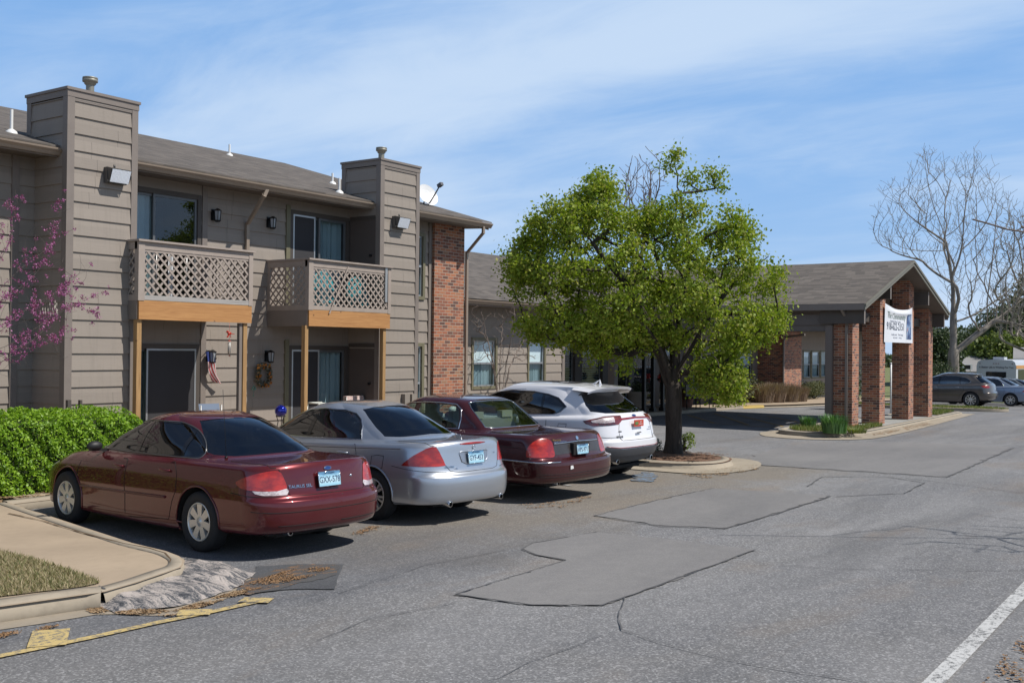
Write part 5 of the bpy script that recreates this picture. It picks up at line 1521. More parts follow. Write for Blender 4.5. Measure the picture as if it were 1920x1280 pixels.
    for y in (.37, -.37):
        seat(cab['fs'], y, .24); m.obox((cab['fs'] - .16, y, 1.19 + cab.get('hr', 0)), (0, .12, 0), (.045, 0, 0), (0, 0, .085)); m.tube([(cab['fs'] - .13, y, 1.0), (cab['fs'] - .16, y, 1.2)], .012, 6)
    seat(cab['rs'], 0, .62, .6)
    for y in (.36, -.36): m.obox((cab['rs'] - .14, y, 1.10 + cab.get('hr', 0)), (0, .13, 0), (.05, 0, 0), (0, 0, .05))
    add(m, 'seats', sm)
    return car, sh, T, add

def plate(car, T, add, x, y0, z0, tilt, text, w=.305, h=.155, recess=0):
    """licence plate on the tail; faces backwards (-x)"""
    m = MB(); c = Vector((x, y0, z0)); n = Vector((-math.cos(tilt), 0, math.sin(tilt))); up = Vector((math.sin(tilt), 0, math.cos(tilt))); rt = Vector((0, -1, 0))
    a = [c - rt * w / 2 - up * h / 2, c + rt * w / 2 - up * h / 2, c + rt * w / 2 + up * h / 2, c - rt * w / 2 + up * h / 2]
    m.face([p + n * .004 for p in a], uv=[(0, 0), (1, 0), (1, 1), (0, 1)])
    b_ = [p - n * .004 for p in a]
    for i in range(4): m.face([a[i] + n * .004, b_[i], b_[(i + 1) % 4], a[(i + 1) % 4] + n * .004], uv=[(0, 0)] * 4)
    pl = add(m, 'licence_plate', PLATE)
    fr = MB()
    for i in range(4): fr.tube([a[i] + n * .004, a[(i + 1) % 4] + n * .004], .0035, 5)
    add(fr, 'plate_frame', CHROME, pl)
    M = T @ Matrix(((rt.x, up.x, n.x, c.x + n.x * .006 ), (rt.y, up.y, n.y, c.y), (rt.z, up.z, n.z, c.z + n.z * .006 - .012), (0, 0, 0, 1)))
    text_mesh('plate_number', text, .092, INK, pl, M, .0008, .80, bold=.0015)
    M2 = T @ Matrix(((rt.x, up.x, n.x, c.x + n.x * .006 + up.x * .058), (rt.y, up.y, n.y, c.y), (rt.z, up.z, n.z, c.z + n.z * .006 + up.z * .058), (0, 0, 0, 1)))
    text_mesh('plate_title', 'OKLAHOMA', .026, INK, pl, M2, .0006)
    return pl
def exhaust(add, x, y, z, r=.03, ln=.16):
    m = MB(); m.lathe([(r - .006, 0), (r, 0), (r + .002, .01), (r, ln)], (x, y, z), 'x', 16); m.lathe([(r - .006, 0), (r - .006, ln)], (x, y, z), 'x', 16, m=1)
    return add(m, 'exhaust_tip', [CHROME, WELL])
def door_handle(add, sh, x, z, mat, flush=False):
    m = MB()
    for sg in (1, -1):
        uv = sh.inv('side', [(x - .09, z), (x + .09, z)], vmin=0, vmax=sh.vr('belt')); p = sh.S(uv[:, 0], uv[:, 1])
        a, b_ = (Vector((q[0], q[1] * sg, q[2])) for q in p); o = Vector((0, .022 * sg, 0))
        m.tube([a - o, a + o, a.lerp(b_, .15) + o * 1.3, a.lerp(b_, .85) + o * 1.3, b_ + o, b_ - o], [.012, .013, .013, .013, .013, .012], 6)
    return add(m, 'door_handle', mat)
def mirror(add, x, y, z, mat):
    for sg in (1, -1):
        m = MB(); m.ball((x + .01, (y + .09) * sg, z + .035), .098, 10, sc=(.62, 1.0, .62)); m.bar((x + .02, (y - .08) * sg, z - .03), (x + .01, (y + .06) * sg, z), .05, .04)
        add(m, 'mirror', mat)
# ------------------------------------------------------------------ the four parked cars
GLC = m_glass_tint('car_glass_tinted', (0.10, 0.11, 0.12))
GLM = m_glass_tint('car_glass_green', (0.58, 0.68, 0.62))
PRED = m_paint('paint_maroon', (0.088, 0.006, 0.010), .3, .27)
PSIL = m_paint('paint_silver', (0.42, 0.45, 0.50), .75, .34)
PDRD = m_paint('paint_dark_maroon', (0.048, 0.005, 0.008), .3, .27)
PWHT = m_paint('paint_white', (0.74, 0.74, 0.77), .0, .35, flake=False)
PTAU = m_paint('paint_taupe', (0.105, 0.093, 0.085), .5, .32)
PBLU = m_paint('paint_pale_blue', (0.22, 0.27, 0.35), .5, .32)
PGRY = m_paint('paint_grey_green', (0.17, 0.19, 0.20), .5, .34)
GLOSSB = simple('gloss_black', (0.01, 0.01, 0.011), .12, var=0, coat=.6)
LOW = lambda sh: dict(vmin=0, vmax=sh.vr('belt'))
GH = lambda sh: dict(vmin=sh.vr('base'), vmax=sh.v[-1])
BODYV = lambda sh: dict(vmin=0, vmax=sh.vr('base'))
TAGS = lambda glass, **k: dict(dict(
    sideglass=dict(name='side_window', mat=glass, off=-.004, split=True), pillar=dict(name='window_surround', mat=GLOSSB, off=0.0),
    backglass=dict(name='rear_window', mat=glass, off=-.004), windshield=dict(name='windshield', mat=glass, off=-.003),
    tail=dict(name='tail_lamp', mat=LAMPR, off=.004, split=True), rev=dict(name='reverse_lamp', mat=LAMPW, off=.004, split=True),
    head=dict(name='headlamp', mat=LAMPW, off=.002, split=True)), **k)
def arc_poly(pts, k=5): return smooth_path(pts, True, k)

# ---- maroon sedan, oval style
L = 5.02
taurus = dict(L=L, pivot=1.20, ra=1.20, fa=3.97, az=.325, ar=.375, wr=.325, rim=.205, spokes=7, track=1.60, paint=PRED, u1=.24,
 rings=[
  dict(xr=.30, xf=L-.25, w=.70, cr=.35, z=.23),
  dict(xr=.055, xf=L-.06, w=.895, cr=.45, cf=.7, z=[(0, .30), (.7, .27), (1.8, .20), (3.6, .20), (4.4, .22), (L, .22)]),
  dict(xr=.012, xf=L-.02, w=.915, cr=.46, cf=.75, z=[(0, .39), (.8, .36), (1.8, .30), (3.6, .30), (L, .34)]),
  dict(xr=0.0, xf=L, w=.920, cr=.46, cf=.8, z=[(0, .53), (L, .50)]),
  dict(xr=.012, xf=L-.01, w=.927, cr=.46, cf=.8, z=[(0, .60), (L, .57)], n='mid'),
  dict(xr=.07, xf=L-.05, w=.925, cr=.44, cf=.8, z=[(0, .640), (L, .62)]),
  dict(xr=.10, xf=L-.10, w=.915, cr=.43, cf=.8, z=[(0, .70), (2.5, .72), (L, .66)]),
  dict(xr=.135, xf=L-.2, w=.885, cr=.42, cf=.85, z=[(0, .87), (2.5, .84), (4.2, .76), (L, .69)]),
  dict(xr=.16, xf=L-.26, w=.855, cr=.40, cf=.9, z=[(0, .945), (1.2, .93), (2.5, .895), (3.9, .83), (L, .71)], n='belt'),
  dict(xr=.195, xf=L-.36, w=.815, cr=.38, cf=.9, z=[(0, .965), (1.0, .955), (2.5, .92), (3.9, .865), (L, .725)], crown=.02),
  dict(xr=.92, xf=L-1.14, w=.785, cr=.30, cf=.55, nr=2.8, nf=2.2, z=[(.8, .985), (1.4, .965), (2.5, .94), (3.9, .925)], n='base', wr=.90, wf=.90),
  dict(xr=1.16, xf=L-1.52, w=.735, cr=.42, cf=.5, nr=2.7, z=1.10, wr=.86, wf=.90),
  dict(xr=1.42, xf=L-1.90, w=.668, cr=.50, cf=.42, nr=2.7, z=1.245, wr=.84, wf=.92),
  dict(xr=1.66, xf=L-2.16, w=.595, cr=.48, cf=.36, nr=2.6, z=[(1.6, 1.335), (2.3, 1.352), (3, 1.33)], n='rail', wr=.85, wf=.94),
  dict(xr=1.82, xf=L-2.30, w=.50, cr=.42, cf=.34, z=[(1.8, 1.378), (2.3, 1.396), (3, 1.375)], wr=.88, wf=.95),
  dict(xr=2.02, xf=L-2.45, w=.27, cr=.25, cf=.2, z=[(2, 1.408), (2.3, 1.416), (3, 1.405)]),
  dict(xr=2.2, xf=L-2.6, w=.0, cr=.05, cf=.05, z=1.42),
 ],
 cabin=dict(x0=1.25, x1=3.45, zb=.93, w=.70, fs=2.55, rs=1.65), gap=.0035)
dlo = arc_poly([(1.40, 1.01), (1.45, .965), (1.7, .962), (2.4, .957), (3.2, .95), (3.66, .955), (3.60, 1.0), (3.35, 1.12), (3.05, 1.235), (2.72, 1.31), (2.35, 1.33), (2.0, 1.315), (1.72, 1.25), (1.52, 1.15), (1.42, 1.07)], 4)
def win(pts): return pts
taurus['cuts'] = [
 ('pillar', 'side', dlo, GH),
 ('sideglass', 'side', [(2.66, .972), (3.58, .968), (3.50, 1.03), (3.30, 1.125), (3.02, 1.228), (2.74, 1.288), (2.60, 1.30)], GH),
 ('sideglass', 'side', [(1.755, .98), (2.56, .972), (2.47, 1.312), (2.2, 1.312), (2.0, 1.298), (1.80, 1.252)], GH),
 ('sideglass', 'side', [(1.435, 1.03), (1.47, .985), (1.70, .98), (1.735, 1.235), (1.60, 1.17), (1.49, 1.09)], GH),
 ('backglass', 'rear', [(-.01, 1.005), (.52, 1.0), (.66, 1.012), (.655, 1.05), (.60, 1.14), (.50, 1.28), (.44, 1.345), (.30, 1.36), (-.01, 1.368)], GH),
 ('windshield', 'front', [(-.01, .96), (.55, .955), (.62, .98), (.55, 1.22), (.46, 1.33), (-.01, 1.37)], GH),
 ('tail', 'wrap', arc_poly([(.555, .735), (.60, .86), (.64, .905), (.72, .915), (.88, .89), (1.04, .845), (1.17, .79), (1.10, .745), (.98, .725), (.8, .715), (.66, .712)], 4), BODYV),
 ('rev', 'wrap', [(.535, .705), (.556, .734), (.66, .712), (.8, .713), (.93, .718), (.90, .69), (.82, .672), (.70, .668), (.56, .67)], BODYV),
 ('head', 'front', [(.45, .62), (.80, .64), (.80, .74), (.45, .70)], BODYV),
]
taurus['tags'] = TAGS(GLC)
taurus['trims'] = [('side', dlo, .007, simple('dull_chrome', (.20, .20, .20), .3, .8, var=0), 'window_trim', True, .002, GH)]
taurus['seams'] = [
 ('side', [(2.60, .24), (2.60, .5), (2.62, .8), (2.64, .945)], LOW), ('side', [(3.72, .24), (3.73, .5), (3.70, .8)], LOW),
 ('side', [(2.6, .24), (3.72, .24)], LOW), ('side', [(1.72, .30), (2.6, .24)], LOW), ('side', [(1.72, .30), (1.66, .50), (1.58, .62), (1.60, .80), (1.72, .95)], LOW),
 ('wrap', [(.0, .652), (.50, .652), (.525, .66)], BODYV), ('wrap', [(.55, .655), (.66, .652), (1.0, .665), (1.25, .68)], BODYV),
 ('wrap', [(.525, .66), (.56, .74), (.62, .88), (.645, .93)], BODYV), ('top', [(.20, .66), (.5, .685), (.9, .70)], lambda sh: dict(vmin=sh.vr('belt'), vmax=sh.vr('base'))),
 ('wrap', [(.0, .50), (.7, .50), (1.0, .51)], BODYV), ('wrap', [(.1, .36), (.7, .36)], BODYV),
]
MOLD = None
car, sh, T, add = make_car(taurus, (8.20, 9.03, 0), R(86.0), 'parked_car', 'maroon rounded four-door sedan parked beside the hedge, rear plate GXX-578')
car.scale = (.972, .972, .985)
plate(car, T, add, .085, .02, .80, R(10), 'GXX-578')
def body_text(sh, car, T, txt, y, z, size, mat, sx=1.0, tilt=R(8), x=None, push=.004, name='badge_lettering'):
    uv = sh.inv('rear', [(abs(y), z)]); p = sh.S(uv[:, 0], uv[:, 1])[0]; n = sh.NRM(uv[:, 0], uv[:, 1])[0]
    if y < 0: n = n * (1, -1, 1)
    n = Vector(n); up = Vector((0, 0, 1)); rt = up.cross(n).normalized(); up = n.cross(rt)
    c = Vector((p[0], y, p[2])) + n * push
    M = T @ Matrix(((rt.x, up.x, n.x, c.x), (rt.y, up.y, n.y, c.y), (rt.z, up.z, n.z, c.z), (0, 0, 0, 1)))
    return text_mesh(name, txt, size, mat, car, M, .002, sx)
def badge(sh, add, y, z, ry, rz, mat, name='badge', ring=None):
    uv = sh.inv('rear', [(abs(y), z)]); p = sh.S(uv[:, 0], uv[:, 1])[0]; n = Vector(sh.NRM(uv[:, 0], uv[:, 1])[0])
    c = Vector((p[0], y, p[2])) + n * .006; rt = Vector((0, 0, 1)).cross(n).normalized(); up = n.cross(rt)
    m = MB(); P = [c + rt * ry * math.cos(a) + up * rz * math.sin(a) for a in np.linspace(0, 2 * PI, 21)[:-1]]
    m.face(P); o = add(m, name, mat)
    m = MB(); m.tube(P + [P[0]], .003, 5, caps=False); add(m, 'badge_ring', CHROME, o); return o
badge(sh, add, 0, .905, .05, .021, simple('badge_blue', (.02, .05, .18), .2, var=0))
body_text(sh, car, T, 'TAURUS SEL', .385, .745, .048, CHROME, 1.1)
uv = sh.inv('rear', [(.33, .80)]); m = MB(); p = sh.S(uv[:, 0], uv[:, 1])[0]; m.lathe([(.017, 0), (.012, -.008), (0, -.008)], (p[0] - .001, -.33, .80), 'x', 12); add(m, 'trunk_lock', CHROME)
door_handle(add, sh, 2.78, .805, PRED); door_handle(add, sh, 1.83, .825, PRED); mirror(add, 3.34, .78, .955, RUBBER)
m = MB(); m.tube([(1.08, .62, .985), (1.10, .62, 1.0)], .016, 8); m.tube([(1.09, .62, 1.0), (1.16, .60, 1.40), (1.22, .58, 1.72)], .0028, 5); add(m, 'antenna', BLACK)
exhaust(add, .16, .48, .27)
mld = MB()
for sg in (1, -1):
    uv = sh.path('side', [(1.78, .535), (3.66, .50)], False, vmin=0, vmax=sh.vr('belt')); p = sh.S(uv[:, 0], uv[:, 1]); mld.tube([Vector((a[0], a[1] * sg, a[2])) for a in p], .016, 6)
add(mld, 'side_moulding', PRED)

# ---- silver sedan, wedge lamps
L = 4.86
accord = dict(L=L, pivot=1.08, ra=1.08, fa=3.82, az=.325, ar=.37, wr=.328, rim=.215, spokes=7, rstyle='thin', track=1.58, paint=PSIL, u1=.24,
 rings=[
  dict(xr=.28, xf=L-.25, w=.70, cr=.35, z=.23),
  dict(xr=.05, xf=L-.06, w=.885, cr=.46, cf=.7, z=[(0, .275), (.6, .26), (1.6, .19), (3.5, .19), (L, .21)]),
  dict(xr=.012, xf=L-.02, w=.90, cr=.50, cf=.75, z=[(0, .37), (1.6, .30), (L, .34)]),
  dict(xr=0.0, xf=L, w=.905, cr=.52, cf=.8, z=[(0, .50), (L, .50)]),
  dict(xr=.012, xf=L-.01, w=.91, cr=.52, cf=.8, z=[(0, .585), (L, .57)], n='mid'),
  dict(xr=.065, xf=L-.05, w=.91, cr=.50, cf=.8, z=[(0, .635), (L, .62)]),
  dict(xr=.095, xf=L-.10, w=.905, cr=.49, cf=.8, z=[(0, .70), (2.5, .70), (L, .66)]),
  dict(xr=.125, xf=L-.2, w=.88, cr=.50, cf=.85, z=[(0, .87), (2.5, .83), (4.1, .77), (L, .69)]),
  dict(xr=.14, xf=L-.26, w=.85, cr=.52, cf=.9, z=[(0, .99), (.8, .965), (2.5, .905), (3.8, .85), (L, .72)], n='belt'),
  dict(xr=.185, xf=L-.36, w=.80, cr=.50, cf=.9, z=[(0, 1.025), (.8, .99), (2.5, .935), (3.8, .88), (L, .735)], crown=.015),
  dict(xr=.78, xf=L-1.10, w=.775, cr=.34, cf=.55, nr=2.7, nf=2.2, z=[(.7, 1.03), (1.4, .99), (2.5, .955), (3.8, .93)], n='base', wr=.90, wf=.90),
  dict(xr=1.0, xf=L-1.46, w=.73, cr=.44, cf=.5, nr=2.6, z=[(1, 1.13), (3.4, 1.10)], wr=.87, wf=.90),
  dict(xr=1.27, xf=L-1.82, w=.665, cr=.50, cf=.42, nr=2.6, z=1.27, wr=.86, wf=.92),
  dict(xr=1.52, xf=L-2.10, w=.60, cr=.48, cf=.36, nr=2.6, z=[(1.5, 1.37), (2.2, 1.392), (3, 1.36)], n='rail', wr=.87, wf=.94),
  dict(xr=1.70, xf=L-2.26, w=.50, cr=.40, cf=.34, z=[(1.7, 1.412), (2.2, 1.436), (3, 1.405)], wr=.9, wf=.95),
  dict(xr=1.95, xf=L-2.45, w=.27, cr=.25, cf=.2, z=[(1.9, 1.442), (2.2, 1.454), (3, 1.44)]),
  dict(xr=2.15, xf=L-2.6, w=.0, cr=.05, cf=.05, z=1.458),
 ],
 cabin=dict(x0=1.2, x1=3.3, zb=.95, w=.70, fs=2.45, rs=1.55, hr=.03), gap=.003)
dlo = [(1.43, .998), (2.2, .985), (3.0, .97), (3.52, .965), (3.45, 1.0), (3.2, 1.125), (2.9, 1.255), (2.6, 1.335), (2.25, 1.368), (1.95, 1.36), (1.72, 1.32), (1.60, 1.25), (1.52, 1.15)]
accord['cuts'] = [
 ('pillar', 'side', dlo, GH),
 ('sideglass', 'side', [(2.50, .993), (3.46, .982), (3.18, 1.118), (2.88, 1.243), (2.62, 1.312), (2.42, 1.338)], GH),
 ('sideglass', 'side', [(1.47, 1.013), (2.42, .998), (2.32, 1.35), (1.96, 1.34), (1.75, 1.302), (1.63, 1.23), (1.54, 1.12)], GH),
 ('backglass', 'rear', [(-.01, 1.06), (.50, 1.045), (.64, 1.05), (.60, 1.14), (.53, 1.27), (.47, 1.37), (.30, 1.395), (-.01, 1.405)], GH),
 ('windshield', 'front', [(-.01, .97), (.55, .96), (.62, .985), (.55, 1.22), (.46, 1.35), (-.01, 1.395)], GH),
 ('tail', 'wrap', [(.52, .735), (.545, .80), (.60, .90), (.655, .965), (.70, .972), (.78, .95), (.95, .86), (1.10, .765), (1.14, .735), (.85, .728), (.62, .728)], BODYV),
 ('head', 'front', [(.45, .62), (.80, .64), (.80, .74), (.45, .70)], BODYV),
]
accord['tags'] = TAGS(m_glass_tint('car_glass_dark', (0.09, 0.10, 0.11)), rev=dict(name='brake_light_strip', mat=LAMPD, off=.006))
accord['trims'] = [('side', dlo, .006, CHROME, 'window_trim', True, .001, GH)]
accord['seams'] = [
 ('side', [(2.44, .22), (2.44, .5), (2.45, .8), (2.47, .965)], LOW), ('side', [(3.52, .22), (3.53, .5), (3.5, .8)], LOW), ('side', [(2.44, .22), (3.52, .22)], LOW), ('side', [(1.55, .26), (2.44, .22)], LOW),
 ('side', [(1.55, .26), (1.50, .45), (1.38, .62), (1.36, .80), (1.44, .985)], LOW),
 ('wrap', [(0, .645), (.34, .645), (.46, .665), (.52, .74)], BODYV), ('wrap', [(.655, .97), (.60, .90), (.52, .73)], BODYV),
 ('wrap', [(.52, .655), (.75, .665), (1.15, .70), (1.32, .72)], BODYV), ('top', [(.20, .66), (.5, .68), (.8, .69)], lambda sh: dict(vmin=sh.vr('belt'), vmax=sh.vr('base'))),
 ('side', [(.88, .83), (1.0, .835), (1.09, .82), (1.09, .68), (1.07, .66), (.92, .665), (.89, .68), (.88, .83)], LOW), ('side', [(.62, .93), (1.4, .90), (2.4, .86), (3.4, .83)], LOW),
]
car, sh, T, add = make_car(accord, (10.86, 9.02, 0), R(86.5), 'parked_car', 'silver sedan with triangular red tail lamps and twin exhausts, between two maroon sedans')
car.scale = (.985,) * 3
m = MB(); pts_ = []
for y in np.linspace(-.25, .25, 13):
    uv = sh.inv('rear', [(abs(y), .985)], vmin=0, vmax=sh.vr('base')); q = sh.S(uv[:, 0], uv[:, 1])[0]; pts_.append((q[0] + .004, y, q[2]))
m.tube(pts_, [.017 * max(.12, (1 - (y / .252) ** 2)) ** .5 for y in np.linspace(-.25, .25, 13)], 8); add(m, 'brake_light_strip', LAMPR)
m = MB(); uv = sh.path('rear', [(.0, .745), (.18, .745), (.245, .77), (.275, .875), (.25, .892), (.0, .892)], False, vmin=0, vmax=sh.vr('base')); p = sh.S(uv[:, 0], uv[:, 1])
P = [Vector((a[0] - .004, a[1], a[2])) for a in p]; P = P + [Vector((q.x, -q.y, q.z)) for q in P[::-1]]
m.tube(P, .008, 6, caps=False); add(m, 'plate_surround', PSIL)
m = MB(); m.face([Vector((q.x - .002, q.y, q.z)) for q in P]); add(m, 'plate_recess', simple('recess_silver', (.30, .33, .38), .3, .6, var=.1))
plate(car, T, add, .088, .0, .815, R(8), 'GYF-453')
badge(sh, add, 0, .935, .028, .024, simple('badge_silver', (.5, .5, .52), .2, .9, var=0))
body_text(sh, car, T, 'ACCORD', .46, .715, .030, CHROME, 1.15); body_text(sh, car, T, 'VTEC', .36, .69, .022, CHROME, 1.1); body_text(sh, car, T, 'EX-L', -.44, .84, .024, CHROME)
door_handle(add, sh, 2.62, .81, PSIL); door_handle(add, sh, 1.62, .83, PSIL); mirror(add, 3.3, .83, .98, PSIL)
exhaust(add, .07, .50, .26, .036); exhaust(add, .07, -.50, .26, .036)

# ---- dark maroon formal sedan
L = 5.38
marq = dict(zs=.972, L=L, pivot=1.45, ra=1.45, fa=4.365, az=.33, ar=.385, wr=.335, rim=.205, spokes=9, rstyle='mid', track=1.66, paint=PDRD, u1=.24,
 rings=[
  dict(xr=.30, xf=L-.25, w=.74, cr=.35, z=.25),
  dict(xr=.05, xf=L-.06, w=.93, cr=.36, cf=.6, nr=3.0, z=[(0, .31), (.6, .30), (1.9, .22), (3.9, .22), (L, .24)]),
  dict(xr=.015, xf=L-.02, w=.95, cr=.38, cf=.65, nr=3.0, z=[(0, .36), (1.9, .32), (L, .34)]),
  dict(xr=0.0, xf=L, w=.965, cr=.38, cf=.65, nr=3.0, z=[(0, .50), (L, .50)]),
  dict(xr=.005, xf=L-.01, w=.972, cr=.38, cf=.65, nr=3.0, z=[(0, .585), (L, .57)], n='mid'),
  dict(xr=.03, xf=L-.04, w=.974, cr=.37, cf=.65, nr=3.0, z=[(0, .62), (L, .61)]),
  dict(xr=.12, xf=L-.10, w=.972, cr=.32, cf=.65, nr=3.0, z=[(0, .635), (.7, .65), (L, .65)]),
  dict(xr=.14, xf=L-.14, w=.965, cr=.32, cf=.65, nr=3.0, z=[(0, .72), (L, .70)]),
  dict(xr=.175, xf=L-.2, w=.94, cr=.34, cf=.7, nr=2.8, z=[(0, .88), (2.5, .88), (4.5, .82), (L, .76)]),
  dict(xr=.205, xf=L-.24, w=.91, cr=.36, cf=.7, nr=2.8, z=[(0, .955), (1.2, .955), (2.7, .94), (4.2, .90), (L, .80)], n='belt'),
  dict(xr=.27, xf=L-.34, w=.86, cr=.36, cf=.75, nr=2.7, z=[(0, .985), (1.2, .98), (2.7, .965), (4.2, .93), (L, .83)], crown=.02),
  dict(xr=1.18, xf=L-1.45, w=.80, cr=.26, cf=.5, nr=3.0, nf=2.3, z=[(1.1, 1.0), (1.8, .985), (4.2, .96)], n='base', wr=.93, wf=.93),
  dict(xr=1.36, xf=L-1.75, w=.765, cr=.30, cf=.45, nr=3.0, z=1.12, wr=.92, wf=.93),
  dict(xr=1.58, xf=L-2.10, w=.705, cr=.32, cf=.40, nr=3.0, z=1.29, wr=.92, wf=.94),
  dict(xr=1.74, xf=L-2.32, w=.645, cr=.32, cf=.36, nr=3.0, z=[(1.7, 1.40), (2.5, 1.42), (3.2, 1.40)], n='rail', wr=.92, wf=.95),
  dict(xr=1.88, xf=L-2.45, w=.55, cr=.30, cf=.34, z=[(1.8, 1.445), (2.5, 1.465), (3.2, 1.44)], wr=.93, wf=.95),
  dict(xr=2.10, xf=L-2.6, w=.30, cr=.25, cf=.2, z=[(2.1, 1.475), (2.5, 1.485), (3, 1.472)]),
  dict(xr=2.3, xf=L-2.8, w=.0, cr=.05, cf=.05, z=1.488),
 ],
 cabin=dict(x0=1.6, x1=3.6, zb=.95, w=.72, fs=2.85, rs=1.95, hr=.06), seatmat=SEATB, lining=simple('tan_lining', (.20, .185, .16), .9, var=.1), gap=.0035)
dlo = [(1.80, 1.0), (2.6, .995), (3.7, .985), (3.66, 1.01), (3.42, 1.16), (3.18, 1.29), (2.95, 1.355), (2.6, 1.385), (2.2, 1.385), (1.96, 1.365), (1.86, 1.30), (1.80, 1.15)]
marq['cuts'] = [
 ('sideglass', 'side', [(2.80, 1.012), (3.60, 1.0), (3.38, 1.155), (3.14, 1.278), (2.92, 1.338), (2.78, 1.35)], GH),
 ('sideglass', 'side', [(1.83, 1.02), (2.68, 1.012), (2.66, 1.362), (2.2, 1.366), (1.98, 1.346), (1.89, 1.29), (1.83, 1.15)], GH),
 ('backglass', 'rear', [(-.01, 1.035), (.55, 1.03), (.66, 1.04), (.63, 1.14), (.57, 1.32), (.53, 1.39), (.40, 1.41), (-.01, 1.42)], GH),
 ('windshield', 'front', [(-.01, .99), (.58, .985), (.66, 1.0), (.58, 1.26), (.52, 1.37), (-.01, 1.41)], GH),
 ('tail', 'wrap', arc_poly([(.60, .68), (.60, .80), (.64, .90), (.72, .935), (.84, .93), (.95, .88), (1.05, .79), (1.08, .69), (.98, .675), (.8, .672)], 4), BODYV),
 ('rev', 'wrap', [(-.01, .715), (.58, .700), (.595, .80), (.60, .84), (-.01, .855)], BODYV),
 ('head', 'front', [(.45, .62), (.80, .64), (.80, .74), (.45, .70)], BODYV),
]
marq['tags'] = TAGS(GLM, rev=dict(name='rear_panel', mat=simple('charcoal_lens', (.045, .040, .040), .25, var=.3, vscale=12), off=.003))
marq['trims'] = [('side', dlo, .010, CHROME, 'window_trim', True, .003, GH),
 ('wrap', [(-.0, .868), (.60, .858)], .014, CHROME, 'trunk_trim', False, .004, BODYV),
 ('wrap', [(.60, .606), (.9, .606), (1.2, .612), (1.75, .620)], .011, CHROME, 'bumper_trim', False, .004, BODYV), ('wrap', [(.0, .606), (.22, .606)], .003, SEAM, 'bumper_gap', False, .002, BODYV),
 ('rear', [(-.01, 1.035), (.55, 1.03), (.66, 1.04), (.63, 1.14), (.57, 1.32), (.53, 1.39), (.40, 1.41), (-.01, 1.42)], .007, CHROME, 'rear_window_trim', False, .002, GH)]
marq['seams'] = [
 ('side', [(2.72, .24), (2.72, .6), (2.73, .98)], LOW), ('side', [(3.80, .24), (3.80, .6), (3.74, .9)], LOW), ('side', [(1.95, .30), (3.8, .24)], LOW), ('side', [(1.95, .30), (1.90, .6), (1.80, .75), (1.78, .95)], LOW),
 ('wrap', [(0, .43), (.6, .43), (1.0, .44)], BODYV), ('wrap', [(0, .39), (.6, .39), (1.0, .40)], BODYV), ('wrap', [(.60, .68), (.60, .80), (.64, .90), (.70, .94)], BODYV), ('side', [(.55, .80), (1.6, .83), (2.6, .84)], LOW),
 ('top', [(.26, .72), (.6, .74), (1.2, .74)], lambda sh: dict(vmin=sh.vr('belt'), vmax=sh.vr('base'))),
]
car, sh, T, add = make_car(marq, (13.42, 9.38, gz(13.3)), R(87.0), 'parked_car', 'dark maroon boxy sedan with a chrome bumper strip, between silver sedan and white SUV')
m = MB(); m.box((.10, -.20, .66), (.17, .20, .825)); add(m, 'plate_recess', SEAM)
plate(car, T, add, .094, -.02, .735, R(6), 'HPS-971', w=.29, h=.14)
badge(sh, add, 0, .89, .032, .030, CHROME)
body_text(sh, car, T, 'Mercury', .48, .882, .045, simple('gold_letter', (.42, .28, .10), .3, .7, var=0), 1.1); body_text(sh, car, T, 'GRAND MARQUIS LS', .42, .857, .022, CHROME, 1.3)
door_handle(add, sh, 2.92, .845, PDRD); door_handle(add, sh, 1.98, .845, PDRD); mirror(add, 3.5, .88, 1.0, PDRD)
m = MB(); m.face([(-.002, .42, .475), (-.002, .34, .485), (-.004, .36, .53), (-.004, .42, .53)]); add(m, 'bumper_sticker', WHITE)
exhaust(add, .15, .50, .27)

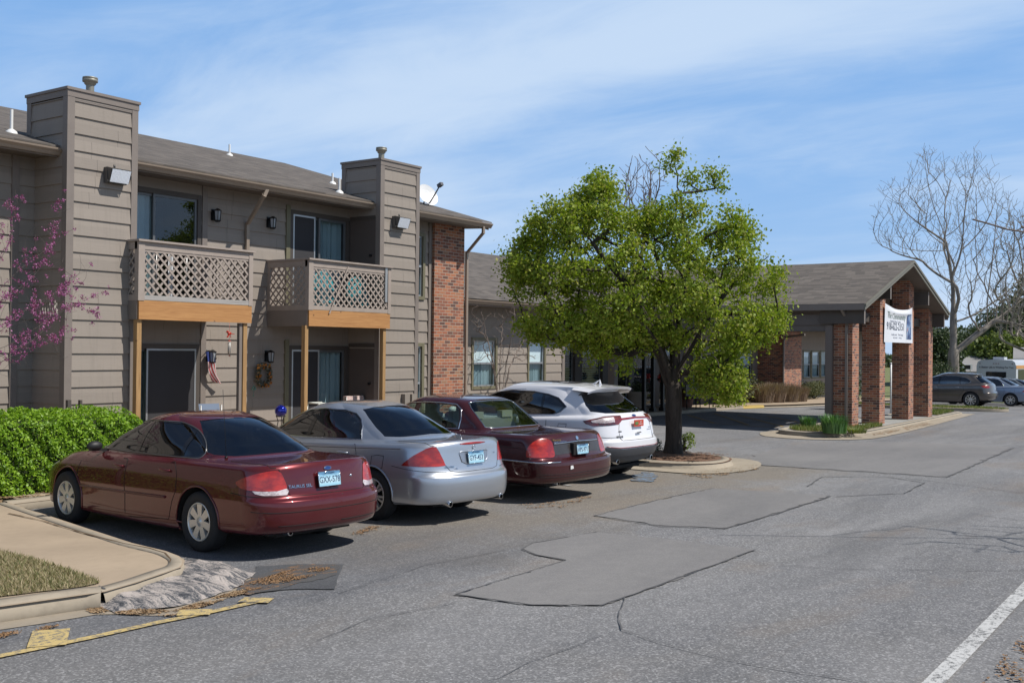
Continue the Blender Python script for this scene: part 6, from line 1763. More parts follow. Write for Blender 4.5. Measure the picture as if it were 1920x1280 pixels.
# ---- white crossover
L = 4.78
edge = dict(zs=.955, L=L, pivot=.98, ra=.98, fa=3.83, az=.36, ar=.41, wr=.365, rim=.245, spokes=5, ww=.24, track=1.66, paint=PWHT, u1=.22, lip=.02, archmat=simple('grey_cladding', (.06, .062, .068), .6, var=.1),
 rings=[
  dict(xr=.34, xf=L-.25, w=.74, cr=.35, z=.30),
  dict(xr=.12, xf=L-.06, w=.90, cr=.46, cf=.7, z=[(0, .40), (.6, .36), (1.5, .24), (3.5, .24), (L, .26)]),
  dict(xr=.03, xf=L-.02, w=.935, cr=.48, cf=.75, z=[(0, .50), (1.5, .34), (L, .36)]),
  dict(xr=0.0, xf=L, w=.955, cr=.48, cf=.8, z=[(0, .62), (1.5, .48), (L, .52)]),
  dict(xr=.0, xf=L-.01, w=.962, cr=.48, cf=.8, z=[(0, .72), (1.5, .62), (L, .62)], n='mid'),
  dict(xr=.055, xf=L-.04, w=.964, cr=.46, cf=.8, z=[(0, .775), (1.5, .72), (L, .68)]),
  dict(xr=.075, xf=L-.10, w=.960, cr=.45, cf=.8, z=[(0, .86), (2.5, .82), (L, .74)]),
  dict(xr=.10, xf=L-.18, w=.945, cr=.46, cf=.85, z=[(0, 1.0), (2.5, .94), (4.1, .92), (L, .84)]),
  dict(xr=.12, xf=L-.24, w=.925, cr=.46, cf=.9, z=[(0, 1.10), (2.5, 1.03), (3.8, 1.0), (L, .90)], n='belt'),
  dict(xr=.16, xf=L-.34, w=.885, cr=.46, cf=.9, z=[(0, 1.16), (2.5, 1.07), (3.8, 1.04), (L, .93)], crown=.0),
  dict(xr=.19, xf=L-1.05, w=.855, cr=.46, cf=.6, nr=2.6, nf=2.2, z=[(.2, 1.19), (1.5, 1.12), (2.5, 1.09), (3.8, 1.08)], n='base', wr=.90, wf=.90),
  dict(xr=.34, xf=L-1.42, w=.82, cr=.46, cf=.5, nr=2.6, z=[(.3, 1.31), (3.4, 1.25)], wr=.89, wf=.90),
  dict(xr=.52, xf=L-1.80, w=.765, cr=.46, cf=.42, nr=2.6, z=1.44, wr=.88, wf=.92),
  dict(xr=.66, xf=L-2.15, w=.70, cr=.46, cf=.36, nr=2.6, z=[(.6, 1.56), (1.6, 1.60), (2.8, 1.575)], n='rail', wr=.88, wf=.94),
  dict(xr=.60, xf=L-2.3, w=.64, cr=.42, cf=.34, z=[(.5, 1.615), (1.6, 1.665), (2.8, 1.63)], wr=.92, wf=.95),
  dict(xr=.85, xf=L-2.45, w=.40, cr=.35, cf=.3, z=[(.8, 1.665), (1.7, 1.705), (2.8, 1.67)]),
  dict(xr=1.2, xf=L-2.6, w=.0, cr=.05, cf=.05, z=[(1, 1.70), (1.8, 1.722), (2.8, 1.70)]),
 ],
 cabin=dict(x0=.9, x1=3.2, zb=1.08, w=.78, fs=2.35, rs=1.45, hr=.22), gap=.0035)
dlo = [(1.00, 1.30), (1.10, 1.20), (1.22, 1.155), (2.2, 1.125), (3.0, 1.10), (3.62, 1.10), (3.5, 1.15), (3.2, 1.29), (2.9, 1.42), (2.6, 1.505), (2.2, 1.555), (1.7, 1.55), (1.40, 1.51), (1.2, 1.45)]
edge['cuts'] = [
 ('pillar', 'side', dlo, GH),
 ('sideglass', 'side', [(2.50, 1.135), (3.50, 1.118), (3.2, 1.26), (2.9, 1.39), (2.62, 1.472), (2.46, 1.50)], GH),
 ('sideglass', 'side', [(1.50, 1.165), (2.42, 1.14), (2.36, 1.52), (2.1, 1.532), (1.7, 1.53), (1.52, 1.51)], GH),
 ('sideglass', 'side', [(1.06, 1.30), (1.14, 1.215), (1.24, 1.175), (1.46, 1.168), (1.47, 1.495), (1.38, 1.48), (1.22, 1.42)], GH),
 ('backglass', 'rear', [(-.01, 1.205), (.60, 1.205), (.73, 1.23), (.70, 1.33), (.63, 1.45), (.58, 1.535), (.30, 1.55), (-.01, 1.555)], GH),
 ('windshield', 'front', [(-.01, 1.10), (.62, 1.095), (.70, 1.12), (.60, 1.45), (.52, 1.53), (-.01, 1.565)], GH),
 ('tail', 'wrap', [(.42, 1.165), (.62, 1.165), (.80, 1.155), (1.0, 1.115), (1.20, 1.075), (1.14, 1.03), (1.02, .995), (.72, 1.005), (.52, 1.02), (.42, 1.09)], BODYV),
 ('rev', 'wrap', [(-.01, 1.105), (.42, 1.09), (.52, 1.02), (.535, 1.035), (.44, 1.12), (-.01, 1.135)], BODYV),
 ('taili', 'wrap', [(.60, 1.145), (.80, 1.135), (1.04, 1.085), (1.02, 1.055), (.80, 1.045), (.60, 1.06)], BODYV),
 ('clad', 'wrap', [(-.01, .34), (-.01, .605), (.5, .60), (.8, .63), (1.1, .64), (1.32, .60), (1.40, .40), (1.42, .34)], BODYV),
 ('head', 'front', [(.45, .72), (.85, .76), (.85, .86), (.45, .80)], BODYV),
]
edge['tags'] = TAGS(m_glass_tint('car_glass_privacy', (0.055, 0.06, 0.066)), rev=dict(name='lamp_bar', mat=LAMPD, off=.006), tail=dict(name='tail_lamp', mat=m_lens('smoky_red_lens', (.02, .004, .004), (.16, .02, .018), 18), off=.006, split=True),
   taili=dict(name='lamp_inner_lens', mat=LAMPW, off=.008, split=True), clad=dict(name='bumper_cladding', mat=simple('grey_cladding2', (.055, .058, .066), .55, var=.1), off=.008))
edge['trims'] = [('side', dlo, .007, CHROME, 'window_trim', True, .002, GH), ('wrap', [(0.0, .625), (.6, .622), (.85, .65)], .007, LAMPD, 'reflector_strip', False, .006, BODYV),
   ('side', [(1.9, 1.585), (2.8, 1.535)], .002, RUBBER, 'roof_gap', False, 0, GH)]
edge['seams'] = [
 ('side', [(2.46, .36), (2.46, .7), (2.47, 1.09)], LOW), ('side', [(3.55, .36), (3.55, .7), (3.52, 1.0)], LOW), ('side', [(1.52, .40), (2.46, .36), (3.55, .36)], LOW), ('side', [(1.52, .40), (1.46, .62), (1.30, .80), (1.32, 1.1)], LOW),
 ('wrap', [(0, .745), (.50, .745), (.53, .80), (.52, .95), (.50, 1.03)], BODYV), ('wrap', [(.53, .80), (.8, .80), (1.2, .84)], BODYV), ('side', [(.9, 1.01), (1.06, 1.01), (1.07, .90), (.92, .90), (.9, 1.01)], LOW),
]
car, sh, T, add = make_car(edge, (16.02, 9.42, gz(16)), R(87.5), 'parked_suv', 'white crossover SUV with dark lower bumper and roof fin, next to the tree island', 'SUV')
m = MB(); uv = sh.path('top', [(1.15, .0), (1.15, .28), (1.25, .36), (2.45, .36), (2.52, .28), (2.52, .0)], False, vmin=sh.vr('rail'))
p = sh.S(uv[:, 0], uv[:, 1]); P = [Vector((a[0], a[1], a[2] + .004)) for a in p]; P += [Vector((q.x, -q.y, q.z)) for q in P[::-1]]
cc = sum(P, Vector()) / len(P); cc.z = 1.65
for i in range(len(P)): m.face([P[i], P[(i + 1) % len(P)], cc], smooth=True)
add(m, 'glass_roof', GLOSSB)
m = MB(); m.tube([(.98, 0, 1.60), (.90, 0, 1.645), (.84, 0, 1.685), (.83, 0, 1.59)], [.02, .014, .006, .03], 6); add(m, 'roof_fin', PWHT)
sp = MB()      # tailgate spoiler
Sx = [(.44, 0, 1.575), (.47, .35, 1.567), (.545, .57, 1.535), (.64, .66, 1.49)]
for sg in (1, -1):
    for (x0, y0, z0), (x1, y1, z1) in zip(Sx[:-1], Sx[1:]):
        A = [Vector((x0, y0 * sg, z0)), Vector((x1, y1 * sg, z1))]
        tp = [Vector((.98, y1 * sg, z1 + .035)), Vector((.98, y0 * sg, z0 + .035))]; bt = [p + Vector((.02, 0, -.035)) for p in A]; bk = [Vector((.85, y1 * sg, z1 - .06)), Vector((.85, y0 * sg, z0 - .06))]
        for f in (A + tp, [bt[0], bt[1], A[1], A[0]], [bt[1], bt[0], bk[1], bk[0]]): sp.face(f if sg < 0 else f[::-1], smooth=True)
add(sp, 'rear_spoiler', PWHT)
badge(sh, add, 0, 1.10, .06, .024, MATS['badge_blue'])
body_text(sh, car, T, 'AWD', .50, .855, .030, SEAM, 1.1); body_text(sh, car, T, 'ECOBOOST', -.40, .855, .024, CHROME, 1.1)
body_text(sh, car, T, 'EDGE', .52, .77, .045, SEAM, 1.4); body_text(sh, car, T, 'TITANIUM', -.45, .89, .022, CHROME, 1.1)
# red dealer plate
m = MB(); m.box((.050, -.15, .925), (.060, .15, 1.035)); pl = add(m, 'dealer_plate', simple('red_plate', (.50, .06, .03), .4, var=.15, vscale=10))
m = MB(); m.box((.044, .03, .955), (.049, .13, 1.005)); add(m, 'plate_emblem', simple('plate_green', (.12, .2, .06), .5, var=.2), pl)
for i, (tx, sz) in enumerate((('JUST', .030), ('ARRIVED', .026))):
    M = T @ Matrix(((0, 0, -1, .048), (-1, 0, 0, -.06), (0, 1, 0, .995 - .035 * i), (0, 0, 0, 1))); text_mesh('plate_text', tx, sz, WHITE, pl, M, .0008)
m = MB(); m.bar((.05, .08, .82), (.05, -.06, .825), .02, .02); add(m, 'tailgate_handle', CHROME)
m = MB(); m.tube([(.25, -.05, 1.175), (.31, .35, 1.24)], .009, 6); m.ball((.24, -.05, 1.165), .022, 6); add(m, 'rear_wiper', BLACK)
door_handle(add, sh, 2.6, .935, CHROME); door_handle(add, sh, 1.60, .95, CHROME); mirror(add, 3.35, .86, 1.07, PWHT)
exhaust(add, .12, .55, .36, .042); exhaust(add, .12, -.55, .36, .042)
# ------------------------------------------------------------------ vegetation
def quads(name, V, mat, parent=None, n=4):
    """V: (k, n, 3) array of separate faces"""
    V = np.asarray(V, dtype=np.float32); k = V.shape[0]
    if parent is not None: V = V - np.array(world_loc(parent), dtype=np.float32)
    me = bpy.data.meshes.new(name); me.vertices.add(k * n); me.vertices.foreach_set('co', V.ravel())
    me.loops.add(k * n); me.loops.foreach_set('vertex_index', np.arange(k * n, dtype=np.int32))
    me.polygons.add(k); me.polygons.foreach_set('loop_start', np.arange(0, k * n, n, dtype=np.int32))
    me.update(calc_edges=True); me.validate(); me.materials.append(mat)
    o = bpy.data.objects.new(name, me); COL.objects.link(o)
    if parent is not None: o.parent = parent
    return o
def unit(a): return a / np.maximum(np.linalg.norm(a, axis=1, keepdims=True), 1e-9)
def leaves(C, size, rng, out=None, ratio=.62, bias=0.0, droop=0.2):
    """leaf blades (kite-shaped quads folded slightly) at points C; out = preferred outward normals"""
    n = len(C); s = size * rng.uniform(.6, 1.25, (n, 1))
    nr = unit(rng.normal(size=(n, 3)) + (0 if out is None else out * bias) + np.array([0, 0, droop]))
    t = unit(np.cross(nr, rng.normal(size=(n, 3)))); b_ = np.cross(nr, t)
    w = s * ratio * .5
    return np.stack([C - t * s * .5, C + b_ * w - t * s * .05 + nr * s * .07, C + t * s * .5, C - b_ * w - t * s * .05 + nr * s * .07], 1)

class Skel:
    """a branching skeleton grown towards target points; radii by the pipe model"""
    def __init__(s): s.p = []; s.par = []; s.w = []
    def add(s, p, par): s.p.append(np.array(p, float)); s.par.append(par); return len(s.p) - 1
    def limb(s, pts, par=-1, step=.18, wob=.02, rng=RNG):
        last = par
        P = [np.array(q, float) for q in pts]
        if par >= 0: P = [s.p[par]] + P
        for a, b_ in zip(P[:-1], P[1:]):
            k = max(1, int(np.linalg.norm(b_ - a) / step))
            for j in range(1 if (last >= 0 or par >= 0) else 0, k + 1):
                last = s.add(a + (b_ - a) * j / k + rng.normal(size=3) * wob * (0 < j < k), last)
        return last
    def near(s, q, P=None):
        A = np.array(s.p) if P is None else P
        return int(((A - q) ** 2).sum(1).argmin())
    def grow(s, targets, origin, step=.14, wob=.025, rng=RNG, up=.0, backoff=.55, asc=0.0):
        order = np.argsort(np.linalg.norm(targets - origin, axis=1)); tips = []
        for i in order:
            q = targets[i]; A = np.array(s.p); d = np.linalg.norm(A - q, axis=1) + backoff * np.linalg.norm(A - origin, axis=1) * .25 + asc * np.maximum(0, A[:, 2] - q[2] + .45 * np.hypot(A[:, 0] - q[0], A[:, 1] - q[1]))
            k = int(d.argmin()); a = s.p[k]; L = np.linalg.norm(q - a); n = max(1, int(L / step)); last = k
            mid = (a + q) / 2 + np.array([0, 0, up * L]) + rng.normal(size=3) * L * .04
            for j in range(1, n + 1):
                t = j / n; c = (1 - t) ** 2 * a + 2 * t * (1 - t) * mid + t * t * q
                last = s.add(c + rng.normal(size=3) * wob * (j < n), last)
            tips.append(last)
        return tips
    def smooth(s, it=3, k=.5, fix=0):
        n = len(s.p); P = np.array(s.p); par = np.array(s.par); ch = [[] for _ in range(n)]
        for i in range(n):
            if par[i] >= 0: ch[par[i]].append(i)
        big = [max(c, key=lambda j: j - 0) if False else (c[0] if c else -1) for c in ch]
        mask = np.array([par[i] >= 0 and big[i] >= 0 and i >= fix for i in range(n)]); bi = np.array(big)
        for _ in range(it):
            Q = P.copy(); Q[mask] = P[mask] * (1 - k) + k * .5 * (P[par[mask]] + P[bi[mask]]); P = Q
        s.p = [q for q in P]
    def radii(s, tip, expo=2.3):
        n = len(s.p); w = np.zeros(n); ch = np.zeros(n, int)
        for i in range(n):
            if s.par[i] >= 0: ch[s.par[i]] += 1
        for i in range(n - 1, -1, -1):
            if ch[i] == 0: w[i] = max(w[i], tip ** expo)
            if s.par[i] >= 0: w[s.par[i]] += w[i]
        return w ** (1 / expo)
    def build(s, m, r, sides=(8, 5, 3), cap=None):
        n = len(s.p); kids_ = [[] for _ in range(n)]
        for i in range(n):
            if s.par[i] >= 0: kids_[s.par[i]].append(i)
        roots = [i for i in range(n) if s.par[i] < 0]; stack = [(i, None) for i in roots]
        while stack:
            i, pre = stack.pop(); chain = ([pre] if pre is not None else []) + [i]
            while kids_[i]:
                ks = sorted(kids_[i], key=lambda k: -r[k])
                for k in ks[1:]: stack.append((k, i))
                i = ks[0]; chain.append(i)
            if len(chain) < 2: continue
            rr = [float(r[k]) for k in chain]
            if pre is not None: rr[0] = min(rr[0], rr[1] * 1.15)
            if cap: rr = [min(x, cap) for x in rr]
            mx = max(rr); m.tube([s.p[k] for k in chain], rr, sides[0] if mx > .05 else sides[1] if mx > .012 else sides[2], caps=False)

# ---- the leafy pear tree on the island
tb = onG(1264, 847, .2); TD = 0
rgt = Vector((FW[1], -FW[0], 0)); fw3 = Vector((FW[0], FW[1], 0)); TDIST = tb.x * FW[0] + tb.y * FW[1]
def tp(px, py, dep=0.0):
    d = TDIST + dep
    a = (px - 960) / F; z = CAMZ + (656 + .010 * (px - 960) - py) / F * d
    q = fw3 * d + rgt * (a * d); return np.array((q.x, q.y, z))
BARK = m_bark('pear_bark', (0.018, 0.014, 0.012), (0.060, 0.047, 0.038), 11)
pear = thing('leafy_tree', 'green leafy pear tree with a dark trunk on the mulched kerb island', 'tree', tb)
sk = Skel(); r5 = np.random.default_rng(5)
t0 = sk.limb([tp(1264, 850), tp(1265, 800), tp(1264, 745), tp(1263, 705)], wob=.004)
forks = [
 [tp(1270, 640), tp(1285, 560), tp(1290, 480), tp(1278, 400, .1), tp(1268, 330, .1), tp(1266, 285, .1)],
 [tp(1240, 670, -.1), tp(1222, 610, -.4), tp(1180, 540, -.7), tp(1120, 470, -.8), tp(1070, 410, -.8)],
 [tp(1262, 650, .3), tp(1240, 560, .8), tp(1210, 480, 1.2), tp(1200, 420, 1.3)],
 [tp(1290, 665, -.2), tp(1325, 600, -.4), tp(1360, 545, -.6), tp(1410, 500, -.7)],
 [tp(1285, 655, .4), tp(1330, 580, .9), tp(1390, 520, 1.1), tp(1440, 480, 1.0)],
 [tp(1245, 660, -.4), tp(1200, 600, -1.1), tp(1150, 560, -1.5), tp(1080, 540, -1.6)],
 [tp(1240, 670, .3), tp(1180, 610, .7), tp(1100, 570, .9), tp(1020, 530, 1.0)],
 [tp(1290, 690, -.3), tp(1320, 665, -.8), tp(1345, 660, -1.2), tp(1350, 690, -1.4)],
]
for i, fpts in enumerate(forks):
    e_ = sk.limb(fpts, t0 - (i % 3), wob=.03, rng=r5)
k1 = sk.near(tp(1290, 480)); sk.limb([tp(1320, 440), tp(1372, 425), tp(1400, 415)], k1, wob=.03, rng=r5)
k2 = sk.near(tp(1288, 520)); sk.limb([tp(1262, 465, -.3), tp(1228, 445, -.5), tp(1190, 440, -.5)], k2, wob=.03, rng=r5)
OUT = [(1262, 266), (1242, 300), (1247, 330), (1240, 372), (1225, 342), (1205, 350), (1180, 345), (1165, 352), (1140, 340), (1125, 330), (1112, 322), (1105, 345), (1085, 358), (1075, 345), (1052, 336), (1036, 345), (1035, 375), (1018, 395), (1005, 405), (992, 418), (985, 440), (960, 460), (945, 458), (932, 462), (938, 490), (952, 505), (962, 530), (952, 545), (965, 570), (962, 600), (985, 620), (1000, 640), (1030, 632), (1045, 655), (1080, 665), (1100, 685), (1125, 668), (1150, 672), (1170, 700), (1200, 668), (1235, 655), (1285, 650), (1300, 700), (1318, 752), (1350, 760), (1385, 745), (1405, 700), (1400, 660), (1440, 640), (1462, 625), (1468, 600), (1450, 560), (1458, 520), (1462, 490), (1478, 470), (1468, 440), (1450, 425), (1440, 450), (1415, 425), (1392, 408), (1388, 388), (1370, 362), (1350, 345), (1345, 325), (1322, 322), (1318, 302), (1300, 296), (1288, 315), (1275, 300), (1280, 282)]
def edge_dist(x, y, P):
    P = np.array(P, float); A = P; B = np.roll(P, -1, axis=0); ab = B - A; t = np.clip(((x - A[:, 0]) * ab[:, 0] + (y - A[:, 1]) * ab[:, 1]) / (ab ** 2).sum(1), 0, 1)
    return np.hypot(x - A[:, 0] - t * ab[:, 0], y - A[:, 1] - t * ab[:, 1]).min()
def crown_pts(poly, n, dmax, rng, pxm, shell=.55, gap=None):
    xs = [p[0] for p in poly]; ys = [p[1] for p in poly]; out = []
    while len(out) < n:
        x, y = rng.uniform(min(xs), max(xs)), rng.uniform(min(ys), max(ys))
        if not inpoly(x, y, poly): continue
        e = edge_dist(x, y, poly) * pxm
        D = min(dmax, 1.5 * math.sqrt(max(e, .02)) * 1.05)
        t = rng.uniform(-1, 1); t = math.copysign(abs(t) ** shell, t) * D
        if gap and gap(x, y, t, rng): continue
        out.append((x, y, t))
    return out
def pear_gap(x, y, t, rng):
    v = math.sin(x * .052 + t * 2.1) + math.sin(y * .061 - t * 1.7 + 1.2) + math.sin((x + y) * .035 + t)
    lim = -.35
    if y < 490 and x > 1200: lim = .35
    if y < 390 and x > 1215: lim = .6
    return v < lim
tg = crown_pts(OUT, 800, 2.5, r5, TDIST / F, .7, pear_gap)
TG = np.array([tp(*q) for q in tg])
tips = sk.grow(TG, np.array(tp(1264, 690)), .16, .02, r5, .03)
sk.smooth(3, .5, 30); rad = sk.radii(.0030, 2.05); rad = rad * (.175 / rad[0])
rad = np.minimum(rad, .165)
for i in range(6): rad[i] = max(rad[i], .165 + (.04 if i == 0 else 0))
m = MB(); sk.build(m, rad, (12, 6, 4)); m.build('trunk', BARK, pear)
cl = []; outn = []
cen = np.array(tp(1230, 540))
for c in TG:
    k = int(r5.integers(60, 130)); R_ = r5.uniform(.075, .17)
    pts_ = c + r5.normal(size=(k, 3)) * R_ * np.array([1, 1, .8]); cl.append(pts_)
for q in r5.choice(len(sk.p), 900):     # scattered leaves along the inner twigs
    if rad[q] < .012 and sk.p[q][2] > 1.6: cl.append(sk.p[q] + r5.normal(size=(5, 3)) * .07)
C = np.concatenate(cl); C = C[C[:, 2] > 1.05]
o_ = unit(C - cen)
PEARL = m_leaf('pear_leaf', (0.165, 0.245, 0.018), (0.285, 0.355, 0.026), (0.33, 0.32, 0.06), .38, .62)
quads('crown', leaves(C, .070, r5, o_, .72, .5), PEARL, pear)

# ---- hedge at left
HED = m_leaf('hedge_leaf', (0.12, 0.24, 0.012), (0.22, 0.38, 0.018), (0.32, 0.48, 0.035), .32, .5)
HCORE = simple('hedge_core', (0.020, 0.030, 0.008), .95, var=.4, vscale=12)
hx0, hx1, hy0, hy1 = 2.0, 10.05, 13.55, 15.05
hedge = thing('clipped_hedge', 'bright green clipped hedge in front of the apartment wall at left', 'hedge', ((hx0 + hx1) / 2, 14.3, KH))
def hedge_surf(n, rng, depth=.08):
    out = []; nn = []
    cx, cy = (hx0 + hx1) / 2, (hy0 + hy1) / 2; hw, hd, hh = (hx1 - hx0) / 2, (hy1 - hy0) / 2, 1.08
    while len(out) < n:
        f = rng.random()
        u, v = rng.uniform(-1, 1), rng.random()
        if f < .5: p = np.array([cx + hw * u, hy0, KH + hh * v]); nr = np.array([0, -1, .15])
        elif f < .83: p = np.array([cx + hw * u, cy + hd * rng.uniform(-1, 1), KH + hh]); nr = np.array([0, 0, 1])
        else: p = np.array([hx1, cy + hd * rng.uniform(-1, 1), KH + hh * v]); nr = np.array([1, 0, .1])
        # round the edges with a superellipse pull and lumps
        q = (p - np.array([cx, cy, KH])) / np.array([hw, hd, hh]); q[0] = math.copysign(max(0, abs(q[0]) * hw - (hw - .7)) / .7, q[0])
        l = (abs(q[0]) ** 4 + abs(q[1]) ** 4 + max(q[2], 0) ** 4) ** .25
        if l > 1: p = p - nr * 0; p[1] = cy + (p[1] - cy) / l ** .6; p[2] = KH + (p[2] - KH) / l ** .6; p[0] = p[0] - (math.copysign(.7 * (1 - 1 / l ** .6), q[0]) if q[0] else 0)
        b_ = .02 * math.sin(p[0] * 5.1 + 2 * p[2]) + .02 * math.sin(p[0] * 11 + p[1] * 7 + p[2] * 9) + .03 * math.sin(p[0] * 23 + p[2] * 19)
        p = p + nr * (b_ - rng.random() ** 2 * depth * 2)
        if p[0] < 7.0 and rng.random() < .75: continue
        out.append(p); nn.append(nr)
    return np.array(out), np.array(nn)
rh = np.random.default_rng(9)
C, nn = hedge_surf(40000, rh)
quads('foliage', leaves(C, .046, rh, nn, .62, 1.1, .25), HED, hedge)
m = MB(); m.box((hx0 + .1, hy0 + .13, KH), (hx1 - .14, hy1 - .1, KH + .94)); m.build('branches', HCORE, hedge)  # solid dark box core added inside the leaves; no branches are modelled
litter([(6.5, 13.3), (10.4, 13.3), (10.4, 13.7), (6.5, 13.7)], 500, 33, mat=LITTER, s=.03, off=KH + .01)

# ---- redbud: twigs reach in from the left
RB = m_bark('redbud_bark', (0.060, 0.048, 0.045), (0.15, 0.12, 0.11), 30)
BLOS = m_leaf('redbud_blossom', (0.25, 0.055, 0.18), (0.38, 0.10, 0.28), (0.48, 0.21, 0.39), .3, .6)
rb0 = onY(-170, 900, 13.0); rb0.z = KH
red = thing('redbud_tree', 'redbud tree with magenta blossom on thin bare twigs at the left edge', 'tree', rb0)
rr_ = np.random.default_rng(21); sk = Skel()
def rp(px, py, Y=13.0): v = onY(px, py, Y); return np.array((v.x, v.y, v.z))
t0 = sk.limb([np.array(rb0), rp(-165, 820), rp(-150, 740)], wob=.01, step=.12)
ends = []
for pts_ in ([(-90, 640), (-20, 560), (40, 500), (100, 455), (108, 378)], [(-80, 690), (0, 620), (60, 570), (118, 545), (122, 540)], [(-90, 700), (10, 665), (60, 640), (125, 570), (190, 590)], [(-100, 600), (-30, 520), (10, 470), (30, 400), (12, 380)],
             [(-80, 720), (0, 680), (55, 650), (100, 640), (120, 620)], [(-60, 600), (10, 560), (60, 520), (90, 480), (95, 445)], [(-120, 650), (-60, 560), (-20, 480), (0, 420)], [(-70, 650), (20, 590), (70, 575), (125, 530), (150, 515)], [(-60, 680), (30, 640), (90, 600), (130, 575), (196, 545)]):
    Y = 13.0 + rr_.uniform(-.7, .5)
    P = [rp(x, y, Y) for x, y in pts_]
    e_ = sk.limb(P, t0, .07, .008, rr_); ends.append(P)
T_ = []
for P in ends:
    for a, b_ in zip(P[:-1], P[1:]):
        for _ in range(9):
            t = rr_.random(); q = a + (b_ - a) * t + rr_.normal(size=3) * np.array([.16, .16, .13]); T_.append(q)
T_ = np.array(T_); sk.grow(T_, rp(-150, 740), .07, .004, rr_, .02, .55, .8)
sk.smooth(2, .5, 12); rad = sk.radii(.0013, 2.15); rad = np.minimum(rad, .05)
m = MB(); sk.build(m, np.maximum(np.minimum(rad, .012 + 0 * rad) * (rad < 1), .0016), (8, 4, 3)); m.tube([world_loc(red), world_loc(red) + Vector((0.03, 0, .8)), Vector(tuple(rp(-150, 740)))], [.06, .05, .03], 8); m.build('trunk', RB, red)
bl = []
A = np.array(sk.p)
for i in range(len(A)):
    if A[i][2] > 1.2 and rad[i] < .014 and math.sin(A[i][0] * 9 + A[i][2] * 6) > -.3 and rr_.random() < .6:
        k = int(rr_.integers(8, 22)); bl.append(A[i] + rr_.normal(size=(k, 3)) * .014)
for P in ends:
    for a_, b_ in zip(P[:-1], P[1:]):
        for tt in rr_.random(17):
            if math.sin(tt * 9 + a_[2] * 5) > -.2: bl.append(a_ + (b_ - a_) * tt + rr_.normal(size=3) * .035 + rr_.normal(size=(int(rr_.integers(8, 20)), 3)) * .017)
quads('blossom', leaves(np.concatenate(bl), .022, rr_, None, .8, 0, 0), BLOS, red)
# old seed pods
pd = []
for _ in range(26):
    c = rp(rr_.uniform(60, 110), rr_.uniform(560, 585), 12.9); pd.append([c, c + (.006, 0, -.02), c + (0, 0, -.06), c - (.006, 0, .02)])
quads('seed_pods', np.array(pd), simple('dry_pod', (.42, .38, .32), .8, var=.1), red)

# ---- bare shrub by the wing window
TW = m_bark('grey_twig', (0.11, 0.085, 0.07), (0.25, 0.20, 0.17), 25)
sb = onY(938, 735, 17.2); sb.z = 0.1
shb = thing('bare_shrub', 'leafless multi-stemmed shrub in front of the wing windows, beside the brick pier', 'shrub', sb)
rs = np.random.default_rng(3); sk = Skel(); Pn = lambda x, y, Y=17.2: np.array(onY(x, y, Y))
root = sk.limb([np.array(sb), np.array(sb) + (0, 0, .25)], step=.1, wob=0)
for pts_ in ([(938, 690), (940, 640), (943, 580)], [(925, 680), (915, 640), (905, 600), (900, 575)], [(955, 690), (975, 650), (990, 625), (1000, 605)], [(930, 700), (915, 670), (905, 645)], [(948, 690), (958, 640), (965, 590), (960, 560)]):
    sk.limb([Pn(x, y, 17.2 + rs.uniform(-.3, .3)) for x, y in pts_], root, .1, .012, rs)
T_ = np.array([Pn(rs.uniform(882, 1008), rs.uniform(562, 680), 17.2 + rs.uniform(-.5, .5)) for _ in range(190)])
sk.grow(T_, np.array(sb), .09, .008, rs, .06)
rad = sk.radii(.0035, 2.6); rad = np.minimum(rad * (.032 / rad[0]), .035)
m = MB(); sk.build(m, np.maximum(rad, .0045), (7, 4, 3)); m.build('stems', TW, shb)

# ---- bare trees in the distance
SYC = m_bark('sycamore_bark', (0.13, 0.110, 0.092), (0.33, 0.29, 0.245), 2.2)
def bare_tree(name, label, base_px, dist, limbs, region, n, tip, r0, mat, seed, gy=None, depth=3.0, step=.5, group=None, trunk_to=None):
    rg = np.random.default_rng(seed)
    def q(px, py, dep=0.0):
        d = dist + dep; a = (px - 960) / F; z = CAMZ + (656 + .010 * (px - 960) - py) / F * d
        v = fw3 * d + rgt * (a * d); return np.array((v.x, v.y, z))
    b0 = q(*base_px); b0[2] = gz(b0[0])
    t = thing(name, label, 'tree', b0, 0, group)
    sk = Skel(); e0 = sk.limb([b0, q(*trunk_to)], wob=.02, step=step, rng=rg)
    for L in limbs:
        dp = rg.uniform(-1, 1) * depth * .5
        k = sk.near(q(*L[0])); sk.limb([q(x, y, dp * (i + 1) / len(L)) for i, (x, y) in enumerate(L[1:])], k, step, .05 * step, rg)
    T_ = np.array([q(x, y, dd) for x, y, dd in crown_pts(region, n, depth, rg, dist / F, .8)])
    sk.grow(T_, b0, step * .8, step * .02, rg, .0, .55, 2.2)
    # fine twigs
    A = np.array(sk.p); ex = []
    for i in rg.choice(len(A), int(n * 3.2)):
        if A[i][2] > 3: ex.append(A[i] + rg.normal(size=3) * np.array([.30, .30, .2]) + (0, 0, .55))
    sk.grow(np.array(ex), b0, step * .8, .01, rg, .02, 0, .8)
    sk.smooth(4, .55, 0); rad = sk.radii(tip, 2.0); rad = tip + (r0 - tip) * (rad / rad[0]) ** 1.4
    m = MB(); sk.build(m, rad, (10, 4, 3)); m.build('trunk', mat, t); return t
REG = [(1632, 440), (1640, 400), (1660, 360), (1690, 345), (1705, 305), (1735, 285), (1760, 300), (1790, 305), (1822, 290), (1850, 315), (1872, 345), (1900, 390), (1935, 420), (1990, 450), (2010, 560), (1960, 620), (1900, 640), (1860, 600), (1830, 620), (1770, 560), (1740, 500), (1690, 480), (1650, 470)]
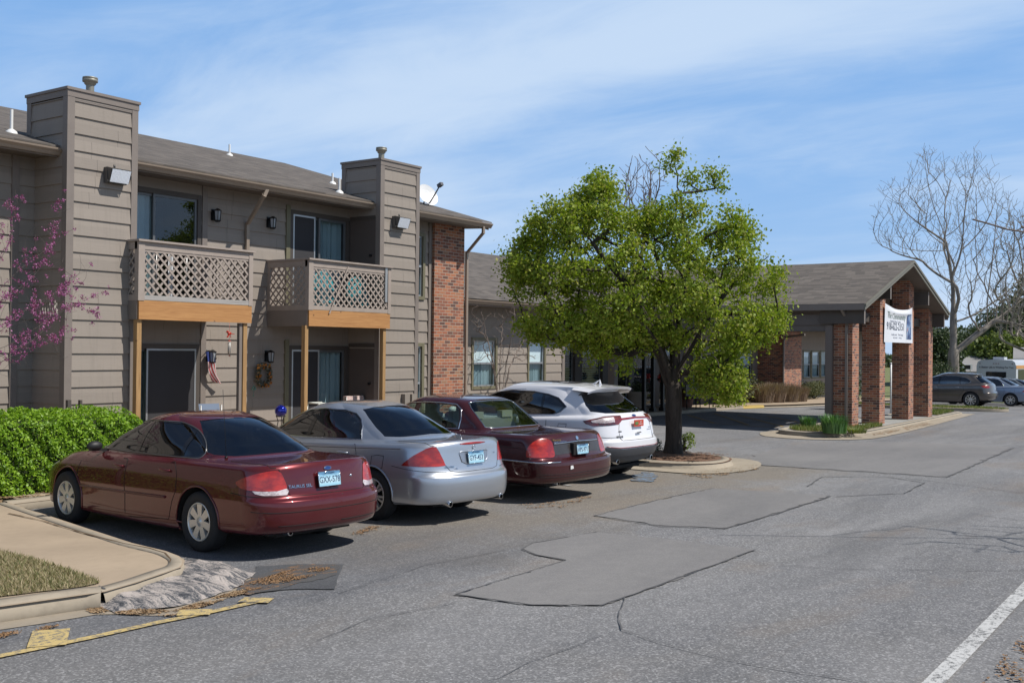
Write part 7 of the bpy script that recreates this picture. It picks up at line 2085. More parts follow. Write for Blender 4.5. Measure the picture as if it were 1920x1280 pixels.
bare_tree('bare_tree', 'tall leafless pale-barked sycamore behind the portico and parked cars', (1789, 755), 68,
  [[(1788, 660), (1850, 612), (1880, 590), (1930, 550), (1970, 520)], [(1786, 540), (1772, 440), (1745, 380), (1730, 300)], [(1786, 520), (1805, 470), (1805, 400), (1828, 300)], [(1772, 455), (1720, 420), (1680, 385), (1660, 350)], [(1850, 612), (1850, 560), (1862, 470), (1868, 380)], [(1805, 470), (1850, 420), (1870, 360)], [(1788, 620), (1760, 600), (1720, 640), (1755, 690)], [(1788, 610), (1830, 590), (1900, 540), (1940, 480)], [(1880, 590), (1930, 610), (1980, 650)], [(1745, 480), (1690, 470), (1650, 440)]],
  REG, 1150, .0075, .34, SYC, 12, depth=4.0, trunk_to=(1786, 500), group='leafless trees in the distance')
bare_tree('bare_tree', 'leafless thin-twigged tree seen past the right edge, behind the sycamore', (1960, 750), 85,
  [[(1955, 600), (1900, 520), (1880, 440)], [(1955, 560), (1960, 450)]], [(1860, 640), (1850, 500), (1880, 410), (1930, 390), (1990, 420), (2010, 640)], 300, .014, .35, SYC, 14, depth=4, step=.7, trunk_to=(1958, 540), group='leafless trees in the distance')
bare_tree('bare_tree', 'leafless tree whose fine twigs rise behind the leafy tree crown', (1195, 720), 60,
  [[(1195, 560), (1180, 420), (1175, 330)], [(1195, 520), (1215, 400), (1220, 320)]], [(1165, 330), (1180, 308), (1215, 305), (1240, 318), (1235, 400), (1220, 470), (1180, 470), (1160, 400)], 150, .010, .2, TW, 15, depth=2, step=.6, trunk_to=(1195, 480), group='leafless trees in the distance')
# near branch poking in from a tree beyond the right edge
nb = thing('bare_tree', 'leafless street tree beyond the right edge, one thin branch reaching into view', 'tree', tuple(np.array((rgt * 8.6 + fw3 * 12)) + (0, 0, gz(14))))
sk = Skel()
def nq(px, py, d): a = (px - 960) / F; v = fw3 * d + rgt * (a * d); return np.array((v.x, v.y, CAMZ + (656 + .01 * (px - 960) - py) / F * d))
b0 = np.array(world_loc(nb)); e_ = sk.limb([b0, b0 + (0, 0, 2.2), b0 + (.1, .1, 4.6)], step=.3, wob=.01)
k = sk.near(b0 + (0, 0, 3.3)); sk.limb([nq(2080, 455, 12), nq(1960, 441, 12), nq(1888, 430, 12), nq(1848, 418, 12), nq(1822, 411, 12)], k, .15, .006)
k = sk.near(nq(1950, 440, 12)); sk.limb([nq(1925, 430, 12), nq(1913, 424, 12)], k, .1, .003)
T_ = np.array([b0 + (random.uniform(-1, 1.3), random.uniform(-1.2, 1), random.uniform(3.2, 6)) for _ in range(60)]); T_ = np.array([q for q in T_ if (q[:2] @ np.array([rgt.x, rgt.y])) / (q[:2] @ np.array([fw3.x, fw3.y])) > .66])
sk.grow(T_, b0, .2, .01, RNG, .05)
rad = np.maximum(np.minimum(sk.radii(.008, 2.4), .10), .010); m = MB(); sk.build(m, rad, (10, 6, 4)); m.build('trunk', TW, nb)

# ---- leafy background trees and bushes
def bush(name, label, cat, c, rx, ry, rz, n, leaf, mat, seed, core=None, trunk=False, lumps=9, group=None, zf=.0):
    rg = np.random.default_rng(seed); c = np.array(c, float)
    t = thing(name, label, cat, (c[0], c[1], c[2]), 0, group)
    cc = c + (0, 0, rz * (1.0 + zf))
    L = [(cc, 1.0)] + [(cc + rg.uniform(-.6, .6, 3) * np.array([rx, ry, rz]), rg.uniform(.35, .6)) for _ in range(lumps)]
    pts_ = []
    for q, s in L:
        k = int(n * s ** 2 / sum(l[1] ** 2 for l in L)); d = unit(rg.normal(size=(k, 3)))
        rr = (1 - rg.random((k, 1)) ** 1.5 * .45)
        bumpy = 1 + .16 * np.sin(d[:, :1] * 7 + seed) * np.cos(d[:, 1:2] * 6) + .1 * np.sin(d[:, 2:3] * 11)
        p = q + d * rr * bumpy * s * np.array([rx, ry, rz]); pts_.append(p)
    P = np.concatenate(pts_); P = P[P[:, 2] > c[2] + .02]
    quads('crown' if trunk else 'foliage', leaves(P, leaf, rg, unit(P - cc), .6, .7), mat, t)
    if trunk:
        m = MB(); m.tube([c, c + (0, 0, rz * (.9 + zf))], [rx * .07 + .04, rx * .04 + .02], 8); 
        for k in range(7): e = cc + unit(rg.normal(size=(1, 3)))[0] * np.array([rx, ry, rz]) * .7; m.tube([c + (0, 0, rz * .5 * (1 + zf)), (c + e) / 2 + (0, 0, rz * .5), e], [.05 * rx, .03 * rx, .01], 5)
        m.build('trunk', BARK, t)
    else:
        m = MB()
        for k in range(14): e = cc + unit(rg.normal(size=(1, 3)))[0] * np.array([rx, ry, rz]) * .8; e[2] = max(e[2], c[2] + .1); m.tube([c, (c + e) / 2 + (0, 0, rz * .15), e], [.02, .014, .005], 5)
        m.build('branches', BARK, t)
    return t
EVG = m_leaf('evergreen_leaf', (0.035, 0.055, 0.022), (0.065, 0.095, 0.035), (0.10, 0.13, 0.055), .15, .6)
OLV = m_leaf('olive_leaf', (0.045, 0.055, 0.020), (0.10, 0.11, 0.035), (0.15, 0.14, 0.05), .2, .6)
YGR = m_leaf('spring_leaf', (0.10, 0.13, 0.025), (0.16, 0.20, 0.04), None, .3, .6)
BRN = m_leaf('dry_brown_leaf', (0.13, 0.085, 0.055), (0.25, 0.17, 0.11), (0.34, 0.25, 0.17), .2, .8)
def at(px, d): a = (px - 960) / F; v = fw3 * d + rgt * (a * d); return (v.x, v.y, gz(v.x))
BG = 'trees behind the car park'
for i, (px, d, rx, rz, mt, nm, lab) in enumerate((
    (1762, 76, 1.7, 2.6, EVG, 'evergreen_tree', 'dark evergreen tree between the portico and the sycamore trunk'),
    (1835, 150, 5, 3.6, EVG, 'evergreen_tree', 'low round evergreen behind the warehouse roof, left of the bus'),
    (1900, 118, 3.6, 4.3, EVG, 'evergreen_tree', 'large dark evergreen rising behind the bus'),
    (1880, 112, 3.2, 2.6, YGR, 'spring_tree', 'yellow-green tree low in front of the large evergreen'),
    (1945, 120, 5.5, 6.0, OLV, 'evergreen_tree', 'olive-green tree cut off by the right edge'),
    (1800, 200, 9, 4.0, OLV, 'distant_tree', 'distant olive tree low behind the sycamore trunk'))):
    x, y, z = at(px, d); bush(nm, lab, 'tree', (x, y, z), rx, rx, rz, 7000, .30 if d < 100 else .45, mt, 40 + i, trunk=True, group=BG, zf=.1)
rg = np.random.default_rng(77); P_ = []
for i in range(60):
    px = -200 + i * 40 + rg.uniform(-12, 12); d = rg.uniform(230, 300); x, y, z = at(px, d)
    q = unit(rg.normal(size=(700, 3))) * (1 - rg.random((700, 1)) * .4) * np.array([rg.uniform(7, 11), 7, rg.uniform(2.8, 4.6)]); q[:, 2] = np.abs(q[:, 2]); P_.append(q + (x, y, z - .5))
P_ = np.concatenate(P_); tag(quads('distant_woods', leaves(P_, 1.1, rg), EVG), kind='stuff')
bush('evergreen_shrub', 'glossy evergreen shrub with pale blossom beside the last brick pillar', 'shrub', at(1768, 62), 1.0, 1.0, 1.15, 2600, .11, EVG, 60)
P = np.random.default_rng(4)
# beds at the entrance
def atG(px, Y, z=KH - .2): v = onY(px, 740, Y); return (v.x, Y, gz(v.x) + KH)
bush('broadleaf_shrub', 'dark green and rusty shrub left of the dry grasses by the entrance walk', 'shrub', atG(1385, 19.0), 1.5, .9, .80, 5200, .085, OLV, 61)
bush('broadleaf_shrub', 'taller reddish-green shrub under the small wing window', 'shrub', atG(1352, 19.2), .9, .7, 1.05, 3200, .08, OLV, 62)
bush('juniper_shrub', 'low spreading juniper below the far windows, right of the brick corner', 'shrub', atG(1527, 18.9), 1.9, .7, .48, 5200, .07, m_leaf('juniper_leaf', (.05, .065, .03), (.12, .135, .05), (.17, .17, .07), .15, .7), 63)
def grass_clump(name, label, c, r_, h, n, mat, seed, w=.006, cat='ornamental grass', group=None, arch=.45, flower=None):
    rg = np.random.default_rng(seed); t = thing(name, label, cat, c, 0, group); Q = []
    tips_ = []
    for _ in range(n):
        a = rg.uniform(0, 2 * PI); rr = r_ * math.sqrt(rg.random()) * .5; b0 = np.array(c) + (math.cos(a) * rr, math.sin(a) * rr, 0)
        a += rg.normal() * .5; hh = h * rg.uniform(.6, 1.1); o = arch * hh * rg.uniform(.3, 1.2); d = np.array([math.cos(a), math.sin(a), 0]); s = np.array([-d[1], d[0], 0]) * w
        p1 = b0 + d * o * .3 + (0, 0, hh * .6); p2 = b0 + d * o + (0, 0, hh)
        Q.append([b0 - s, b0 + s, p1 + s, p1 - s]); Q.append([p1 - s, p1 + s, p2 + s * .1, p2 - s * .1]); tips_.append(p2)
    quads('blades', np.array(Q), mat, t); return t, tips_
DRY = m_leaf('dry_ornamental_grass', (.17, .115, .085), (.30, .215, .155), (.40, .31, .23), .2, .8)
for i, (px, Y, h) in enumerate(((1430, 18.75, .85), (1452, 18.5, .9), (1478, 18.25, .85), (1494, 18.2, .7))):
    grass_clump('dry_grass_clump', ['leftmost pinkish-brown dry grass clump before the brick corner, next to the shrub', 'second dry grass clump from the left before the shaded brick side', 'third dry grass clump, in front of the white downspout', 'rightmost dry grass clump, in front of the sunlit brick face'][i], atG(px, Y), 1.0, h, 1500, DRY, 70 + i, .009, group='dry grass clumps in front of the brick corner')
DAF = m_leaf('daffodil_leaf', (.05, .13, .035), (.10, .22, .06), (.17, .31, .11), .25, .45)
dfx = onG(1576, 812, KH); c = (dfx.x, dfx.y + .15, dfx.z)
grass_clump('daffodil_clump', 'clump of upright dark green daffodil leaves beside the nearest brick pillar', c, .62, .50, 420, DAF, 80, .014, 'plant', arch=.4)
dfx = onG(1536, 803, KH); grass_clump('daffodil_clump', 'smaller shaded clump of green leaves left of the wooden portico post', (dfx.x, dfx.y + .3, dfx.z), .4, .34, 200, DAF, 81, .013, 'plant', arch=.4)
dfx = onG(1612, 812, KH); grass_clump('weed_tuft', 'short grey-green weeds at the foot of the first pillar', (dfx.x + .1, dfx.y + .1, dfx.z), .5, .14, 240, GRN, 82, .01, 'plant', arch=.9)
wp = onG(1297, 846, KH)
bush('small_shrub', 'small yellow-green sucker shoots at the right foot of the tree trunk', 'shrub', (wp.x, wp.y + .15, wp.z), .22, .22, .2, 420, .055, m_leaf('sucker_leaf', (.12, .17, .03), (.2, .26, .04), None, .3, .4), 64)
wp = onG(1237, 850, KH)
bush('small_shrub', 'small silvery grey plant at the left foot of the tree trunk', 'shrub', (wp.x - .05, wp.y + .1, wp.z), .26, .24, .17, 420, .05, m_leaf('silver_leaf', (.14, .16, .13), (.30, .32, .29), None, .2, .6), 65)
# ------------------------------------------------------------------ far vehicles
import copy
def respec(base, **k):
    s = copy.copy(base); s['rings'] = [dict(r_) for r_ in base['rings']]; s['tags'] = {a: {x: y for x, y in b_.items() if x != 'objs'} for a, b_ in base['tags'].items()}
    s['zs'] = 1.0; s.update(k); return s
edge2 = respec(edge, paint=PTAU, archmat=PTAU, spokes=10, rstyle='mid', lip=.01)
zs0 = .955
edge2['cuts'] = [(a, b_, [(p[0], p[1] * zs0) for p in c], e) for a, b_, c, e in edge['cuts'] if a not in ('clad', 'taili', 'rev', 'tail')] + [('tail', 'wrap', [(.62, .96), (.75, 1.03), (1.0, 1.05), (1.16, 1.02), (1.05, .95), (.8, .925)], BODYV)]
edge2['trims'] = [(q[0], [(p[0], p[1] * zs0) for p in q[1]]) + tuple(q[2:]) for q in edge['trims'][:1]]; edge2['seams'] = [(q[0], [(p[0], p[1] * zs0) for p in q[1]], q[2]) for q in edge['seams'] if q[0] == 'side']
edge2['tags'] = TAGS(MATS['car_glass_privacy'])
g0 = onG(1822, 763)
car, sh, T, add = make_car(edge2, (g0.x + .83, g0.y, gz(g0.x)), R(89), 'parked_suv', 'taupe SUV side-on behind the last brick pillar, half hidden by it', 'SUV', 'cars parked beyond the portico')
door_handle(add, sh, 2.6, .935, CHROME); door_handle(add, sh, 1.60, .95, CHROME)
acc2 = respec(accord, paint=PBLU)
g0 = onG(1884, 761)
car, sh, T, add = make_car(acc2, (g0.x + .8, g0.y - .3, gz(g0.x)), R(89), 'parked_car', 'pale blue car whose tail shows just right of the taupe SUV', 'car', 'cars parked beyond the portico')
acc3 = respec(accord, paint=PGRY)
car, sh, T, add = make_car(acc3, (g0.x + 4.2, g0.y - .5, gz(g0.x + 4)), R(86), 'parked_car', 'grey-green sedan at the right edge in front of the shuttle bus', 'car', 'cars parked beyond the portico')
acc4 = respec(accord, paint=PWHT)
car, sh, T, add = make_car(acc4, (g0.x + 7.6, g0.y + .4, gz(g0.x + 7)), R(88), 'parked_car', 'white sedan cut off by the right edge, beyond the grey-green sedan', 'car', 'cars parked beyond the portico')

# ---- shuttle bus
bx, by, bz = at(1868, 70)
bus = thing('shuttle_bus', 'white shuttle bus seen from behind, slogan across its rear above a dark window', 'bus', (0, 0, 0))
BW, BHt = 1.22, 2.78
BWH = simple('bus_paint', (.50, .52, .56), .35, var=.05)
m = MB()
prof = [(-BW, .55), (-BW, 2.35), (-BW * .94, 2.62), (-BW * .8, 2.74), (0, 2.80), (BW * .8, 2.74), (BW * .94, 2.62), (BW, 2.35), (BW, .55)]
Lb = 6.6
for i in range(len(prof)):
    (y0, z0), (y1, z1) = prof[i], prof[(i + 1) % len(prof)]; m.face([(0, y0, z0), (0, y1, z1), (Lb, y1, z1), (Lb, y0, z0)])
m.face([(0, y, z) for y, z in prof][::-1]); m.face([(Lb, y, z) for y, z in prof]); m.build('body', BWH, bus)
m = MB(); m.box((-.02, -.62, 1.30), (-.003, .62, 1.98)); m.build('rear_window', GLD, bus)
m = MB(); m.box((-.06, -1.15, .45), (0, 1.15, .62)); m.build('bumper', BLACK, bus)
m = MB()
for sg in (1, -1):
    m.box((.5, BW * sg - .01 * sg, 1.45), (Lb - .6, BW * sg + .012 * sg, 2.15))
m.build('side_window', GLD, bus)
m = MB(); m.box((.02, -BW - .018, 2.2), (Lb, -BW - .003, 2.42)); m.box((.02, -BW - .018, 1.15), (Lb, -BW - .003, 1.35)); m.build('side_stripe', simple('orange_stripe', (.55, .27, .08), .5, var=.05), bus)
m = MB()
for y in (-1.0, -.15, 0, .15, 1.0): m.box((-.02, y - .04, 2.50), (-.002, y + .04, 2.54))
m.build('marker_lamp', simple('marker_red', (.12, .02, .02), .3, var=0), bus)
m = MB()
for y in (-1.02, 1.02): m.box((-.02, y - .08, .85), (-.002, y + .08, 1.2))
m.build('tail_lamp', LAMPR, bus)
m = MB(); m.box((.6, -.35, 2.78), (1.3, .35, 2.95)); m.build('roof_hatch', BWH, bus)
for x in (1.6, 5.4):
    for y in (-1.0, 1.0): m = MB(); m.lathe([(0, -.12), (.36, -.12), (.40, -.09), (.40, .09), (.36, .12), (0, .12)], (x, y, .40), 'y', 24); m.build('wheel', TYRE, bus)
text_mesh('slogan', 'A Better Life is Waiting For You', .175, simple('slogan_ink', (.05, .05, .07), .5, var=0), bus, Matrix(((0, 0, -1, -.006), (-1, 0, 0, 0), (0, 1, 0, 2.27), (0, 0, 0, 1))), .002, .92, bold=.004)
bus.location = (bx, by, bz); bus.rotation_euler = (0, 0, R(-4))

# ---- warehouses behind
def gable_house(name, label, px0, px1, d, zr, ze, depth, wallm, roofm, base=None):
    A, B_ = Vector(at(px0, d)), Vector(at(px1, d)); t = (B_ - A); t.z = 0; L = t.length; t.normalize(); n = Vector((A.x, A.y, 0)).normalized()
    b0 = min(A.z, B_.z) - .5
    o = thing(name, label, 'building', (A + B_) / 2)
    P = lambda s, k, z: (A.x + t.x * s + n.x * k, A.y + t.y * s + n.y * k, z)
    m = MB(); m.face([P(0, 0, b0), P(L, 0, b0), P(L, 0, ze), P(0, 0, ze)]); m.face([P(L, 0, b0), P(L, depth, b0), P(L, depth, ze), P(L, depth / 2, zr), P(L, 0, ze)]); m.face([P(0, depth, b0), P(0, 0, b0), P(0, 0, ze), P(0, depth / 2, zr), P(0, depth, ze)]); m.face([P(L, depth, b0), P(0, depth, b0), P(0, depth, ze), P(L, depth, ze)])
    m.build('wall', wallm, o)
    m = MB(); e = .3
    m.face([P(-e, -e, ze - .05), P(L + e, -e, ze - .05), P(L + e, depth / 2, zr), P(-e, depth / 2, zr)]); m.face([P(-e, depth / 2, zr), P(L + e, depth / 2, zr), P(L + e, depth + e, ze - .05), P(-e, depth + e, ze - .05)])
    m.face([P(-e, -e, ze - .3), P(L + e, -e, ze - .3), P(L + e, -e, ze - .05), P(-e, -e, ze - .05)])
    m.build('roof', roofm, o)
    k = int(L / 5)
    for i in range(k):
        s = L * (i + .5) / k; m = MB(); m.obox(P(s, -.03, ze - .9), t * .5, n * .04, Vector((0, 0, .4))); m.build('window', GLD, o)
    return o, P
WTAN = simple('tan_wall', (.22, .20, .175), .85, var=.1, vscale=.5); WROOF = simple('grey_metal_roof', (.27, .26, .25), .6, .1, var=.12, vscale=.4)
o, P_ = gable_house('warehouse', 'long low grey-roofed warehouse behind the sycamore and the bus', 1690, 1908, 105, 2.05, .55, 16, WTAN, WROOF)
c_ = Vector(P_(6.3, -1.5, .95))
ac = thing('rooftop_unit', 'white boxy air-conditioning unit in front of the warehouse roof, above the taupe SUV', 'air conditioner', (c_.x, c_.y, gz(c_.x)))
ax_ = thing; m = MB(); m.obox(c_, rgt * .45, fw3 * .4, Vector((0, 0, .25))); m.build('casing', WHITE, ac)
m = MB(); m.obox(c_ - fw3 * .41 - rgt * .05, rgt * .30, fw3 * .01, Vector((0, 0, .18))); m.build('grille', BLACK, ac)
m = MB()
for s_ in (-.4, .4): m.bar(c_ + rgt * s_ - Vector((0, 0, .25)), c_ + rgt * s_ - Vector((0, 0, 2.2)), .06, .06)
m.build('stand', GALV, ac)
o, P_ = gable_house('warehouse', 'taller grey building cut off by the right edge, beyond the bus', 1906, 2010, 96, 2.9, 1.9, 14, simple('brown_wall', (.17, .12, .10), .8, var=.1), WROOF)

# ---- banner between the middle pillars
bY = 9.66
bl0, br0 = 34.62, 38.08; zt_, zb_ = 3.76, 2.52
ban = thing('banner', 'white vinyl banner with a phone number hung between the two middle brick pillars', 'banner', ((bl0 + br0) / 2, bY, zb_))
def bpos(u, v):      # u 0..1 left to right, v 0..1 bottom to top
    sag = .15 * math.sin(PI * u) ** .8 * v ** 3; bow = .05 * math.sin(PI * u) * (1 - .4 * v) + .035 * math.sin(u * 9 + 1) * v
    return Vector((bl0 + (br0 - bl0) * u, bY - bow - .06 * math.exp(-((v - .86) / .08) ** 2) * math.sin(PI * u), zb_ + (zt_ - zb_) * v - sag))
m = MB(); nu, nv = 36, 20
for i in range(nu):
    for j in range(nv):
        m.face([bpos(i / nu, j / nv), bpos((i + 1) / nu, j / nv), bpos((i + 1) / nu, (j + 1) / nv), bpos(i / nu, (j + 1) / nv)], uv=[(i / nu, j / nv), ((i + 1) / nu, j / nv), ((i + 1) / nu, (j + 1) / nv), (i / nu, (j + 1) / nv)], smooth=True)
m.build('cloth', simple('vinyl', (.72, .73, .76), .45, var=.03), ban, weld=True)
mt, t, b = nmat('banner_photo')
n_ = N(t, 'ShaderNodeTexNoise'); n_.inputs['Scale'].default_value = 3.2; n_.inputs['Detail'].default_value = 5; lk(t, coords(t, 'UV', (2.6, 1.2, 1)), n_.inputs['Vector'])
lk(t, ramp(t, n_.outputs['Fac'], [(.34, (.015, .02, .07)), (.48, (.04, .07, .20)), (.55, (.16, .26, .45)), (.62, (.34, .42, .52)), (.68, (.40, .16, .13))]), b.inputs['Base Color']); b.inputs['Roughness'].default_value = .45
m = MB()
for i in range(6):
    for j in range(18):
        u0, u1 = .715 + .215 * i / 6, .715 + .215 * (i + 1) / 6; v0, v1 = .10 + .72 * j / 18, .10 + .72 * (j + 1) / 18
        m.face([bpos(u0, v0) - Vector((0, .006, 0)), bpos(u1, v0) - Vector((0, .006, 0)), bpos(u1, v1) - Vector((0, .006, 0)), bpos(u0, v1) - Vector((0, .006, 0))], uv=[(u0 * 2, v0), (u1 * 2, v0), (u1 * 2, v1), (u0 * 2, v1)], smooth=True)
ph = m.build('printed_picture', mt, ban, weld=True)
def btext(txt, u, v, size, mat, sx=1.0, bold=0.0):
    M = Matrix(((1, 0, 0, 0), (0, 1, 0, 0), (0, 0, 1, 0), (0, 0, 0, 1)))
    o = text_mesh('banner_text', txt, size, mat, ban, M, .001, sx, bold=bold)
    me = o.data; W_, H_ = br0 - bl0, zt_ - zb_; L0 = world_loc(ban)
    for vt in me.vertices:
        x, y = vt.co.x, vt.co.y; q = bpos(u + x / W_, v + y / H_) - L0; vt.co = (q.x, q.y - .004 - vt.co.z, q.z)
    return o
INKG = simple('banner_ink_green', (.14, .20, .17), .5, var=0); INKN = simple('banner_ink', (.06, .07, .10), .5, var=0); INKL = simple('banner_ink_light', (.38, .40, .46), .5, var=0)
btext('The Community', .37, .72, .32, INKG, .98); btext('Assisted Living Center', .35, .575, .14, INKL, 1.0)
btext('918-622-2151', .35, .42, .36, INKN, 1.0, .004); btext('Locally owned     Now leasing', .40, .21, .11, INKL); btext('and operated      call today', .40, .13, .09, INKL)
m = MB()
for u in (.11, .37):
    q = [bpos(u + .022 * math.cos(a), .17 + .075 * math.sin(a)) - Vector((0, .006, 0)) for a in np.linspace(0, 2 * PI, 17)]; m.tube(q, .008, 4, caps=False)
m.build('printed_emblem', INKN, ban)
m = MB()
for u, v in ((.005, .99), (.995, .99), (.005, .01), (.995, .01)): p = bpos(u, v); m.tube([p, p + Vector((.0, .06, .03 if v > .5 else -.03))], .006, 4)
m.build('tie_cord', BLACK, ban)

# ------------------------------------------------------------------ small things by the doors
# hanging flag on a short bracket
fp = onY(391, 664, WY - .12)
fl_ = thing('small_flag', 'small striped flag hanging limp from the lower wall lamp beside the left patio', 'flag', fp)
mt, t, b = nmat('flag_cloth')
s_ = N(t, 'ShaderNodeSeparateXYZ'); lk(t, coords(t, 'UV'), s_.inputs[0])
st = mth(t, 'GREATER_THAN', mth(t, 'FRACT', mth(t, 'MULTIPLY', s_.outputs[0], 5.5)), .5)
lk(t, mix(t, mth(t, 'GREATER_THAN', s_.outputs[1], .66), mix(t, st, (.55, .50, .48), (.42, .04, .04)), (.03, .05, .20)), b.inputs['Base Color']); b.inputs['Roughness'].default_value = .85
m = MB(); n = 14
def fpos(i, j): u = i / 6; v = j / n; return Vector((fp.x - .10 + .02 * math.sin(j * .5) + (.20 + .04 * (v)) * u * (.75 + .25 * v) + .16 * v * v, fp.y - .03 - .05 * math.sin(u * 7 + v * 3), fp.z + .05 - .56 * v - .08 * u * v))
for i in range(6):
    for j in range(n): m.face([fpos(i, j + 1), fpos(i + 1, j + 1), fpos(i + 1, j), fpos(i, j)], uv=[(i / 6, 1 - (j + 1) / n), ((i + 1) / 6, 1 - (j + 1) / n), ((i + 1) / 6, 1 - j / n), (i / 6, 1 - j / n)], smooth=True)
m.build('cloth', mt, fl_, weld=True)
m = MB(); m.tube([fp + Vector((.05, .1, .05)), fp + Vector((-.08, -.05, .09))], .008, 6); m.build('staff', GALV, fl_)
# wind chime with a red bird
wp = onY(430, 625, WY - .35)
ch_ = thing('wind_chime', 'wind chime under the left balcony, topped by a little red bird', 'wind chime', wp)
REDB = simple('red_enamel', (.42, .03, .015), .35, var=0)
m = MB(); m.ball(wp, .042, 8, sc=(1.15, .6, .75)); m.ball(wp + Vector((-.045, 0, .032)), .026, 6); m.bar(wp + Vector((.03, 0, 0)), wp + Vector((.12, 0, -.012)), .02, .01); m.bar(wp + Vector((-.065, 0, .03)), wp + Vector((-.09, 0, .022)), .008, .008)
m.bar(wp + Vector((-.02, -.01, -.02)), wp + Vector((-.07, -.02, -.075)), .03, .012); m.bar(wp + Vector((.01, -.01, -.02)), wp + Vector((.02, -.02, -.085)), .03, .012); m.build('bird', REDB, ch_)
m = MB(); m.tube([wp + Vector((0, 0, .22)), wp + Vector((0, 0, -.14))], .003, 4); m.lathe([(0, 0), (.035, -.012), (.035, -.02), (0, -.02)], wp + Vector((0, 0, -.13)), n=12); m.tube([wp + Vector((0, 0, -.15)), wp + Vector((0, 0, -.42))], .002, 4); m.ball(wp + Vector((0, 0, -.43)), .014, 5); m.build('cord', REDB, ch_)
m = MB()
for k in range(5): a = 2 * PI * k / 5; q = wp + Vector((.022 * math.cos(a), .022 * math.sin(a), -.17)); m.tube([q, q - Vector((0, 0, .2 + .02 * k))], .007, 6)
m.build('tubes', GALV, ch_)
# wreath
wc = onY(494, 703, WY - .08)
wr_ = thing('door_wreath', 'round autumn wreath of leaves and orange flowers on the siding between patios', 'wreath', wc)
rg = np.random.default_rng(8)
th = rg.uniform(0, 2 * PI, 1300); ph_ = rg.uniform(0, 2 * PI, 1300); rr = rg.uniform(.02, .065, 1300)
C = np.stack([wc.x + (.165 + rr * np.cos(ph_)) * np.cos(th), wc.y - np.abs(rr * np.sin(ph_)), wc.z + (.20 + rr * np.cos(ph_)) * np.sin(th)], 1)
quads('leaves', leaves(C, .05, rg), m_leaf('wreath_leaf', (.05, .065, .03), (.19, .19, .15), (.34, .32, .28), .2, .7), wr_)
C2 = C[rg.choice(1300, 130)] + np.array([0, -.02, 0]); C2 = C2[(np.sin(C2[:, 0] * 40) + np.sin(C2[:, 2] * 33)) > .1]
quads('flowers', leaves(C2, .075, rg, ratio=.9), m_leaf('wreath_flower', (.50, .17, .03), (.55, .25, .05), (.30, .09, .04), .2, .6), wr_)
hb = onY(477, 727, WY - .1)
hg = thing('hanging_ornament', 'small green and silver ornament hanging below the wreath', 'ornament', hb)
m = MB(); m.tube([hb + Vector((0, .06, .12)), hb + Vector((0, 0, .02))], .003, 4); 
for k in range(9): a = 2 * PI * k / 9; m.ball(hb + Vector((.035 * math.cos(a), .02 * math.sin(a * 2), .035 * math.sin(a))), .016, 5)
m.tube([hb + Vector((0, 0, -.04)), hb + Vector((-.01, 0, -.16))], .004, 4); m.ball(hb + Vector((-.01, 0, -.16)), .014, 5); m.build('body', simple('green_glass', (.10, .25, .20), .2, var=.3, vscale=20), hg)
# gazing ball on a stand, in front of the right patio door
gb = onY(528, 770, 15.2)
gz_ = thing('gazing_ball', 'shiny cobalt blue gazing ball on a stand by the right patio', 'garden ball', (gb.x, gb.y, KH))
m = MB(); m.ball(gb, .115, 16); m.build('ball', simple('cobalt_glass', (.004, .012, .30), .06, .6, var=0, coat=1), gz_)
m = MB()
for k in range(3): a = 2 * PI * k / 3; m.tube([(gb.x + .09 * math.cos(a), gb.y + .09 * math.sin(a), gb.z - .07), (gb.x + .05 * math.cos(a), gb.y + .05 * math.sin(a), gb.z - .2), (gb.x + .16 * math.cos(a), gb.y + .16 * math.sin(a), KH)], .008, 5)
m.lathe([(.09, -.09), (.095, -.10), (.09, -.11)], gb, n=14); m.build('stand', BLACK, gz_)
# chairs
def patio_chair(name, label, px, py, Y, backm, w=.24, bh=.5, rz=0.0, frame=GALV, hback=.95):
    p = onY(px, py, Y); t = thing(name, label, 'chair', (p.x, Y, KH), 0)
    x, y = p.x, Y; top = p.z
    B = lambda a, b_, c: Vector((x, y, 0)) + Matrix.Rotation(rz, 3, 'Z') @ Vector((a, b_, 0)) + Vector((0, 0, c))
    m = MB(); q = []
    for i in range(7):
        zz_ = top - bh + bh * i / 6; dy = .12 * i / 6
        q.append((zz_, dy))
    for i in range(6): m.face([B(-w, q[i][1], q[i][0]), B(w, q[i][1], q[i][0]), B(w, q[i + 1][1], q[i + 1][0] + (0)), B(-w, q[i + 1][1], q[i + 1][0])], smooth=True)
    if name == 'cushioned_chair':
        m = MB(); m.obox(B(0, .06, top - bh / 2), B(w, 0, 0) - B(0, 0, 0), Vector((0, .05, 0)), Vector((0, .02, bh / 2)))
    m.build('backrest', backm, t)
    m = MB(); m.obox(B(0, -.24, .47), B(w, 0, 0) - B(0, 0, 0), B(0, .24, 0) - B(0, 0, 0), Vector((0, 0, .03))); m.build('seat', backm, t)
    for sx_ in (-w, w):
        for yy in (-.45, .03):
            m = MB(); m.tube([B(sx_, yy, .62 if yy < 0 else top - .02), B(sx_, yy - .03, KH)], .014, 6); m.build('leg', frame, t)
        m = MB(); m.tube([B(sx_, -.45, .62), B(sx_, .05, .64)], .016, 6); m.build('armrest', frame, t)
    return t
patio_chair('folding_chair', 'grey-blue mesh chair on the left patio, only its back showing over the maroon roof', 399, 757, 15.3, simple('mesh_cloth', (.16, .20, .27), .8, var=.1), .20, .45, R(-12))
mt, t, b = nmat('floral_cushion'); lk(t, ramp(t, noise(t, coords(t), 9, 4, .6), [(.35, (.55, .40, .36)), (.5, (.66, .54, .50)), (.6, (.50, .33, .30)), (.7, (.36, .37, .30))]), b.inputs['Base Color']); b.inputs['Roughness'].default_value = .9
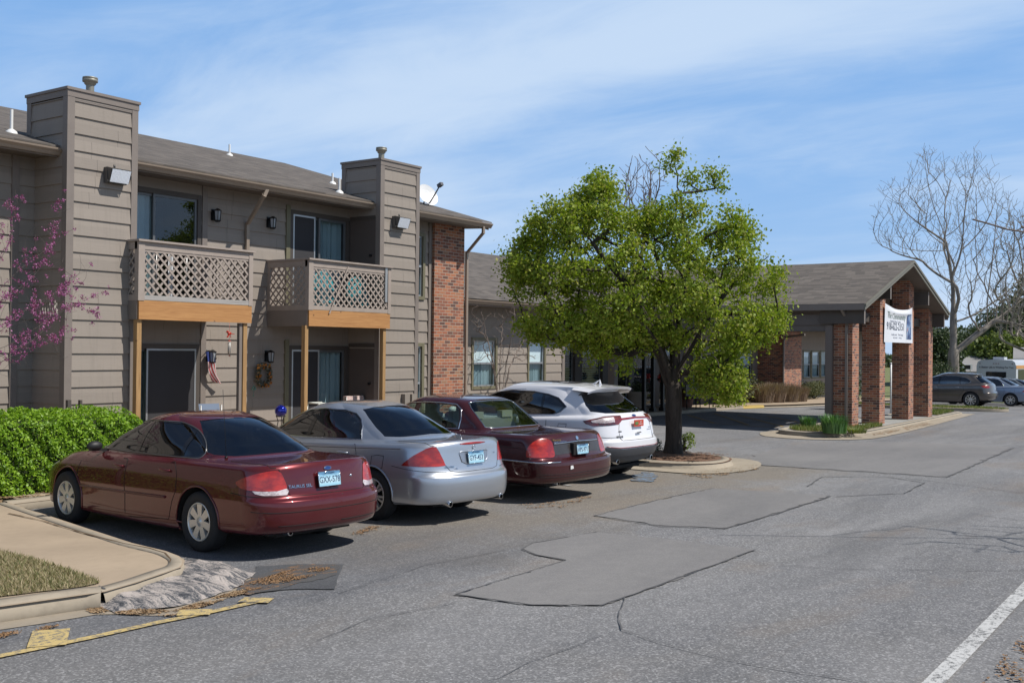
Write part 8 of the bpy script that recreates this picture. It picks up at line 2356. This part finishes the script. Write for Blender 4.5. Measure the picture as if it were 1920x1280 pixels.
patio_chair('cushioned_chair', 'chair with a pink floral cushion on the right patio', 669, 742, 16.1, mt, .27, .5, 0)
# walker with a white frame
wk_ = onY(602, 755, 15.6)
wl2 = thing('walker_frame', 'white tubular walking frame behind the silver sedan roof', 'walker', (wk_.x, 15.6, KH))
m = MB()
for dx in (-.22, .22):
    for dy in (-.2, .2):
        m.tube([(wk_.x + dx * .9, 15.6 + dy * .8, wk_.z), (wk_.x + dx, 15.6 + dy, KH)], .014, 6)
m.tube([(wk_.x - .2, 15.44, wk_.z - .05), (wk_.x - .2, 15.44, wk_.z), (wk_.x + .18, 15.44, wk_.z - .0), (wk_.x + .25, 15.44, wk_.z - .12)], .015, 6); m.tube([(wk_.x - .2, 15.76, wk_.z), (wk_.x + .2, 15.76, wk_.z)], .015, 6); m.tube([(wk_.x - .2, 15.44, wk_.z), (wk_.x - .2, 15.76, wk_.z)], .015, 6)
m.build('frame', simple('cream_enamel', (.62, .62, .55), .35, var=0), wl2)
m = MB(); c = onY(625, 761, 15.6)
for a0 in range(12): pass
m.tube([c + Vector((.09 * math.cos(a), 0, .07 * math.sin(a))) for a in np.linspace(0, PI, 10)], .012, 6); m.build('blue_grip', simple('blue_plastic', (.02, .04, .30), .4, var=0), wl2)
# turquoise wicker chair and cloths on the balconies
tq = onY(650, 540, 16.1)
def papasan(px, py, Y, mat, label):
    p = onY(px, py, Y); t = thing('wire_chair', label, 'chair', (p.x, Y, 2.93))
    m = MB()
    for k in range(16):
        a = PI * k / 15; m.tube([(p.x + .33 * math.cos(a), Y + .05, p.z + .33 * math.sin(a) * .9), (p.x + .16 * math.cos(a), Y - .15, p.z - .25), (p.x, Y - .22, p.z - .32)], .010, 5)
    for r_ in (.33, .27, .20): m.tube([(p.x + r_ * math.cos(a), Y + .05 - (.33 - r_) * .8, p.z - (.33 - r_) * 1.4 + r_ * math.sin(a)) for a in np.linspace(0, 2 * PI, 25)], .012, 5)
    m.build('basket', mat, t)
    for dx in (-.2, .2): m = MB(); m.tube([(p.x + dx, Y - .1, p.z - .25), (p.x + dx * 1.2, Y - .1, 2.93)], .014, 5); m.build('leg', mat, t)
TURQ = simple('turquoise_enamel', (.03, .36, .42), .4, var=.1)
papasan(672, 548, 16.1, TURQ, 'turquoise wire chair on the right balcony, right one of two behind the lattice')
papasan(606, 540, 16.0, TURQ, 'turquoise wire chair on the right balcony, left one of two behind the lattice')
cc = onY(318, 540, 15.9)
t = thing('hanging_towel', 'white cloth hung upright behind the left balcony lattice', 'cloth', (cc.x, 15.9, 2.93))
m = MB()
for i in range(8): x0, x1 = cc.x - .05 + i * .015, cc.x - .05 + (i + 1) * .015; m.face([(x0, 15.9 + .02 * math.sin(i), 2.95), (x1, 15.9 + .02 * math.sin(i + 1), 2.95), (x1, 15.9 + .02 * math.sin(i + 1), 3.9), (x0, 15.9 + .02 * math.sin(i), 3.9)], smooth=True)
m.build('cloth', simple('white_cloth', (.6, .62, .64), .8, var=.05), t)
m = MB(); m.tube([(cc.x - .3, 15.9, 3.9), (cc.x + .35, 15.9, 3.9)], .012, 6)
for dx in (-.3, .35): m.tube([(cc.x + dx, 15.9, 3.9), (cc.x + dx, 15.9, 2.93)], .012, 6)
m.build('rack', GALV, t)
# two stub posts behind the hedge
for i, px in enumerate((130, 152)):
    p = onY(px, 752, 15.2); t = thing('garden_stake', ['left dark wooden stake of the pair standing behind the hedge', 'right, thinner dark stake of the pair behind the hedge'][i], 'stake', (p.x, 15.2, KH))
    m = MB(); m.box((p.x - .03 + .012 * i, 15.17, KH), (p.x + .03 - .012 * i, 15.23, p.z + .02)); m.build('post', TRIMD, t)
# planters, fence posts and benches in the entrance shade
for i, (px, Y) in enumerate(((1196, 18.9), (1286, 19.1))):
    p = onY(px, 740, Y); t = thing('planter', ['pale concrete planter left of the tree trunk in the entrance shade', 'brown clay planter right of the tree trunk in the entrance shade'][i], 'planter', (p.x, Y, gz(p.x) + KH))
    m = MB(); m.lathe([(.26, 0), (.30, .1), (.38, .62), (.42, .66), (.42, .72), (.36, .72), (.34, .64), (0, .62)], (p.x, Y, gz(p.x) + KH), n=20); m.build('pot', simple(['pot_concrete', 'pot_clay'][i], [(.36, .30, .24), (.20, .10, .07)][i], .85, var=.15), t)
    rg = np.random.default_rng(90 + i); quads('foliage', leaves(np.array((p.x, Y, gz(p.x) + KH + .85)) + rg.normal(size=(260, 3)) * (.2, .2, .14), .09, rg), EVG, t)
for i, px in enumerate((1208, 1225, 1243)):
    p = onY(px, 700, 18.3); zb0 = gz(p.x) + KH
    t = thing('entrance_post', ['leftmost', 'middle', 'rightmost'][i] + ' of three slim black posts in the entrance shade left of the trunk', 'post', (p.x, 18.3, zb0), 0, 'black entrance posts')
    m = MB(); m.box((p.x - .06, 18.24, zb0), (p.x + .06, 18.36, 3.36)); m.build('shaft', BLACK, t)
    m = MB(); m.box((p.x - .10, 18.20, zb0), (p.x + .10, 18.40, zb0 + .12)); m.build('foot', BLACK, t)
for i, px in enumerate((1216, 1238)):
    p = onY(px, 708, 18.9); t = thing('red_flower_basket', ['left', 'right'][i] + ' of two red blossoms in baskets hanging in the entrance shade', 'flower basket', p)
    rg = np.random.default_rng(95 + i); quads('flowers', leaves(np.array(p) + rg.normal(size=(90, 3)) * .06, .07, rg, ratio=.9), m_leaf('red_petal%d' % i, (.5, .02, .02), (.6, .05, .03), None, .2, .6), t)
    m = MB(); m.lathe([(.0, -.16), (.09, -.12), (.13, -.03), (.125, -.03), (.0, -.05)], p, n=14); m.tube([p + Vector((0, 0, -.04)), p + Vector((0, 0, .9))], .006, 4); m.build('basket', TRIMD, t)
p = onY(1310, 728, 18.2)
t = thing('patio_bench', 'dark bench in the shade right of the trunk, under the low green branch', 'bench', (p.x, 18.2, gz(p.x) + KH)); z0 = gz(p.x) + KH
for nm, a, b_ in (('seat', (-.7, -.25, .42), (.7, .2, .47)), ('backrest', (-.7, .2, .5), (.7, .25, .95))): m = MB(); m.box((p.x + a[0], 18.2 + a[1], z0 + a[2]), (p.x + b_[0], 18.2 + b_[1], z0 + b_[2])); m.build(nm, TRIMD, t)
for dx in (-.62, .62):
    for dy in (-.2, .2): m = MB(); m.tube([(p.x + dx, 18.2 + dy, z0), (p.x + dx, 18.2 + dy, z0 + .45)], .02, 6); m.build('leg', BLACK, t)
# white pole between pillars
p = onG(1671, 775); t = thing('white_pole', 'thin pale pole seen between the second and third brick pillars', 'pole', (p.x, p.y, gz(p.x)))
m = MB(); m.tube([(p.x, p.y, gz(p.x)), (p.x, p.y, 1.75)], .035, 8); m.lathe([(.05, 0), (.05, .03), (0, .05)], (p.x, p.y, 1.75), n=10); m.build('shaft', WHITE, t)
bush('evergreen_shrub', 'dark conical evergreen between the second and third brick pillars', 'shrub', (p.x + 2, p.y + 2.2, gz(p.x)), .8, .8, 1.0, 2200, .1, EVG, 66)
# ------------------------------------------------------------------ one mesh per piece
def split_pieces(names, tol=4):
    for o in list(bpy.data.objects):
        if o.type != 'MESH' or o.name.split('.')[0] not in names or o.parent is None: continue
        me = o.data; key = {}; par = list(range(len(me.vertices)))
        def find(i):
            while par[i] != i: par[i] = par[par[i]]; i = par[i]
            return i
        for v in me.vertices:
            k = (round(v.co.x * 500), round(v.co.y * 500), round(v.co.z * 500))
            if k in key: par[find(v.index)] = find(key[k])
            else: key[k] = v.index
        for pl in me.polygons:
            a = find(pl.vertices[0])
            for i in pl.vertices[1:]: par[find(i)] = a
        groups = {}
        for pl in me.polygons: groups.setdefault(find(pl.vertices[0]), set()).add(pl.index)
        if len(groups) < 2 or len(groups) > 60: continue
        for n, g_ in enumerate(list(groups.values())):
            bm = bmesh.new(); bm.from_mesh(me); bm.faces.ensure_lookup_table()
            bmesh.ops.delete(bm, geom=[f for f in bm.faces if f.index not in g_], context='FACES')
            m2 = bpy.data.meshes.new(o.name.split('.')[0]); bm.to_mesh(m2); bm.free()
            for mt in me.materials: m2.materials.append(mt)
            q = bpy.data.objects.new(o.name.split('.')[0], m2); COL.objects.link(q); q.parent = o.parent; q.matrix_local = o.matrix_local
            if n == 0:
                for c in kids(o): c.parent = q
        bpy.data.objects.remove(o)
split_pieces({'fascia', 'outlooker_beam', 'beam_end_trim', 'header_beam', 'corner_trim', 'support_post', 'wheel_arch', 'wheel_well', 'entrance_frame', 'door_trim', 'stand', 'marker_lamp', 'tail_lamp', 'rail_post', 'printed_emblem', 'tie_cord', 'side_moulding', 'roof_flashing', 'side_stripe', 'bumper_trim'})
